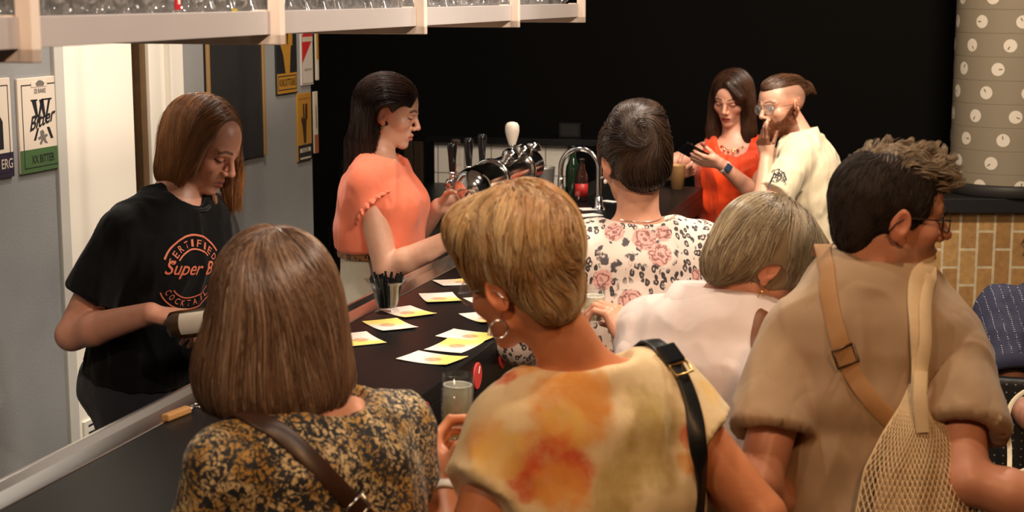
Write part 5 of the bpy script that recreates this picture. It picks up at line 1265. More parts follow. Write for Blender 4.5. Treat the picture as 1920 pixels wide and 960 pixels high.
# ======== the barmaid in coral
def barmaid():
    s = 5.5; rt = person(P(700, 700, s), 'person with long dark hair, coral ruffle blouse and white jeans at the taps')
    hd = Head(P(729, 209, s), (.985, -.06), 13, 0, 1.0, True, 1.0, .98)
    f = Fig(P(708, 304, s), (.985, -.17), 1.74, True, lean=.0, stout=1.02, shw=.142)
    f.arm(1, elbow=P(712, 450, 5.36), wrist=P(836, 452, 5.30)); f.arm(-1, wrist=P(822, 388, 5.62), pole=A(-.1, .6, -1))
    hands = [(1, (A(1, .1, .0), A(.2, .3, -1), dict(curl=(25, 35, 20)))), (-1, (A(1, -.1, .25), A(.1, -.9, -.3), dict(curl=(40, 45, 30))))]
    body_of(rt, f, hd, srgb(216, 164, 138), hands, lip=srgb(196, 112, 104), brow=srgb(60, 38, 28), facing_h=.0028, armk=1.14)
    m = fabric('coral_blouse', srgb(236, 124, 92), .7, .05)
    def bl(V):
        f.sleeve_tilt = f.F * .75; f.shirt(V, .014, (.26, .26), (.062, .070), hem=.30, waistx=.018, shoulder_r=.056); V.add(loft([q_ for q_ in f.secs(.026)[1:4]]), .02)
        V.sub(cone(f.nb + UP * .02 + f.F * .035, hd.L(0, 0, -.06), .066, .068), .012); V.cutplane(f.spine(.42), -f.ax)
    o, bv = garment(rt, 'blouse', f, hd, m, bl, amp=.006, seed=8, sc=(13, 13, 5))
    # ruffled sleeve edges
    for e in (1, -1):
        d0 = nrm(f.elb[e] - f.sh[e]); c = f.sh[e] + d0 * .066; d = nrm(d0 + f.F * .75); x = nrm(np.cross(d, f.F)); y = np.cross(d, x); v = []; n = 120; rows = ((.062, -.012, 0), (.072, .002, .3), (.078, .012, .8), (.080, .018, 1.0))
        for rr, dd, wv in rows:
            for i in range(n):
                a = 6.2832 * i / n; w = math.sin(a * 19) * .007 * wv + math.sin(a * 31 + 1) * .003 * wv; v.append(c + d * (dd + w * .5) + (x * math.cos(a) + y * math.sin(a)) * (rr + w))
        fc = [(j * n + i, j * n + (i + 1) % n, (j + 1) * n + (i + 1) % n, (j + 1) * n + i) for j in range(3) for i in range(n)]
        o2 = mk('sleeve_ruffle', v, fc, m, rt); sm = o2.modifiers.new('s', 'SOLIDIFY'); sm.thickness = .0022
    lower(rt, f, hd, M_whitejeans, 'jeans', top=.43, h=.010)
    # leopard belt
    k = NT('leopard_belt'); oo = k.obj(); w = k.warp(oo, 60, .006); d = k.voro(w, 85); k.link(k.mix(k.smooth(d, .34, .42), (.012, .008, .006), srgb(150, 104, 62)), k.b.inputs['Base Color']); k.b.inputs['Roughness'].default_value = .5
    c = f.spine(.40); V = Vox(c - .26, c + .26, .008)
    V.add(loft(f.secs(.020)[:5]), 0); v, q = V.mesh(); bb = bvh(v, q)
    pts, nn = projected_ring(bb, c, f.ax, f.F, None, 56, .001); pts.append(pts[0]); nn.append(nn[0]); band('belt', pts, nn, .032, .004, k.m, rt, sub=2)
    pr = projected_ring(bb, c, f.ax, f.F, None, 56, .006); i = 50
    pb, nbk = pr[0][i], pr[1][i]; t = nrm(np.cross(UP, nbk))
    bk = MB(); bk.tube([pb + t * a * .022 + UP * b * .021 for a, b in ((-1, -1), (1, -1), (1, 1), (-1, 1), (-1, -1))], .003, 8); bk.tube([pb - UP * .02, pb + UP * .02], .002, 8); bk.build('buckle', mat('dark_brass', (.45, .33, .18), .3, 1.0), rt, smooth=True)
    # hair
    lo = hd.c - A(.30, .22, .40); hi = hd.c + A(.19, .22, .17); V = Vox(lo, hi, .005); L = hd.L; F = f.F
    cap(V, hd, .013); V.add(ell(L(0, -.035, .02), A(.082, .078, .085), hd.R), .03)
    b0 = L(0, -.045, -.03); V.add(cone(b0, b0 - F * .035 - UP * .11, .066, .060), .03); V.add(cone(b0 - F * .035 - UP * .11, b0 - F * .075 - UP * .22, .056, .030), .03)
    V.add(cone(L(.068, -.045, .01), L(.066, -.05, -.05) - UP * .10, .026, .024), .02)
    V.add(cone(L(-.06, -.02, -.03), L(-.05, .03, -.1) - UP * .1, .032, .022), .02)
    facecut(V, hd, (0, .116, -.04), (.075, .078, .118)); earcut(V, hd, (1, -1)); V.sub(ell(L(.06, .06, -.02), A(.03, .045, .055), hd.R), .01)
    def dr(p, t):
        q = hd.q(p); top = np.clip((q[:, 2] - .0) / .09, 0, 1)[:, None]; bk = np.clip((.08 - q[:, 1]) / .1, 0, 1)[:, None]
        fr = np.clip((q[:, 1] + .035) / .04, 0, 1)[:, None] * (q[:, 2:] > -.09)
        return -hd.R[:, 1][None] * (top * 1.0 + .12 + fr * 2.2) + hd.R[:, 0][None] * np.sign(q[:, :1]) * top * .4 + A(0, 0, -1.0) * (1.1 - .6 * top)
    pal = [srgb(40, 24, 19), srgb(58, 35, 26), srgb(30, 19, 16)]
    def post(pts, cid):
        q = hd.q(pts.reshape(-1, 3)).reshape(pts.shape); bad = ((q[:, :, 1] > .008) & (q[:, :, 2] < .035) & (q[:, :, 2] > -.12) & (q[:, :, 0] > -.03)).any(1) | ((q[:, :, 1] > -.03) & (np.abs(q[:, :, 2] + .012) < .034) & (q[:, :, 0] > .0)).any(1); return pts[~bad], cid[~bad]
    make_hair(rt, V, dr, 8000, .30, pal, M_hair, .0008, post=post, zfree=hd.c[2] - .10, tipc=srgb(74, 44, 32), tipw=.4, clump=380, clump_amt=.5, jitter=.10, n=16, off=(-.002, .007), wave=.009, wfreq=34, seed=5)
    earring(rt, hd, 1, 'drop', M_gold)
    nk = [f.nb + UP * .022 + f.X * math.cos(a) * .058 + (f.F * .062 * math.sin(a)) - UP * .02 * math.sin(a) for a in np.linspace(0, 6.2832, 40)]
    MB().tube(nk, .0012, 6, cap=False).build('necklace', M_gold, rt, smooth=True)
if want('barmaid'): barmaid()

# ======== the couple at the far end of the bar
def stool(p, label, h=.80):
    o = root('bar_stool', A(p[0], p[1], 0), label, 'stool', None); b = A(p[0], p[1], 0)
    MB().lathe(b, [(0, h - .05), (.17, h - .05), (.185, h - .03), (.18, h - .006), (.15, h), (0, h)], 36).build('seat', M_blackmat, o, smooth=True)
    for i in range(4):
        a = .785 + i * 1.5708; d = A(math.cos(a), math.sin(a), 0); MB().tube([b + d * .13 + UP * (h - .05), b + d * .22 + UP * .0], .013, 10).build('leg', M_blackmat, o, smooth=True)
    ringm(b + UP * .28, .197, .009, UP, 40).build('foot_ring', M_steel, o, smooth=True)
def sit(f, seat, dirF=None, spread=.10, knee_z=None, foot_z=.30):
    d = f.F if dirF is None else dirF
    for e in (1, -1):
        f.hip[e] = f.pel + f.X * .085 * f.k * e - UP * .02
        f.kn[e] = f.hip[e] + d * .40 * f.k + f.X * e * spread - UP * .08; f.an[e] = f.kn[e] - d * .08 - UP * (f.kn[e][2] - foot_z - .05)
    f.fz = foot_z
def phone_woman():
    s = 7.75; rt = person(P(1372, 500, s), 'person with long brown hair in orange-red sleeveless top looking at a phone')
    hd = Head(P(1372, 183, s), (-.45, -.89), 17, -3, 1.07, True, .95, .96)
    pel = P(1385, 468, 7.85)
    f = Fig(P(1378, 264, 7.80), (-.30, -.95), 1.80, True, pelvis=pel, stout=1.04, shw=.150)
    sit(f, .82, nrm(A(-.75, -.55, 0)))
    f.arm(1, wrist=P(1266, 330, 7.62), pole=A(-1, .4, -.2)); f.arm(-1, elbow=P(1422, 362, 7.57), wrist=P(1368, 322, 7.47))
    hands = [(1, (A(.80, -.10, .35), A(.05, .75, .65), dict(curl=(45, 55, 35)))), (-1, (A(-.95, -.10, .18), A(-.05, .75, .65), dict(curl=(20, 30, 22), thumb=(.8, .4, .45))))]
    body_of(rt, f, hd, srgb(214, 158, 134), hands, lip=srgb(150, 62, 58), brow=srgb(52, 32, 24), feet=False)
    m = fabric('orange_top', srgb(238, 72, 22), .55, .05)
    def tp_(V):
        f.shirt(V, .014, (0, 0), hem=.1, waistx=.018, shoulder_r=.050)
        V.sub(ell(f.nb + f.F * .05 - UP * .005, A(.088, .10, .095)), .01); V.cutplane(f.spine(.20), -f.ax)
        for e in (1, -1): V.sub(ell(f.sh[e] + f.X * e * .035, A(.05, .075, .10), np.stack([f.X, f.F, UP], 1)), .012)
    o, bv = garment(rt, 'top', f, hd, m, tp_, h=.0065, amp=.012, seed=5, sc=(11, 11, 4))
    for e in (1, -1):
        vs = []; n = 40; pth = [f.nb + f.X * e * .085 + UP * .005 - f.F * .03, f.nb + f.X * e * .095 + f.F * .05 - UP * .03, f.nb + f.X * e * .075 + f.F * .115 - UP * .10, f.nb + f.X * e * .03 + f.F * .135 - UP * .17]
        pp = [np.array([np.interp(t, range(4), [q[k] for q in pth]) for k in range(3)]) for t in np.linspace(0, 3, n)]
        for i, q in enumerate(pp):
            w = math.sin(i * .75) * .012
            for j in range(5): vs.append(q + f.X * e * (j * .014) * (1 - .3 * j / 4) + f.F * (.012 + w * j / 4 + .004 * j) + UP * (.008 * math.sin(i * .75 + 1.2) * j / 4))
        o2 = mk('neck_ruffle', vs, [(i * 5 + j, (i + 1) * 5 + j, (i + 1) * 5 + j + 1, i * 5 + j + 1) for i in range(n - 1) for j in range(4)], m, rt); sm = o2.modifiers.new('s', 'SOLIDIFY'); sm.thickness = .002
    lower(rt, f, hd, M_blackcloth, 'trousers', top=.21, h=.013)
    lo = hd.c - A(.2, .2, .42); hi = hd.c + A(.2, .2, .17); V = Vox(lo, hi, .005); L = hd.L
    cap(V, hd, .014); V.add(ell(L(0, -.04, -.02), A(.095, .075, .11), hd.R), .03)
    for e in (1, -1):
        V.add(cone(L(e * .082, -.005, .0), L(e * .085, -.0, -.02) - UP * .14, .028, .034), .02)
        V.add(cone(L(e * .085, .0, -.02) - UP * .14, L(e * .075, .035, -.02) - UP * .26, .034, .018), .02)
    V.add(cone(L(-.01, .075, .092), L(-.066, .072, .035), .018, .020), .015); V.add(cone(L(-.066, .072, .035), L(-.080, .03, -.03), .02, .018), .015)
    V.sub(ell(L(.010, .118, -.03), A(.060, .080, .126), hd.R), .008)
    def dr(p, t):
        q = hd.q(p); top = np.clip((q[:, 2] - .02) / .08, 0, 1)[:, None]
        return hd.R[:, 0][None] * np.where(q[:, :1] > .012, 1, -1) * top * 1.3 - hd.R[:, 1][None] * np.clip((q[:, 1:2] - .03) / .05, 0, 1) * (np.abs(q[:, :1]) > .03) * .8 + A(0, 0, -1.0)
    pal = [srgb(58, 36, 26), srgb(84, 52, 34), srgb(40, 26, 20)]
    def post(pts, cid):
        q = hd.q(pts.reshape(-1, 3)).reshape(pts.shape); x, y, z = q[:, :, 0], q[:, :, 1], q[:, :, 2]
        lim = np.where(x < 0, .052 - .45 * np.clip(z - .02, 0, .08), .050); bad = ((y > .035) & (np.abs(x) < lim) & (z < .082) & (z > -.14)).any(1); return pts[~bad], cid[~bad]
    make_hair(rt, V, dr, 7000, .26, pal, M_hair, .0009, tipc=srgb(88, 56, 38), tipw=.4, clump=340, clump_amt=.5, jitter=.07, n=15, off=(-.001, .004), seed=6, post=post, zfree=hd.c[2] - .05)
    earring(rt, hd, -1, 'stud', M_pearl)
    # necklace of beads
    nk = []
    for a in np.linspace(.25, 2.89, 15): nk.append(f.nb + f.X * math.cos(a) * .062 + f.F * (.03 + .075 * math.sin(a)) - UP * (.055 * math.sin(a) - .02))
    nkk = MB().tube(nk, .0015, 6); o = nkk.build('necklace', M_gold, rt, smooth=True)
    MR = mat('garnet', srgb(150, 60, 30), .15)
    for i in range(2, 13, 2):
        q = nk[i] + f.F * .012 - UP * .010; MB().lathe(q, [(0, -.009), (.0055, -.005), (.007, 0), (.0055, .005), (0, .009)], 12).build('bead', MR if i % 4 else M_gold, rt, smooth=True)
    # watch on her left wrist
    w = f.wr[-1] + nrm(f.elb[-1] - f.wr[-1]) * .03; axd = nrm(f.elb[-1] - f.wr[-1]); x = nrm(np.cross(axd, UP)); y = np.cross(axd, x)
    MB().lathe(w, [(.030, -.011), (.0315, -.008), (.0315, .008), (.030, .011), (.028, .0)], 32, axis=axd, closed=True).build('watch_strap', mat('strap_white', srgb(226, 220, 212), .5), rt, smooth=True)
    dvec = nrm(-ray(1372, 325) + UP * .3); dvec = nrm(dvec - axd * (dvec @ axd)); sd = np.cross(axd, dvec)
    MB().box(w + dvec * .034, axd * .017, sd * .019, dvec * .005).build('watch_case', mat('watch_dark', (.03, .05, .09), .12), rt, bevel=.004)
    # phone held in front of her
    fw_ = nrm(A(-.95, -.10, .18)); pn = A(-.05, .75, .65); pn = nrm(pn - fw_ * (pn @ fw_)); pc = f.wr[-1] + fw_ * .125 + pn * .024 + np.cross(pn, fw_) * .012; ex = nrm(fw_ * .92 + np.cross(pn, fw_) * .38); ey = np.cross(pn, ex); ez = pn
    ph = root('phone', pc, 'black phone held by the woman in orange-red', 'phone')
    MB().box(pc, ex * .074, ey * .036, ez * .004).build('phone_case', M_blackgloss, ph, bevel=.003); MB().box(pc + ez * .0045, ex * .068, ey * .032, ez * .0006).build('screen', mat('screen_dark', (.02, .02, .024), .08), ph)
    cm = MB()
    for a, b in ((-.055, .016), (-.055, -.004), (-.04, .006)): cm.lathe(pc + ex * a + ey * b - ez * .0045, [(0, .0), (.006, 0), (.006, .0015), (.004, .002), (0, .002)], 14, axis=-ez)
    cm.build('camera_lenses', M_chrome, ph, smooth=True)
    stool(pel, 'dark bar stool under the woman with the phone', pel[2] - .10)
if want('phone'): phone_woman()

def polo_man():
    s = 7.3; rt = person(P(1515, 520, s), 'bearded person with glasses in cream polo shirt, hand raised to mouth')
    hd = Head(P(1466, 197, s), (-.85, -.52), 6, 4, 1.13, False, 1.2, 1.0)
    pel = P(1530, 470, 7.38)
    f = Fig(P(1507, 266, s), (-.93, .36), 1.92, False, pelvis=pel, shw=.175)
    sit(f, .85, nrm(A(-.9, .1, 0)))
    f.arm(-1, elbow=P(1432, 396, 7.03), wrist=P(1436, 308, 7.14)); f.arm(1, elbow=P(1422, 380, 7.52), wrist=P(1352, 462, 7.45))
    hands = [(-1, (A(-.20, .10, 1), A(.80, .6, .1), dict(curl=(14, 22, 15), thumb=(.85, .35, .35), finger_curls=((6, 14, 10), (16, 30, 20), (30, 45, 30), (40, 50, 35))))), (1, (A(-.6, -.1, -.75), A(-.3, .5, -.5), dict(curl=(20, 30, 20))))]
    body_of(rt, f, hd, srgb(222, 168, 142), hands, lip=srgb(170, 92, 82), brow=srgb(96, 60, 40), eyes='open', iris=srgb(60, 50, 40), gaze=(-.004, .0015), beard=.92, beardc=srgb(112, 64, 38), feet=False, fade=(.55, srgb(92, 66, 50)), armk=1.05)
    m = fabric('cream_polo', srgb(232, 216, 184), .8, .04)
    def sh(V):
        f.shirt(V, .014, (.66, .66), (.066, .074), hem=.05, waistx=.012); V.sub(cone(f.nb + UP * .03, hd.L(0, -.01, -.05), .060, .064), .012); V.cutplane(f.spine(.09), -f.ax)
    o, bv = garment(rt, 'polo_shirt', f, hd, m, sh, h=.007, amp=.007, seed=12)
    cl = []; n = 44
    for rr, z, o_ in ((.060, .022, 0), (.062, .045, 0), (.068, .050, 0), (.080, .018, 0), (.082, .012, 0)):
        for i in range(n):
            a = .35 + (6.2832 - .7) * i / (n - 1) + math.pi / 2; cl.append(f.nb + f.X * math.cos(a) * rr * 1.0 + f.F * math.sin(a) * rr * 1.05 + f.F * .012 + UP * (z - .018 * math.sin(a)))
    oc = mk('collar', cl, [(j * n + i, j * n + i + 1, (j + 1) * n + i + 1, (j + 1) * n + i) for j in range(4) for i in range(n - 1)], m, rt); sm = oc.modifiers.new('s', 'SOLIDIFY'); sm.thickness = .003
    # dark tribal print on the sleeve
    org = project(bv, 1452, 338)
    if org:
        p, nn = org; inw = -nn; d = nrm(f.elb[-1] - f.sh[-1]); ey = nrm(-d - inw * (-d @ inw)); ex = np.cross(ey, -inw); ex = ex if ex[0] > 0 else -ex
        V2 = []; FF = []
        def stroke(pts, w):
            k = len(V2); pts = [A(*q) for q in pts]; m_ = len(pts)
            for i, q in enumerate(pts):
                t = nrm(pts[min(i + 1, m_ - 1)] - pts[max(i - 1, 0)]); nn_ = A(-t[1], t[0]); ww = w * (1 - .8 * abs(2 * i / (m_ - 1) - .75)); V2.extend([tuple(q + nn_ * ww), tuple(q - nn_ * ww)])
            FF.extend([(k + 2 * i, k + 2 * i + 2, k + 2 * i + 3, k + 2 * i + 1) for i in range(m_ - 1)])
        S_ = lambda *a: [tuple(.00150 * q for q in pt) for pt in a]
        for st_ in (((-28, 38), (-10, 44), (10, 36), (26, 22), (34, 8), (30, 0)), ((-26, 34), (-12, 20), (-8, 0), (-6, -22), (2, -40), (10, -44)), ((-20, 36), (-2, 28), (6, 8), (2, -14), (2, -34)), ((6, 34), (14, 18), (10, 2), (4, -10)), ((16, 28), (22, 14), (16, 6)), ((-18, 30), (-4, 18), (-2, 0)), ((-8, 38), (6, 26), (10, 14)), ((-14, 26), (2, 20), (14, 24)), ((-8, 8), (2, 12), (10, 8)), ((-6, -8), (0, -4), (5, -8)), ((24, 20), (28, 10), (22, 8))): stroke(S_(*st_), .0048)
        decal(rt, 'sleeve_print', M_ink, V2, FF, bv, p, ex, ey, inw, .002)
    lower(rt, f, hd, M_blackcloth, 'trousers', top=.12, h=.013)
    L = hd.L; V = Vox(hd.c - .2, hd.c + .2, .0045)
    V.add(ell(L(0, -.005, .078), A(.066, .102, .048) * 1.05, hd.R), 0); V.add(ell(L(0, -.075, .055), A(.058, .05, .055) * 1.05, hd.R), .02); V.add(ell(L(0, -.128, .052), A(.030, .036, .030), hd.R), .012); V.add(cone(L(0, -.150, .05), L(0, -.185, .02), .017, .006), .01)
    V.cutplane(L(0, .02, .062) if False else L(0, .06, .055), nrm(-hd.R[:, 2] + hd.R[:, 1] * .30), .006) if False else None
    V.sub(ell(L(0, .135, .03), A(.085, .055, .055), hd.R), .01)
    bun = L(0, -.13, .05)
    def dr(p, t):
        q = hd.q(p); r = bun - p; r = r / np.maximum(np.linalg.norm(r, axis=1, keepdims=True), 1e-6); return r * 1.0 + hd.R[:, 2] * .15 - hd.R[:, 1] * .3
    pal = [srgb(92, 62, 44), srgb(66, 44, 32), srgb(118, 82, 56)]
    make_hair(rt, V, dr, 3000, .15, pal, M_hair, .0010, clump=240, clump_amt=.5, jitter=.12, n=12, off=(-.001, .005), seed=7)
    # short fuzz: beard
    Vb = Vox(hd.c - .15, hd.c + .15, .004); hd.sculpt(Vb, False); vb, qb = Vb.mesh()
    def kb(c_):
        q = hd.q(c_); line = -.056 + .05 * np.clip((.055 - q[:, 1]) / .05, 0, 1); ok = (q[:, 2] < line) & (q[:, 1] > -.01) & (q[:, 2] > -.13); lipz = (np.abs(q[:, 0]) < .021) & (q[:, 2] > -.083) & (q[:, 2] < -.057) & (q[:, 1] > .07); mus = (np.abs(q[:, 0]) < .028) & (q[:, 1] > .07) & (np.abs(q[:, 2] + .0525) < .006); return ((ok & ~lipz) | mus) * 1.0
    rts = roots_on(vb, qb, 2600, kb, 3); g = np.random.default_rng(3); nrmv = Vb.grad(rts); dn = -hd.R[:, 2]
    ln = g.uniform(.006, .016, (len(rts), 1)); d1 = nrmv * .6 + dn * .8 + g.normal(0, .25, rts.shape); pts = np.stack([rts, rts + d1 * ln * .5, rts + d1 * ln + dn * .002], 1)
    v, q, cl = strand_mesh(pts, .0006, np.arange(len(rts)), [srgb(120, 66, 38), srgb(86, 48, 30), srgb(150, 88, 52)]); mk('beard', v, q, M_hairdry, rt, cols=cl)
    spectacles(rt, hd, mat('bronze_wire', (.25, .16, .09), .3, .9), (.026, .021))
    stool(pel, 'dark bar stool under the man in cream polo', pel[2] - .10)
if want('polo'): polo_man()
# ======== the guests at the front
def blob_fabric(name, base, blobs, wscale=9., wamt=.12, extra=None, rough=.75, mottled=.5):
    """cloth with soft painted patches; blobs = (centre in the wearer's coordinates, radius, colour, softness)"""
    k = NT(name); o = k.obj(); w = k.warp(k.warp(o, wscale, wamt), 38, .028); n = k.noise(o, 26, 5, .6); col = k.mix(k.smooth(n, .35, .75), base, tuple(c * .90 for c in base))
    for c, r, cc, sf in blobs:
        d = k.vmath('DISTANCE', w, tuple(float(x) for x in c), out=1); f = k.smooth(d, r, r * (1 - sf))
        t = k.math('MULTIPLY', f, k.math('MULTIPLY_ADD', k.noise(o, 42, 5, .65), mottled * 3.2, .72 - mottled * 1.6, clamp=True), clamp=True)
        col = k.mix(t, col, cc)
    if extra: col = extra(k, o, col)
    k.link(col, k.b.inputs['Base Color']); k.b.inputs['Roughness'].default_value = rough; k.b.inputs['Sheen Weight'].default_value = .15; k.b.inputs['Specular IOR Level'].default_value = .3
    k.bump(k.noise(o, 1300, 2), .12, .0005); return k.m
def rel(rt, p): return np.asarray(p) - np.array(rt['_w'][:])

def bob_woman():
    s = 2.6; rt = person(P(590, 900, s), 'person with brown bob in black and gold leaf-print dress, seen from behind')
    hd = Head(P(512, 578, s), (-.60, .80), 15, 0, 1.0, True)
    f = Fig(P(588, 775, s), (-.70, .71), 1.62, True, stout=1.14, shw=.165)
    for e in (1, -1): f.arm(e, wrist=f.sh[e] - UP * .36 + f.F * .26 + f.X * e * .03, pole=-UP * .6 - f.F * .6 + f.X * e * .5)
    hands = [(e, (f.F, -UP, dict(curl=(20, 25, 15)))) for e in (1, -1)]
    body_of(rt, f, hd, srgb(206, 144, 112), hands, facing_h=.005, hand_h=.005)
    k = NT('leaf_print'); o = k.obj(); w = k.warp(k.warp(o, 26, .030), 70, .012)
    d1 = k.voro(k.mapping(w, (60, 60, 46)), 1.0, 'DISTANCE_TO_EDGE'); n1 = k.noise(o, 34, 3); msk = k.math('MULTIPLY', k.smooth(d1, .03, .07), k.smooth(k.noise(o, 50, 2, dist=2.4), .475, .515))
    d2 = k.voro(k.mapping(w, (110, 110, 80)), 1.0); msk2 = k.math('MULTIPLY', k.smooth(d2, .46, .36), k.smooth(k.noise(o, 22, 2), .48, .58)); msk = k.math('MAXIMUM', msk, msk2)
    n2 = k.noise(w, 16, 2); col = k.mix(k.smooth(n2, .40, .60), srgb(214, 186, 138), srgb(176, 130, 52)); col = k.mix(k.smooth(k.noise(o, 90, 3), .5, .8), col, srgb(120, 88, 44))
    veins = k.smooth(k.math('ABSOLUTE', k.math('SUBTRACT', k.noise(w, 60, 2), .5)), .0, .03)
    k.link(k.mix(k.math('MULTIPLY', msk, veins), (.010, .010, .012), col), k.b.inputs['Base Color']); k.b.inputs['Roughness'].default_value = .75; k.b.inputs['Sheen Weight'].default_value = .1; k.bump(k.noise(o, 900, 2), .12, .0005)
    def dress(V):
        f.shirt(V, .020, (1.25, 1.25), (.072, .068), hem=0, waistx=.015); V.add(loft([q for q in f.secs(.022)[:2]]), .02)
        V.add(cone(f.pel - UP * .02, f.pel - UP * .42, .17, .24), .04); V.cutplane(f.pel - UP * .44, -UP)
        V.sub(ell(f.nb + UP * .035 + f.F * .02, A(.104, .100, .072)), .006)
    o, bv = garment(rt, 'dress', f, hd, k.m, dress, h=.0085, amp=.007, seed=21, sc=(12, 12, 5))
    lower_shoes(rt, f)
    # hair: full bob
    Lh = hd.L; c = hd.c; Ry = head_frame(c, hd.R[:, 1], 0, 0); F = Ry[:, 1]; X = Ry[:, 0]
    V = hairvox(hd, (.2, .2, .26), h=.0055)
    cap(V, hd, .016); V.add(ell(c - F * .022 - UP * .055, A(.110, .100, .130), Ry), .04); V.add(ell(c - F * .024 - UP * .125, A(.119, .104, .075), Ry), .03); V.add(ell(c - X * .05 + F * .02 - UP * .10, A(.078, .08, .09), Ry), .03)
    V.sub(ell(hd.L(0, .135, -.04), A(.066, .085, .16), hd.R), .01)
    zb = c[2] - .165; nrm_cut = nrm(-UP + X * -.10 + F * .0); V.cutplane(c - UP * .168 - X * .0, nrm_cut, .006)
    V.sub(ell(c - UP * .2 + F * .02, A(.075, .065, .1), Ry), .01)
    cr = hd.L(.012, -.055, .12); 
    def dr(p, t):
        r = p - cr; r[:, 2] *= .2; rr = np.linalg.norm(r[:, :2], axis=1, keepdims=True); side = (r @ X)[:, None]
        dn = np.clip((cr[2] - p[:, 2] - .03) / .10, 0, 1)[:, None]
        flick = np.clip((zb + .06 - p[:, 2]) / .06, 0, 1)[:, None]
        return r / np.maximum(rr, .02) * (1.1 - dn) + A(0, 0, -1.0) * (.35 + dn) + X[None] * .45 * (1 - dn) + np.stack([vnoise(p * 13 + 4) - .5, vnoise(p * 13 + 9) - .5, vnoise(p * 13 + 17) - .5], 1) * .9 - (p - c) * np.array([1, 1, 0]) * flick * 2.5
    def zmin(pts): return c[2] - .150 + ((pts - c) @ X) * .30 + (vnoise((pts.reshape(-1, 3)) * 24).reshape(pts.shape[:2]) - .5) * .045
    pal = [srgb(104, 74, 52), srgb(78, 54, 40), srgb(132, 98, 72), srgb(88, 60, 44), srgb(176, 146, 118), srgb(116, 86, 64)]
    make_hair(rt, V, dr, 15000, .36, pal, M_hair, .0008, clump=420, clump_amt=.55, jitter=.08, n=18, off=(-.004, .008), seed=14, free=2.0, zmin=zmin, tipc=srgb(128, 92, 66), tipw=.3, keep=lambda q: ((q[:, 2] > c[2] - .14)) * 1.0)
    # strap of her bag over the left shoulder blade
    pl = [project(bv, u, v) for u, v in ((462, 786), (490, 792), (530, 815), (580, 860), (630, 912), (690, 975), (740, 1030))]; pl = [q for q in pl if q]
    fr = f.nb - f.X * .10 + f.F * .05 + UP * .03
    st = root('shoulder_bag', pl[3][0], 'brown leather bag strap across the black and gold dress', 'bag')
    pts = [q[0] for q in pl]; nn = [q[1] for q in pl]
    pts = [pts[0] + f.F * .06 - UP * .03, pts[0] + f.F * .02 + UP * .004] + pts[1:]; nn = [nrm(f.F + UP), UP] + nn[1:]
    band('strap', pts, nn, .032, .005, M_leather, st)
    q = project(bv, 668, 952)
    if q:
        t = nrm(P(740, 1010, s) - P(640, 915, s)); t = nrm(t - q[1] * (t @ q[1])); sd = np.cross(t, q[1])
        MB().tube([q[0] + q[1] * .006 + t * a * .013 + sd * b * .019 for a, b in ((-1, -1), (1, -1), (1, 1), (-1, 1), (-1, -1))], .0022, 8).build('buckle', M_silver, st, smooth=True)
def lower_shoes(rt, f):
    V = Vox(np.minimum(f.an[1], f.an[-1]) - A(.18, .18, .12), np.maximum(f.an[1], f.an[-1]) + A(.18, .18, .08), .012); f.shoes(V); v, q = V.mesh()
    for e in (1, -1):
        keep = (np.linalg.norm(v - f.an[e], axis=1) < np.linalg.norm(v - f.an[-e], axis=1)); qq = q[keep[q].all(1)]
        if len(qq): idx = np.unique(qq); mp = np.full(len(v), -1); mp[idx] = np.arange(len(idx)); mk('shoe', v[idx], mp[qq], M_shoe, rt)
if want('bob'): bob_woman()

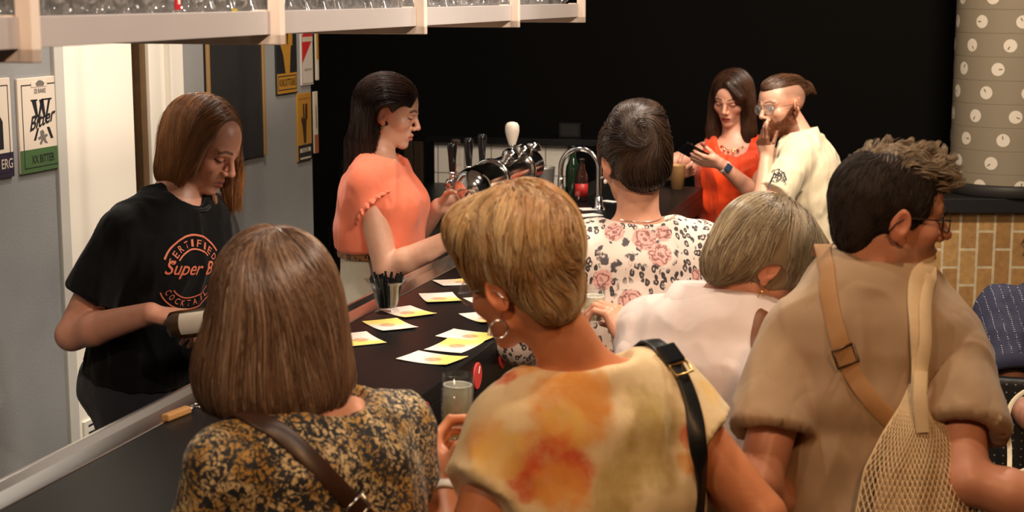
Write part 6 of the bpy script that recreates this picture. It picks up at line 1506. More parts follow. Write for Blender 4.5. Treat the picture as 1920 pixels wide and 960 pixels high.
def blonde_woman():
    s = 2.72; rt = person(P(1100, 900, s), 'person with short blonde hair in cream blouse with orange flowers, holding a glass')
    hd = Head(P(978, 520, 2.66), (-.72, .69), 14, -9, 1.0, True)
    f = Fig(P(1100, 702, s), (-.52, .85), 1.67, True, stout=1.10, shw=.150, tilt=.016)
    gp = P(856, 806, 2.94); gax = nrm(A(.03, .0, 1))
    f.arm(-1, elbow=P(890, 1010, 2.62), wrist=P(820, 850, 2.865)); f.arm(1, elbow=P(1350, 872, 2.78), wrist=P(1215, 790, 2.98))
    wl = f.wr[-1]
    fw = nrm(gp + UP * .055 - A(.034, .0, 0) + A(-.012, .03, 0) - wl); 
    hands = [(-1, (nrm(A(-.12, .72, .68)), A(1, .1, .05), dict(curl=(42, 52, 42), thumb=(.60, .55, .55), tcurl=.55))), (1, (A(-.6, .6, .1), A(-.2, -.2, -1), dict(curl=(30, 35, 25))))]
    body_of(rt, f, hd, srgb(208, 132, 90), hands, facing_h=.0036, hand_h=.003, brow=srgb(120, 90, 60), armk=1.12, thick=1.02)
    bl = []
    def surf(u, v, bvv): return project(bvv, u, v)
    def blouse(V):
        f.shirt(V, .018, (.42, .42), (.068, .086), hem=.0, waistx=.03, hipx=.02, shoulder_r=.052, arm_k=.03)
        V.add(loft([q for q in f.secs(.03)[:2]]), .02); V.sub(ell(f.nb + UP * .030 + f.F * .035, A(.104, .098, .058), np.stack([f.X, f.F, UP], 1)), .012); V.cutplane(f.spine(-.04), -f.ax)
    f.sleeve_tilt = {-1: -f.X * .55, 1: f.X * .2}
    m0 = mat('blouse_tmp', (.8, .7, .5)); o, bv = garment(rt, 'blouse', f, hd, m0, blouse, h=.0065, amp=.006, seed=31, sc=(10, 10, 4))
    OR, RD, OL, YL = srgb(226, 150, 66), srgb(206, 84, 44), srgb(186, 158, 92), srgb(232, 186, 96)
    for u, v, r, cc, sf in ((1075, 765, .072, OR, .35), (1105, 735, .045, OR, .3), (1060, 800, .045, YL, .4), (1030, 870, .072, OR, .35), (1045, 858, .045, RD, .5), (1085, 880, .035, RD, .5), (985, 895, .045, RD, .5), (1050, 920, .05, OR, .4), (955, 705, .028, RD, .6), (1000, 690, .03, OR, .6), (905, 820, .045, OR, .6), (935, 850, .05, YL, .5),
        (1215, 770, .05, OL, .5), (1245, 790, .055, OL, .5), (1200, 850, .055, OL, .5), (1160, 905, .05, OL, .5), (1240, 880, .045, OL, .5), (1285, 820, .022, RD, .6), (1290, 870, .025, OR, .5), (1330, 730, .03, YL, .5), (1150, 940, .05, OL, .5)):
        q = project(bv, u, v)
        if q: bl.append((rel(rt, q[0]), r * 1.15, cc, sf))
    def ex(k, o, col):
        v = k.voro(k.warp(o, 40, .02), 55, 'DISTANCE_TO_EDGE'); return col
    m = blob_fabric('flower_blouse', srgb(236, 208, 160), bl, wscale=14, wamt=.035, mottled=.45)
    o.data.materials[0] = m
    lower(rt, f, hd, M_beigetrouser, 'trousers', top=.10)
    # hair: short layered
    L = hd.L; V = hairvox(hd, (.18, .19, .2), h=.005)
    cap(V, hd, .012, (0, -.012, .046)); V.add(ell(L(0, -.040, .075), A(.080, .080, .080), hd.R), .03); V.add(ell(L(0, -.064, -.035), A(.056, .034, .046), hd.R), .025); V.add(ell(L(-.020, .050, .098), A(.055, .055, .048), hd.R), .03)
    facecut(V, hd, (0, .130, -.05), (.080, .082, .125)); earcut(V, hd, (1, -1), (.088, .010, -.046), (.034, .040, .046)); V.cutplane(L(0, -.06, -.078), -hd.R[:, 2] + hd.R[:, 1] * .5, .006)
    fl = flow(hd, (.0, -.035, .15), 1.0, 9.0)
    def dr(p, t):
        d = fl(p, t); q = hd.q(p); d = d + (hd.R @ A(-.25, -.05, 0))[None] * np.clip((q[:, 2:] - .03) / .06, 0, 1); nap = np.clip((-.02 - q[:, 2:]) / .05, 0, 1); return d + np.stack([vnoise(p * 19) - .5, vnoise(p * 19 + 9) - .5, vnoise(p * 19 + 17) - .5], 1) * 2.4
    pal = [srgb(206, 166, 110), srgb(172, 122, 66), srgb(226, 196, 148), srgb(146, 98, 50), srgb(238, 214, 176), srgb(196, 158, 108)]
    make_hair(rt, V, dr, 15000, .080, pal, M_hair, .0008, clump=420, clump_amt=.68, jitter=.14, n=12, off=(-.004, .009), seed=15, tipc=srgb(226, 190, 132), tipw=.35, zmin=lambda pts: hd.c[2] - .072 + (vnoise(pts.reshape(-1, 3) * 40).reshape(pts.shape[:2]) - .5) * .02, base=srgb(150, 100, 52), rootc=srgb(150, 100, 54), free=2.0, post=ear_post(hd, (1, -1), 1.0, lambda x, y, z: (y > .02) & (z < -.02), zc=-.036))
    earring(rt, hd, -1, 'hoop', M_silver, .0145)
    spectacles(rt, hd, M_silver, (.025, .02))
    # pale cuff at the wrist
    w0, w1 = f.wr[-1], f.elb[-1]; t = nrm(w1 - w0); MB().lathe(w0 + t * .022, [(.0330, -.010), (.035, -.006), (.036, .008), (.033, .012), (.030, .0)], 30, axis=t, closed=True).build('cuff', mat('cuff_white', srgb(228, 214, 196), .6), rt, smooth=True)
    # crossbody strap on her right shoulder
    pl = [project(bv, u, v) for u, v in ((1214, 634), (1226, 646), (1250, 668), (1275, 704), (1296, 760), (1308, 830), (1312, 900), (1306, 980), (1298, 1040))]; pl = [q for q in pl if q]
    st = root('shoulder_bag', pl[3][0], 'black leather strap over the shoulder of the flowered blouse', 'bag')
    pts = [q[0] for q in pl]; nn = [q[1] for q in pl]
    pts = [pts[0] + f.F * .12 - UP * .05, pts[0] + f.F * .055 + UP * .012] + pts; nn = [nrm(f.F + UP * .6), nrm(UP + f.F * .2), nrm(UP - f.F * .5)] + nn[1:]; pts = [p_ + n_ * .002 for p_, n_ in zip(pts, nn)]
    band('strap', pts, nn, [.034] * 3 + [.030] * (len(pts) - 3), .0055, M_blackstrap, st)
    t = nrm(pts[3] - pts[2]); sd = nrm(np.cross(t, nn[2])); up = np.cross(sd, t); c = pts[2] + up * .008 + t * .004; MB().box(c, t * .020, sd * .021, up * .006).build('clasp', M_blackgloss, st, bevel=.004)
    c2 = c + t * .032; MB().tube([c2 + t * a * .011 + sd * b * .020 + up * .002 for a, b in ((-1, -1), (1, -1), (1, 1), (-1, 1), (-1, -1))], .0022, 8).build('ring', M_gold, st, smooth=True)
    wine_glass(gp - gax * .045, gax, 'glass of sparkling wine held by the blonde woman over the bar edge', r=.0290, hgt=.150, fill=.86)
if want('blonde'): blonde_woman()

def rose_woman():
    s = 4.2; rt = person(P(1195, 800, s), 'person with dark pinned-up hair in rose and leopard-print blouse at the bar')
    hd = Head(P(1188, 300, s), (-.30, .95), 12, 0, 1.03, True)
    f = Fig(P(1196, 428, s), (-.16, .985), 1.70, True, stout=1.10, shw=.165)
    f.arm(1, wrist=f.sh[1] - UP * .40 + f.F * .20 + f.X * .05, pole=f.X - f.F * .5); f.arm(-1, wrist=f.sh[-1] - UP * .32 + f.F * .30 - f.X * .02, pole=-f.X - f.F * .6 - UP * .4)
    hands = [(1, (f.F, -UP, dict(curl=(20, 25, 15)))), (-1, (f.F, -UP, dict(curl=(20, 25, 15))))]
    body_of(rt, f, hd, srgb(214, 156, 128), hands, facing_h=.004, hand_h=.005, armk=1.08)
    def bl(V):
        f.shirt(V, .020, (1.05, 1.05), (.076, .082), hem=0, waistx=.03, shoulder_r=.06); V.add(loft([q for q in f.secs(.03)[:2]]), .02)
        V.sub(ell(f.nb + UP * .035 + f.F * .02 + f.X * .0, A(.100, .09, .066), np.stack([f.X, f.F, UP], 1)), .012); V.cutplane(f.spine(-.05), -f.ax)
    m0 = mat('blouse_tmp', (.8, .7, .5)); o, bv = garment(rt, 'blouse', f, hd, m0, bl, h=.0065, amp=.005, seed=41, sc=(11, 11, 4))
    k = NT('rose_leopard'); oc = k.obj(); w = k.warp(oc, 30, .016); sc_ = k.mapping(w, (1, 1, .62)); n = k.noise(oc, 60, 3)
    d = k.voro(sc_, 66); ring = k.math('MULTIPLY', k.smooth(d, .48, .40), k.smooth(d, .12, .24)); gap = k.smooth(k.noise(oc, 75, 2), .28, .38); ring = k.math('MULTIPLY', ring, gap)
    ctr = k.smooth(d, .26, .14); base = k.mix(k.smooth(k.noise(oc, 12, 2), .4, .6), srgb(222, 204, 190), srgb(214, 190, 176)); col = k.mix(k.math('MULTIPLY', ctr, .55), base, srgb(176, 150, 128)); col = k.mix(ring, col, k.mix(n, srgb(70, 58, 58), srgb(40, 34, 36)))
    fields = []; roses = []
    for u, v, r in ((1205, 462, .058), (1150, 455, .05), (1245, 470, .055), (1150, 500, .045), (1185, 560, .055), (1160, 600, .05)):
        q = project(bv, u, v)
        if q: fields.append((rel(rt, q[0]), r))
    fm = None
    for c, r in fields:
        dd = k.smooth(k.vmath('DISTANCE', k.warp(oc, 25, .04), tuple(map(float, c)), out=1), r, r * .7); fm = dd if fm is None else k.math('MAXIMUM', fm, dd)
    leaves = k.math('MULTIPLY', k.smooth(k.voro(k.mapping(k.warp(oc, 50, .03), (30, 30, 22)), 1.0), .42, .34), k.smooth(k.noise(oc, 30, 2), .38, .45)); fcol = k.mix(leaves, srgb(220, 200, 186), k.mix(k.noise(oc, 80, 3), srgb(92, 82, 84), srgb(52, 46, 50)))
    col = k.mix(fm, col, fcol)
    for u, v, r in ((1207, 449, .033), (1237, 476, .034), (1243, 438, .024), (1152, 434, .028), (1184, 568, .038), (1130, 525, .028), (1306, 516, .018)):
        q = project(bv, u, v)
        if not q: continue
        c = tuple(map(float, rel(rt, q[0]))); dist = k.vmath('DISTANCE', k.warp(oc, 90, .012), c, out=1); msk = k.smooth(dist, r, r * .86)
        lay = k.smooth(k.math('ABSOLUTE', k.math('SUBTRACT', k.math('FRACT', k.math('ADD', k.math('MULTIPLY', dist, 1.7 / r), k.math('MULTIPLY', k.noise(oc, 60, 2), 3.0))), .5)), .0, .40)
        col = k.mix(msk, col, k.mix(lay, srgb(132, 80, 78), srgb(216, 162, 150)))
    k.link(col, k.b.inputs['Base Color']); k.b.inputs['Roughness'].default_value = .75; k.b.inputs['Sheen Weight'].default_value = .1; k.bump(k.noise(oc, 1200, 2), .12, .0005); o.data.materials[0] = k.m
    lower(rt, f, hd, M_blackcloth, 'trousers', top=.10)
    L = hd.L; V = hairvox(hd, (.16, .18, .18), h=.0048)
    cap(V, hd, .014); V.add(ell(L(.0, -.050, .096), A(.070, .062, .052), hd.R), .025); V.add(ell(L(-.018, -.104, .058), A(.044, .032, .044), hd.R), .015); V.add(ell(L(0, -.07, -.03), A(.066, .045, .06), hd.R), .03)
    facecut(V, hd); earcut(V, hd, (1, -1), (.086, -.004, -.020), (.028, .024, .034)); V.cutplane(L(0, -.06, -.088), -hd.R[:, 2], .006)
    tw = L(-.022, -.120, .062)
    def dr(p, t):
        r = tw - p; dist = np.linalg.norm(r, axis=1, keepdims=True); u = r / np.maximum(dist, 1e-6); axn = -hd.R[:, 1]; sw = np.cross(u, axn); k_ = np.clip(1.2 - dist / .09, 0, 1.2)
        return u * (1.0 - .55 * np.clip(k_, 0, 1)) + sw * k_ * 1.1 + np.stack([vnoise(p * 30 + 3) - .5, vnoise(p * 30 + 7) - .5, vnoise(p * 30 + 11) - .5], 1) * .8
    pal = [srgb(34, 24, 20), srgb(46, 32, 26), srgb(28, 20, 18), srgb(70, 50, 34)]
    make_hair(rt, V, dr, 6000, .12, pal, M_hair, .0009, clump=330, clump_amt=.55, jitter=.10, n=13, off=(-.002, .006), seed=16, tipc=srgb(92, 62, 36), tipw=.35, free=2.0)
    earring(rt, hd, -1, 'stud', M_pearl)
    nk = [f.nb + UP * .03 + f.X * math.cos(a) * .062 + (f.F * .062 * math.sin(a)) + UP * .004 * math.sin(a) for a in np.linspace(0, 6.2832, 40)]
    MB().tube(nk, .001, 6, cap=False).build('necklace', M_silver, rt, smooth=True)
if want('rose'): rose_woman()

def bowed_woman():
    s = 3.5; rt = person(P(1335, 900, s), 'person with short grey-blond hair in pale pink shirt, head bowed down')
    hd = Head(P(1428, 490, 3.46), (.96, .28), 38, 4, 1.0, True)
    f = Fig(P(1345, 582, s), (.60, .80), 1.66, True, pelvis=P(1322, 905, 3.46), stout=1.14, shw=.168)
    f.arm(1, wrist=P(1440, 900, 3.5), pole=f.X - f.F * .6); f.arm(-1, wrist=P(1180, 640, 3.58), elbow=P(1225, 822, 3.42))
    hands = [(1, (-UP, -f.X, dict(curl=(25, 30, 20)))), (-1, (nrm(A(-.35, .35, .62)), A(-.55, .45, -.1), dict(curl=(42, 52, 40), thumb=(.7, .5, .5))))]
    body_of(rt, f, hd, srgb(214, 152, 124), hands, facing_h=.0034, hand_h=.0036)
    m = fabric('pink_shirt', srgb(222, 202, 194), .7, .03)
    def sh(V):
        f.shirt(V, .022, (1.0, 1.35), (.076, .074), hem=0, waistx=.035, hipx=.02, shoulder_r=.060); V.add(loft([q for q in f.secs(.03)[:2]]), .02)
        V.sub(cone(f.nb + UP * .03 + f.F * .02, hd.L(0, -.02, -.06), .058, .066), .012); V.cutplane(f.spine(-.10), -f.ax)
    o, bv = garment(rt, 'shirt', f, hd, m, sh, h=.0065, amp=.010, seed=52, sc=(8, 8, 5))
    cl = []; n = 50
    for rr, z in ((.080, .014), (.083, .044), (.094, .050), (.126, .004), (.130, -.010)):
        for i in range(n):
            a = .5 + (6.2832 - 1.0) * i / (n - 1) + math.pi / 2; cl.append(f.nb + f.X * math.cos(a) * rr * 1.15 + f.F * (math.sin(a) * rr + .018) + UP * (z + .012 * abs(math.cos(a)) * (rr > .11) * -1 - .01 * math.sin(a)))
    oc = mk('collar', cl, [(j * n + i, j * n + i + 1, (j + 1) * n + i + 1, (j + 1) * n + i) for j in range(4) for i in range(n - 1)], m, rt); sm = oc.modifiers.new('s', 'SOLIDIFY'); sm.thickness = .003
    lower(rt, f, hd, M_beigetrouser, 'trousers', top=.10)
    L = hd.L; V = hairvox(hd, (.19, .19, .19), h=.005)
    cap(V, hd, .022, (0, -.010, .036)); V.add(ell(L(0, -.072, -.03), A(.074, .045, .075), hd.R), .03); V.add(ell(L(0, .080, .062), A(.074, .062, .052), hd.R), .03)
    V.sub(ell(L(0, .11, -.085), A(.095, .088, .112), hd.R), .008); earcut(V, hd, (1, -1), (.092, .006, -.030), (.034, .036, .042)); V.cutplane(L(0, -.06, -.105), -hd.R[:, 2], .006)
    fl = flow(hd, (-.02, -.05, .14), 1.0, 8.0)
    def dr(p, t):
        q = hd.q(p); return fl(p, t) + np.stack([vnoise(p * 20) - .5, vnoise(p * 20 + 9) - .5, vnoise(p * 20 + 17) - .5], 1) * 1.1 + A(0, 0, -.25) + hd.R[:, 1][None] * np.clip(q[:, 1:2] / .08, 0, 1) * .5
    pal = [srgb(170, 150, 118), srgb(142, 122, 94), srgb(200, 180, 146), srgb(118, 100, 76), srgb(214, 198, 168)]
    make_hair(rt, V, dr, 12000, .11, pal, M_hair, .0009, clump=380, clump_amt=.66, jitter=.12, n=13, off=(-.004, .008), seed=17, base=srgb(140, 120, 92), rootc=srgb(130, 110, 84), tipc=srgb(206, 188, 154), tipw=.3, free=2.0, post=ear_post(hd, (1, -1), 1.05, lambda x, y, z: (y > .03) & (z < -.02)))
    earring(rt, hd, 1, 'hoop', M_gold, .0155)
    pl = [project(bv, u, v) for u, v in ((1428, 588), (1421, 610), (1417, 635), (1419, 662))]; pl = [q for q in pl if q]
    if len(pl) > 2:
        st = root('shoulder_bag', pl[1][0], 'brown strap on the shoulder of the pale pink shirt', 'bag'); pts = [q[0] for q in pl]; nn = [q[1] for q in pl]
        pts = [pts[0] + f.F * .05 + UP * .0] + pts; nn = [nrm(UP + f.F)] + nn; band('strap', pts, nn, .022, .004, mat('strap_brown', srgb(120, 72, 42), .5, noise=.1, nscale=50), st)
    gx = P(1113, 606, 3.66); wine_glass(gx, UP, 'slim glass of pale drink held in front of the rose blouse', r=.0265, hgt=.085 + .0, fill=.72)
if want('bowed'): bowed_woman()

def bag_man():
    s = 3.1; rt = person(P(1640, 960, s), 'person with short greying hair and glasses in taupe T-shirt, looking to the right')
    hd = Head(P(1666, 402, 3.08), (.985, .17), 4, 0, 1.06, False, 2.0, 1.05)
    f = Fig(P(1640, 508, s), (.08, .997), 1.80, False, stout=.96, shw=.146, drop=.058); f.upw = .74
    f.arm(1, elbow=P(1806, 850, 2.98), wrist=P(1995, 955, 2.92)); f.arm(-1, elbow=P(1440, 835, 3.06), wrist=P(1500, 1000, 3.22))
    hands = [(1, (A(.8, .2, -.4), A(-.4, .3, -.8), dict(curl=(30, 35, 25)))), (-1, (A(.2, .5, -.8), A(.9, .1, .3), dict(curl=(25, 30, 20))))]
    body_of(rt, f, hd, srgb(208, 144, 114), hands, facing_h=.003, hand_h=.005, lip=srgb(160, 92, 80), brow=srgb(96, 74, 58), eyes='open', stubble=.25, beardc=srgb(170, 150, 136), armk=1.10, neck=.060)
    m = fabric('taupe_tee', srgb(172, 143, 112), .85, .04)
    def sh(V):
        f.sharp = True; f.sleeve_tilt = {1: -f.X * .1, -1: f.X * .1}; f.shirt(V, .013, (.66, .66), (.060, .080), hem=0, waistx=.004, shoulder_r=.048, arm_k=.007); V.add(loft([q for q in f.secs(.026)[:2]]), .02)
        V.sub(cone(f.nb + UP * .035 + f.F * .03, hd.L(0, -.02, -.05), .066, .070), .012); V.cutplane(f.spine(-.10), -f.ax)
        pass
    o, bv = garment(rt, 't_shirt', f, hd, m, sh, h=.0065, amp=.014, seed=63, sc=(7, 7, 2.2))
    rp = [f.nb + f.F * .022 + UP * (.012 - .035 * math.sin(a)) + f.X * math.cos(a) * .078 + f.F * math.sin(a) * .078 for a in np.linspace(0, 6.2832, 50)]
    hits = []
    for a in np.linspace(0, 6.2832, 56):
        d = f.X * math.cos(a) + f.F * math.sin(a); hits.append(f.nb + f.F * .012 + d * .073 + UP * (.028 - .022 * math.sin(a)))
    MB().tube(hits, .0075, 10, cap=False).build('collar', m, rt, smooth=True)
    lower(rt, f, hd, M_greytrouser, 'trousers', top=.06)
    L = hd.L; V = hairvox(hd, (.16, .18, .18), h=.0048)
    cap(V, hd, .005); V.add(ell(L(0, .008, .072), A(.066, .098, .046), hd.R), .02); V.add(ell(L(0, -.066, -.02), A(.066, .040, .06), hd.R), .02)
    V.sub(ell(L(0, .122, -.02), A(.084, .080, .098), hd.R), .008); earcut(V, hd, (1, -1), (.086, .0, -.022), (.030, .026, .042)); V.cutplane(L(0, -.06, -.078), -hd.R[:, 2], .006)
    def dside(p, t):
        q = hd.q(p); return -hd.R[:, 2][None] * 1.0 - hd.R[:, 1][None] * .45 + np.stack([vnoise(p * 40) - .5, vnoise(p * 40 + 5) - .5, vnoise(p * 40 + 8) - .5], 1) * .8
    make_hair(rt, V, dside, 8000, .022, [srgb(46, 38, 34), srgb(66, 54, 46), srgb(36, 30, 28)], M_hairdry, .0007, clump=900, clump_amt=.3, jitter=.15, n=6, off=(-.002, .002), seed=18, free=2.0, keep=lambda c_: (hd.q(c_)[:, 2] < .115) * 1., base=srgb(46, 38, 33), post=ear_post(hd, (1, -1), 1.05, lambda x, y, z: (y > .035) & (z < .0)))
    V2 = hairvox(hd, (.16, .18, .18), h=.006); V2.add(ell(L(0, .008, .072), A(.0675, .0995, .0475), hd.R), 0); V2.cutplane(L(0, 0, .058), -hd.R[:, 2], .004)
    def dtop(p, t):
        q = hd.q(p); nz = np.stack([vnoise(p * 28 + 2) - .5, vnoise(p * 28 + 5) - .5, vnoise(p * 28 + 8) - .5], 1); return hd.R[:, 2][None] * (.55 - .5 * t) + hd.R[:, 1][None] * (.7 + 5 * np.clip(q[:, 1:2], 0, .1)) + nz * 1.5
    make_hair(rt, V2, dtop, 8000, .036, [srgb(176, 160, 138), srgb(136, 120, 104), srgb(206, 190, 168), srgb(104, 92, 80)], M_hairdry, .0009, name='top_hair', clump=260, clump_amt=.75, jitter=.22, n=8, off=(0, .010), seed=19, free=.05, base=srgb(70, 58, 48), tipc=srgb(190, 174, 152), tipw=.4)
    spectacles(rt, hd, M_frame_dark, (.024, .019), tr=.0014)
    # tan crossbody strap with slider
    pl = [project(bv, u, v) for u, v in ((1546, 474), (1547, 482), (1549, 494), (1552, 508), (1553, 540), (1562, 590), (1575, 640), (1594, 690), (1621, 735), (1656, 774), (1700, 814), (1745, 852))]; pl = [q for q in pl if q]
    st = root('crossbody_bag', pl[4][0], 'tan webbing strap running diagonally over the back of the taupe T-shirt', 'bag')
    pts = [pl[0][0] + f.F * .08 - UP * .02, pl[0][0] + f.F * .035 + UP * .008] + [q[0] for q in pl]; nn = [nrm(UP + f.F * .8), nrm(UP)] + [q[1] for q in pl]; band('strap', pts, nn, .034, .004, M_tan, st)
    q = project(bv, 1583, 667); t = nrm(project(bv, 1600, 702)[0] - project(bv, 1572, 630)[0]); t = nrm(t - q[1] * (t @ q[1])); sd = np.cross(t, q[1])
    sl = MB(); sl.tube([q[0] + q[1] * .006 + t * a * .017 + sd * b * .021 for a, b in ((-1, -1), (1, -1), (1, 1), (-1, 1), (-1, -1))], .0028, 8); sl.build('slider', mat('bronze', (.16, .10, .06), .35, .9), st, smooth=True)
    # cream net bag over the right shoulder
    M_net = mat('net_cotton', srgb(222, 194, 152), .85, noise=.1, nscale=60); bag = root('net_bag', P(1735, 900, 2.88), 'cream cotton net bag hanging from the right shoulder of the man in taupe', 'bag')
    def loose(u, v, off):
        q = project(bv, u, v); return (q[0] + q[1] * off, q[1]) if q else (P(u, v, 2.93), nrm(-ray(u, v)))
    s1 = [loose(u, v, o_) for u, v, o_ in ((1737, 500, .002), (1718, 520, .003), (1713, 560, .004), (1716, 620, .006), (1722, 680, .012), (1716, 730, .03))]
    hp = s1[0][0] + f.F * .05 + UP * .012; s0 = [hp + f.F * .05 - UP * .05, hp]
    band('strap', s0 + [q[0] for q in s1], [nrm(f.F + UP * .3), UP] + [nrm(q[1] + UP * (.8 if i == 0 else 0)) for i, q in enumerate(s1)], .030, .005, M_net, bag)
    s2 = [loose(u, v, o_) for u, v, o_ in ((1752, 497, .004), (1737, 530, .008), (1728, 580, .012), (1727, 640, .016), (1722, 690, .022), (1714, 735, .035))]
    band('strap', [hp + f.X * .012 + UP * .004] + [q[0] for q in s2], [UP] + [nrm(q[1] + UP * (.8 if i == 0 else 0)) for i, q in enumerate(s2)], .024, .005, M_net, bag)
    band('strap_tail', [loose(u, v, o_)[0] for u, v, o_ in ((1720, 690, .03), (1712, 740, .05), (1712, 790, .06))], [nrm(-ray(1715, 740))] * 3, .024, .004, M_net, bag)
    # net surface: fans out from the strap, hangs on his back and hip
    NU, NV = 46, 34; G = np.zeros((NV + 1, NU + 1, 3)); 
    def edge(t):  # left and right outline
        l = [(1708, 720), (1690, 760), (1655, 815), (1622, 880), (1606, 960), (1600, 1040)]; r = [(1724, 720), (1752, 770), (1790, 820), (1826, 880), (1852, 950), (1858, 1040)]
        x = t * 5; i = min(int(x), 4); fr = x - i; g = lambda L_: A(*L_[i]) * (1 - fr) + A(*L_[i + 1]) * fr; return g(l), g(r)
    for j in range(NV + 1):
        l, r = edge(j / NV); 
        for i in range(NU + 1):
            a = i / NU; uv = l * (1 - a) + r * a; uv[1] += 14 * math.sin(math.pi * a) * j / NV; dep = 2.985 - .085 * math.sin(math.pi * a) ** .8 * (j / NV) ** .7 - .02 * (j / NV) + .006 * math.sin(a * 21 + j * .3) * (j / NV); G[j, i] = P(uv[0], uv[1], dep)
    net = MB(); lines = []
    for j in range(NV):
        for i in range(NU):
            if (i + j) % 2 == 0: lines.append((G[j, i], G[j + 1, i + 1]))
            else: lines.append((G[j, i + 1], G[j + 1, i]))
    V_, F_ = [], []
    for a, b in lines:
        t = nrm(b - a); x = nrm(np.cross(t, ray(1730, 900))); y = np.cross(t, x); k0 = len(V_); mid = (a + b) / 2
        for p_, r_ in ((a, .0018), (mid, .0011), (b, .0018)): V_ += [p_ + (x * math.cos(q_) + y * math.sin(q_)) * r_ for q_ in (0, 1.571, 3.142, 4.712)]
        for w_ in (0, 4): F_ += [(k0 + w_ + q_, k0 + w_ + (q_ + 1) % 4, k0 + w_ + 4 + (q_ + 1) % 4, k0 + w_ + 4 + q_) for q_ in range(4)]
    mk('net', V_, np.array(F_), M_net, bag)
    for side in (0, NU): MB().tube([G[j, side] for j in range(NV + 1)], .0028, 8).build('edge_cord', M_net, bag, smooth=True)
    inner = G + np.array([np.array(ray(1730, 900)) * .018]) ; fq = [(j * (NU + 1) + i, j * (NU + 1) + i + 1, (j + 1) * (NU + 1) + i + 1, (j + 1) * (NU + 1) + i) for j in range(12, NV) for i in range(6, NU - 5)]
    oc = mk('contents', inner.reshape(-1, 3), fq, mat('bag_cloth', srgb(196, 164, 122), .9, noise=.25, nscale=22), bag); sm = oc.modifiers.new('s', 'SOLIDIFY'); sm.thickness = .004
if want('bag'): bag_man()

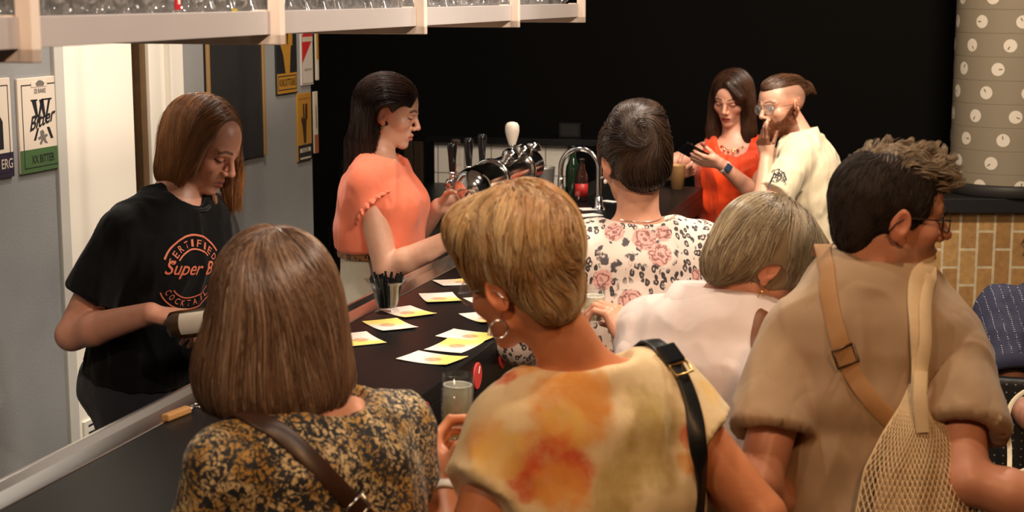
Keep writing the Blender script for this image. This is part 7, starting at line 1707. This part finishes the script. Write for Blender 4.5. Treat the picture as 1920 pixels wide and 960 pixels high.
def edge_person():
    s = 4.6; rt = person(P(1985, 700, s), 'seated person in navy pinstripe shirt cut off by the photo edge')
    pel = A(*(P(2000, 700, 4.62)[:2]), .56)
    f = Fig(P(1996, 548, s), (.10, .99), 1.66, True, pelvis=pel, stout=1.15, shw=.175)
    hd = Head(f.nb + UP * .155 + f.F * .03, (.3, .9), 10)
    sit(f, .5, None, .05, foot_z=.0)
    f.arm(-1, elbow=P(1910, 792, 4.45), wrist=P(1990, 830, 4.35)); f.arm(1, wrist=f.sh[1] - UP * .4 + f.F * .25)
    body_of(rt, f, hd, srgb(206, 148, 122), [(-1, (A(1, .1, 0), A(0, 0, -1), {})), (1, (f.F, -UP, {}))], facing_h=.006, hand_h=.006, armk=1.1)
    k = NT('pinstripe_navy'); o = k.obj(); wv = k.n('ShaderNodeTexWave', wave_type='BANDS', bands_direction='X'); k.link(k.warp(k.mapping(o, rot=(0, .35, .2)), 6, .02), wv.inputs[0]); wv.inputs['Scale'].default_value = 13; st = k.smooth(wv.outputs['Fac'], .86, .95)
    dots = k.smooth(k.voro(k.mapping(o, (1, 1, 1)), 210, rnd=.15), .36, .24); k.link(k.mix(k.math('MULTIPLY', st, dots), k.mix(k.math('MULTIPLY', dots, .35), srgb(44, 46, 72), srgb(90, 92, 118)), srgb(206, 204, 210)), k.b.inputs['Base Color']); k.b.inputs['Roughness'].default_value = .8
    def sh(V):
        f.shirt(V, .022, (.72, .72), (.080, .092), hem=0, waistx=.03); V.sub(cone(f.nb + UP * .03, hd.c - UP * .05, .06, .066), .012); V.cutplane(f.spine(-.02), -f.ax)
    garment(rt, 'shirt', f, hd, k.m, sh, h=.008, amp=.007, seed=71)
    cf = f.sh[-1] + (f.elb[-1] - f.sh[-1]) * .70; d = nrm(f.elb[-1] - f.sh[-1]); MB().lathe(cf, [(.080, -.025), (.090, -.02), (.092, .02), (.084, .024), (.080, .0)], 36, axis=d, closed=True).build('sleeve_cuff', fabric('cuff_navy', srgb(36, 38, 60)), rt, smooth=True)
    lower(rt, f, hd, M_blackcloth, 'trousers', top=.06)
    V = hairvox(hd, (.15, .15, .17), h=.006); cap(V, hd, .012); facecut(V, hd); make_hair(rt, V, flow(hd, (0, -.04, .13)), 1200, .09, [srgb(70, 50, 36), srgb(96, 70, 48)], M_hair, .0013, seed=20)
    # chair, back with pinholes
    c = A(*(P(1905, 760, 4.42)[:2]), 0); F = nrm(A(.25, .97, 0)); X = np.cross(F, UP); c = A(pel[0], pel[1], 0) ; b = c - F * .21
    ch = root('chair', c, 'black chair with pinholed backrest under the seated person in navy', 'chair')
    V = Vox(c - A(.4, .4, 0), c + A(.4, .4, 1.1), .009); R = np.stack([X, F, UP], 1)
    V.add(rbox(c + UP * .46, A(.23, .22, .018), R, .016), 0); v, q = V.mesh(); mk('seat', v, q, M_blackmat, ch)
    kk = NT('pinholed_black'); oo = kk.obj(); hl = kk.smooth(kk.voro(kk.mapping(oo, (1, 0.01, 1)), 44, rnd=0.), .16, .10); kk.link(kk.mix(hl, (.012, .012, .014), (.30, .28, .26)), kk.b.inputs['Base Color']); kk.b.inputs['Roughness'].default_value = .5
    V = Vox(b - A(.36, .36, 0), b + A(.36, .36, 1.1), .009); V.add(rbox(b + UP * .74 - X * .05, A(.27, .018, .21), R, .05 if False else .016), 0); v, q = V.mesh(); mk('backrest', relax(v, q, 2), q, kk.m, ch)
    for sx in (-1, 1):
        for sy in (-1, 1): MB().tube([c + X * .19 * sx + F * .18 * sy + UP * .45, c + X * .22 * sx + F * .21 * sy], .013, 10).build('leg', M_blackmat, ch, smooth=True)
    # white crocheted bag with pale strap
    wc = P(1925, 962, 4.22); M_cro = NT('white_crochet'); oo = M_cro.obj(); d = M_cro.voro(oo, 85); M_cro.link(M_cro.mix(M_cro.smooth(d, .2, .5), srgb(236, 220, 192), srgb(200, 172, 132)), M_cro.b.inputs['Base Color']); M_cro.b.inputs['Roughness'].default_value = .9; M_cro.bump(d, -.8, .006)
    wb = root('crochet_bag', A(wc[0], wc[1], wc[2] - .1), 'white crocheted bag at the side of the seated person in navy', 'bag')
    V = Vox(wc - .22, wc + .22, .007); V.add(ell(wc, A(.115, .08, .115)), 0); V.add(ell(wc - A(-.03, 0, .08), A(.13, .085, .07)), .03); v, q = V.mesh(); v = folds(relax(v, q, 1), q, .010, (30, 30, 9), 5); mk('bag_body', v, q, M_cro.m, wb)
    e = f.elb[-1]; ps = [wc + A(-.05, 0, .08), P(1893, 840, 4.34), P(1888, 800, 4.32), P(1893, 765, 4.34), P(1910, 742, 4.36), P(1940, 725, 4.40)]
    band('handle', ps, [nrm(-ray(1900, 780))] * len(ps), .013, .004, mat('handle_cream', srgb(226, 208, 178), .7), wb)
if want('edge'): edge_person()
# ---------------------------------------------------------------- camera, light, view
cam = bpy.data.cameras.new('camera'); co = bpy.data.objects.new('camera', cam); C.objects.link(co)
cam.sensor_width = 36; cam.sensor_fit = 'HORIZONTAL'; cam.lens = 36 * FPX / 1920; cam.clip_start = .05; cam.clip_end = 60
co.location = (0, 0, CAMH); co.rotation_euler = (math.pi / 2 - PITCH, 0, 0)
cam.dof.use_dof = True; cam.dof.focus_distance = 4.6; cam.dof.aperture_fstop = 6.3
bpy.context.scene.camera = co
def spot(name, loc, target, power, col, ang=60, blend=.6, size=.08):
    l = bpy.data.lights.new(name, 'SPOT'); l.energy = power; l.color = col; l.spot_size = math.radians(ang); l.spot_blend = blend; l.shadow_soft_size = size
    o = bpy.data.objects.new(name, l); C.objects.link(o); o.location = [float(x) for x in loc]
    o.rotation_euler = Vector([float(a - b) for a, b in zip(target, loc)]).to_track_quat('-Z', 'Y').to_euler(); return o
def area(name, loc, target, power, col, size=.4):
    l = bpy.data.lights.new(name, 'AREA'); l.energy = power; l.color = col; l.shape = 'DISK'; l.size = size
    o = bpy.data.objects.new(name, l); C.objects.link(o); o.location = [float(x) for x in loc]
    o.rotation_euler = Vector([float(a - b) for a, b in zip(target, loc)]).to_track_quat('-Z', 'Y').to_euler(); return o
WARM = (1.0, .78, .56); ORG = (1.0, .52, .22); NEUT = (1.0, .88, .74)
spot('bar_spot', B(-1.0, 4.6, 3.6), B(-1.45, 4.7, 1.1), 165, NEUT, 70)
spot('bar_spot', B(-1.0, 2.9, 3.6), B(-1.3, 3.0, 1.1), 100, NEUT, 75)
spot('bar_spot', B(-1.0, 6.4, 3.6), B(-1.2, 6.6, 1.1), 150, NEUT, 70)
spot('guest_spot', B(.1, 6.4, 3.7), P(1430, 260, 7.4), 190, NEUT, 40)
spot('guest_spot', B(.2, 2.6, 3.7), P(1500, 600, 3.3), 75, WARM, 70)
area('staff_fill', B(.1, 4.0, 2.9), P(560, 280, 4.8), 42, NEUT, .35)  # added fill light that lifts the dark faces behind the bar
area('warm_lamp', A(.9, .2, 3.4), P(1150, 700, 2.9), 30, ORG, .35)
area('warm_lamp', A(-1.2, .6, 3.3), P(250, 600, 4.3), 22, WARM, .5)
spot('rack_fill', A(.5, 1.4, 3.0), P(420, 20, 3.2), 120, NEUT, 60, .6, .04)  # added light to brighten the rack and give the glasses sparkle
spot('rack_fill', B(-.6, 5.0, 3.2), P(760, 20, 4.6), 60, NEUT, 60, .6, .03)  # second added sparkle light, for the far glasses
spot('barman_fill', A(-.5, 1.9, 3.1), P(400, 330, 4.3), 80, NEUT, 26, .7, .06)  # added narrow fill on the barman, not a fitting of the room
spot('face_fill', B(.35, 4.45, 2.4), P(425, 300, 4.3), 45, NEUT, 20, .6, .12)  # added side fill standing in for bounce on the barman's face
area('wall_lamp', B(-2.0, 5.0, 3.3), B(-2.75, 4.9, 1.3), 40, NEUT, .3)
spot('door_lamp', B(-1.9, 4.2, 3.2), B(-2.75, 4.78, 1.5), 31, (1.0, .89, .76), 36, .4)
area('column_lamp', A(1.6, 5.2, 3.6), A(2.4, 7.5, 1.6), 80, WARM, .3)
w = bpy.data.worlds.new('world'); bpy.context.scene.world = w; w.use_nodes = True
w.node_tree.nodes['Background'].inputs[0].default_value = (1.0, .8, .62, 1); w.node_tree.nodes['Background'].inputs[1].default_value = .012
sc = bpy.context.scene
sc.view_settings.view_transform = 'Standard'; sc.view_settings.look = 'None'; sc.view_settings.exposure = 0.0; sc.view_settings.gamma = 1.0; sc.view_settings.use_curve_mapping = False
sc.cycles.use_denoising = True; sc.cycles.transparent_max_bounces = 32
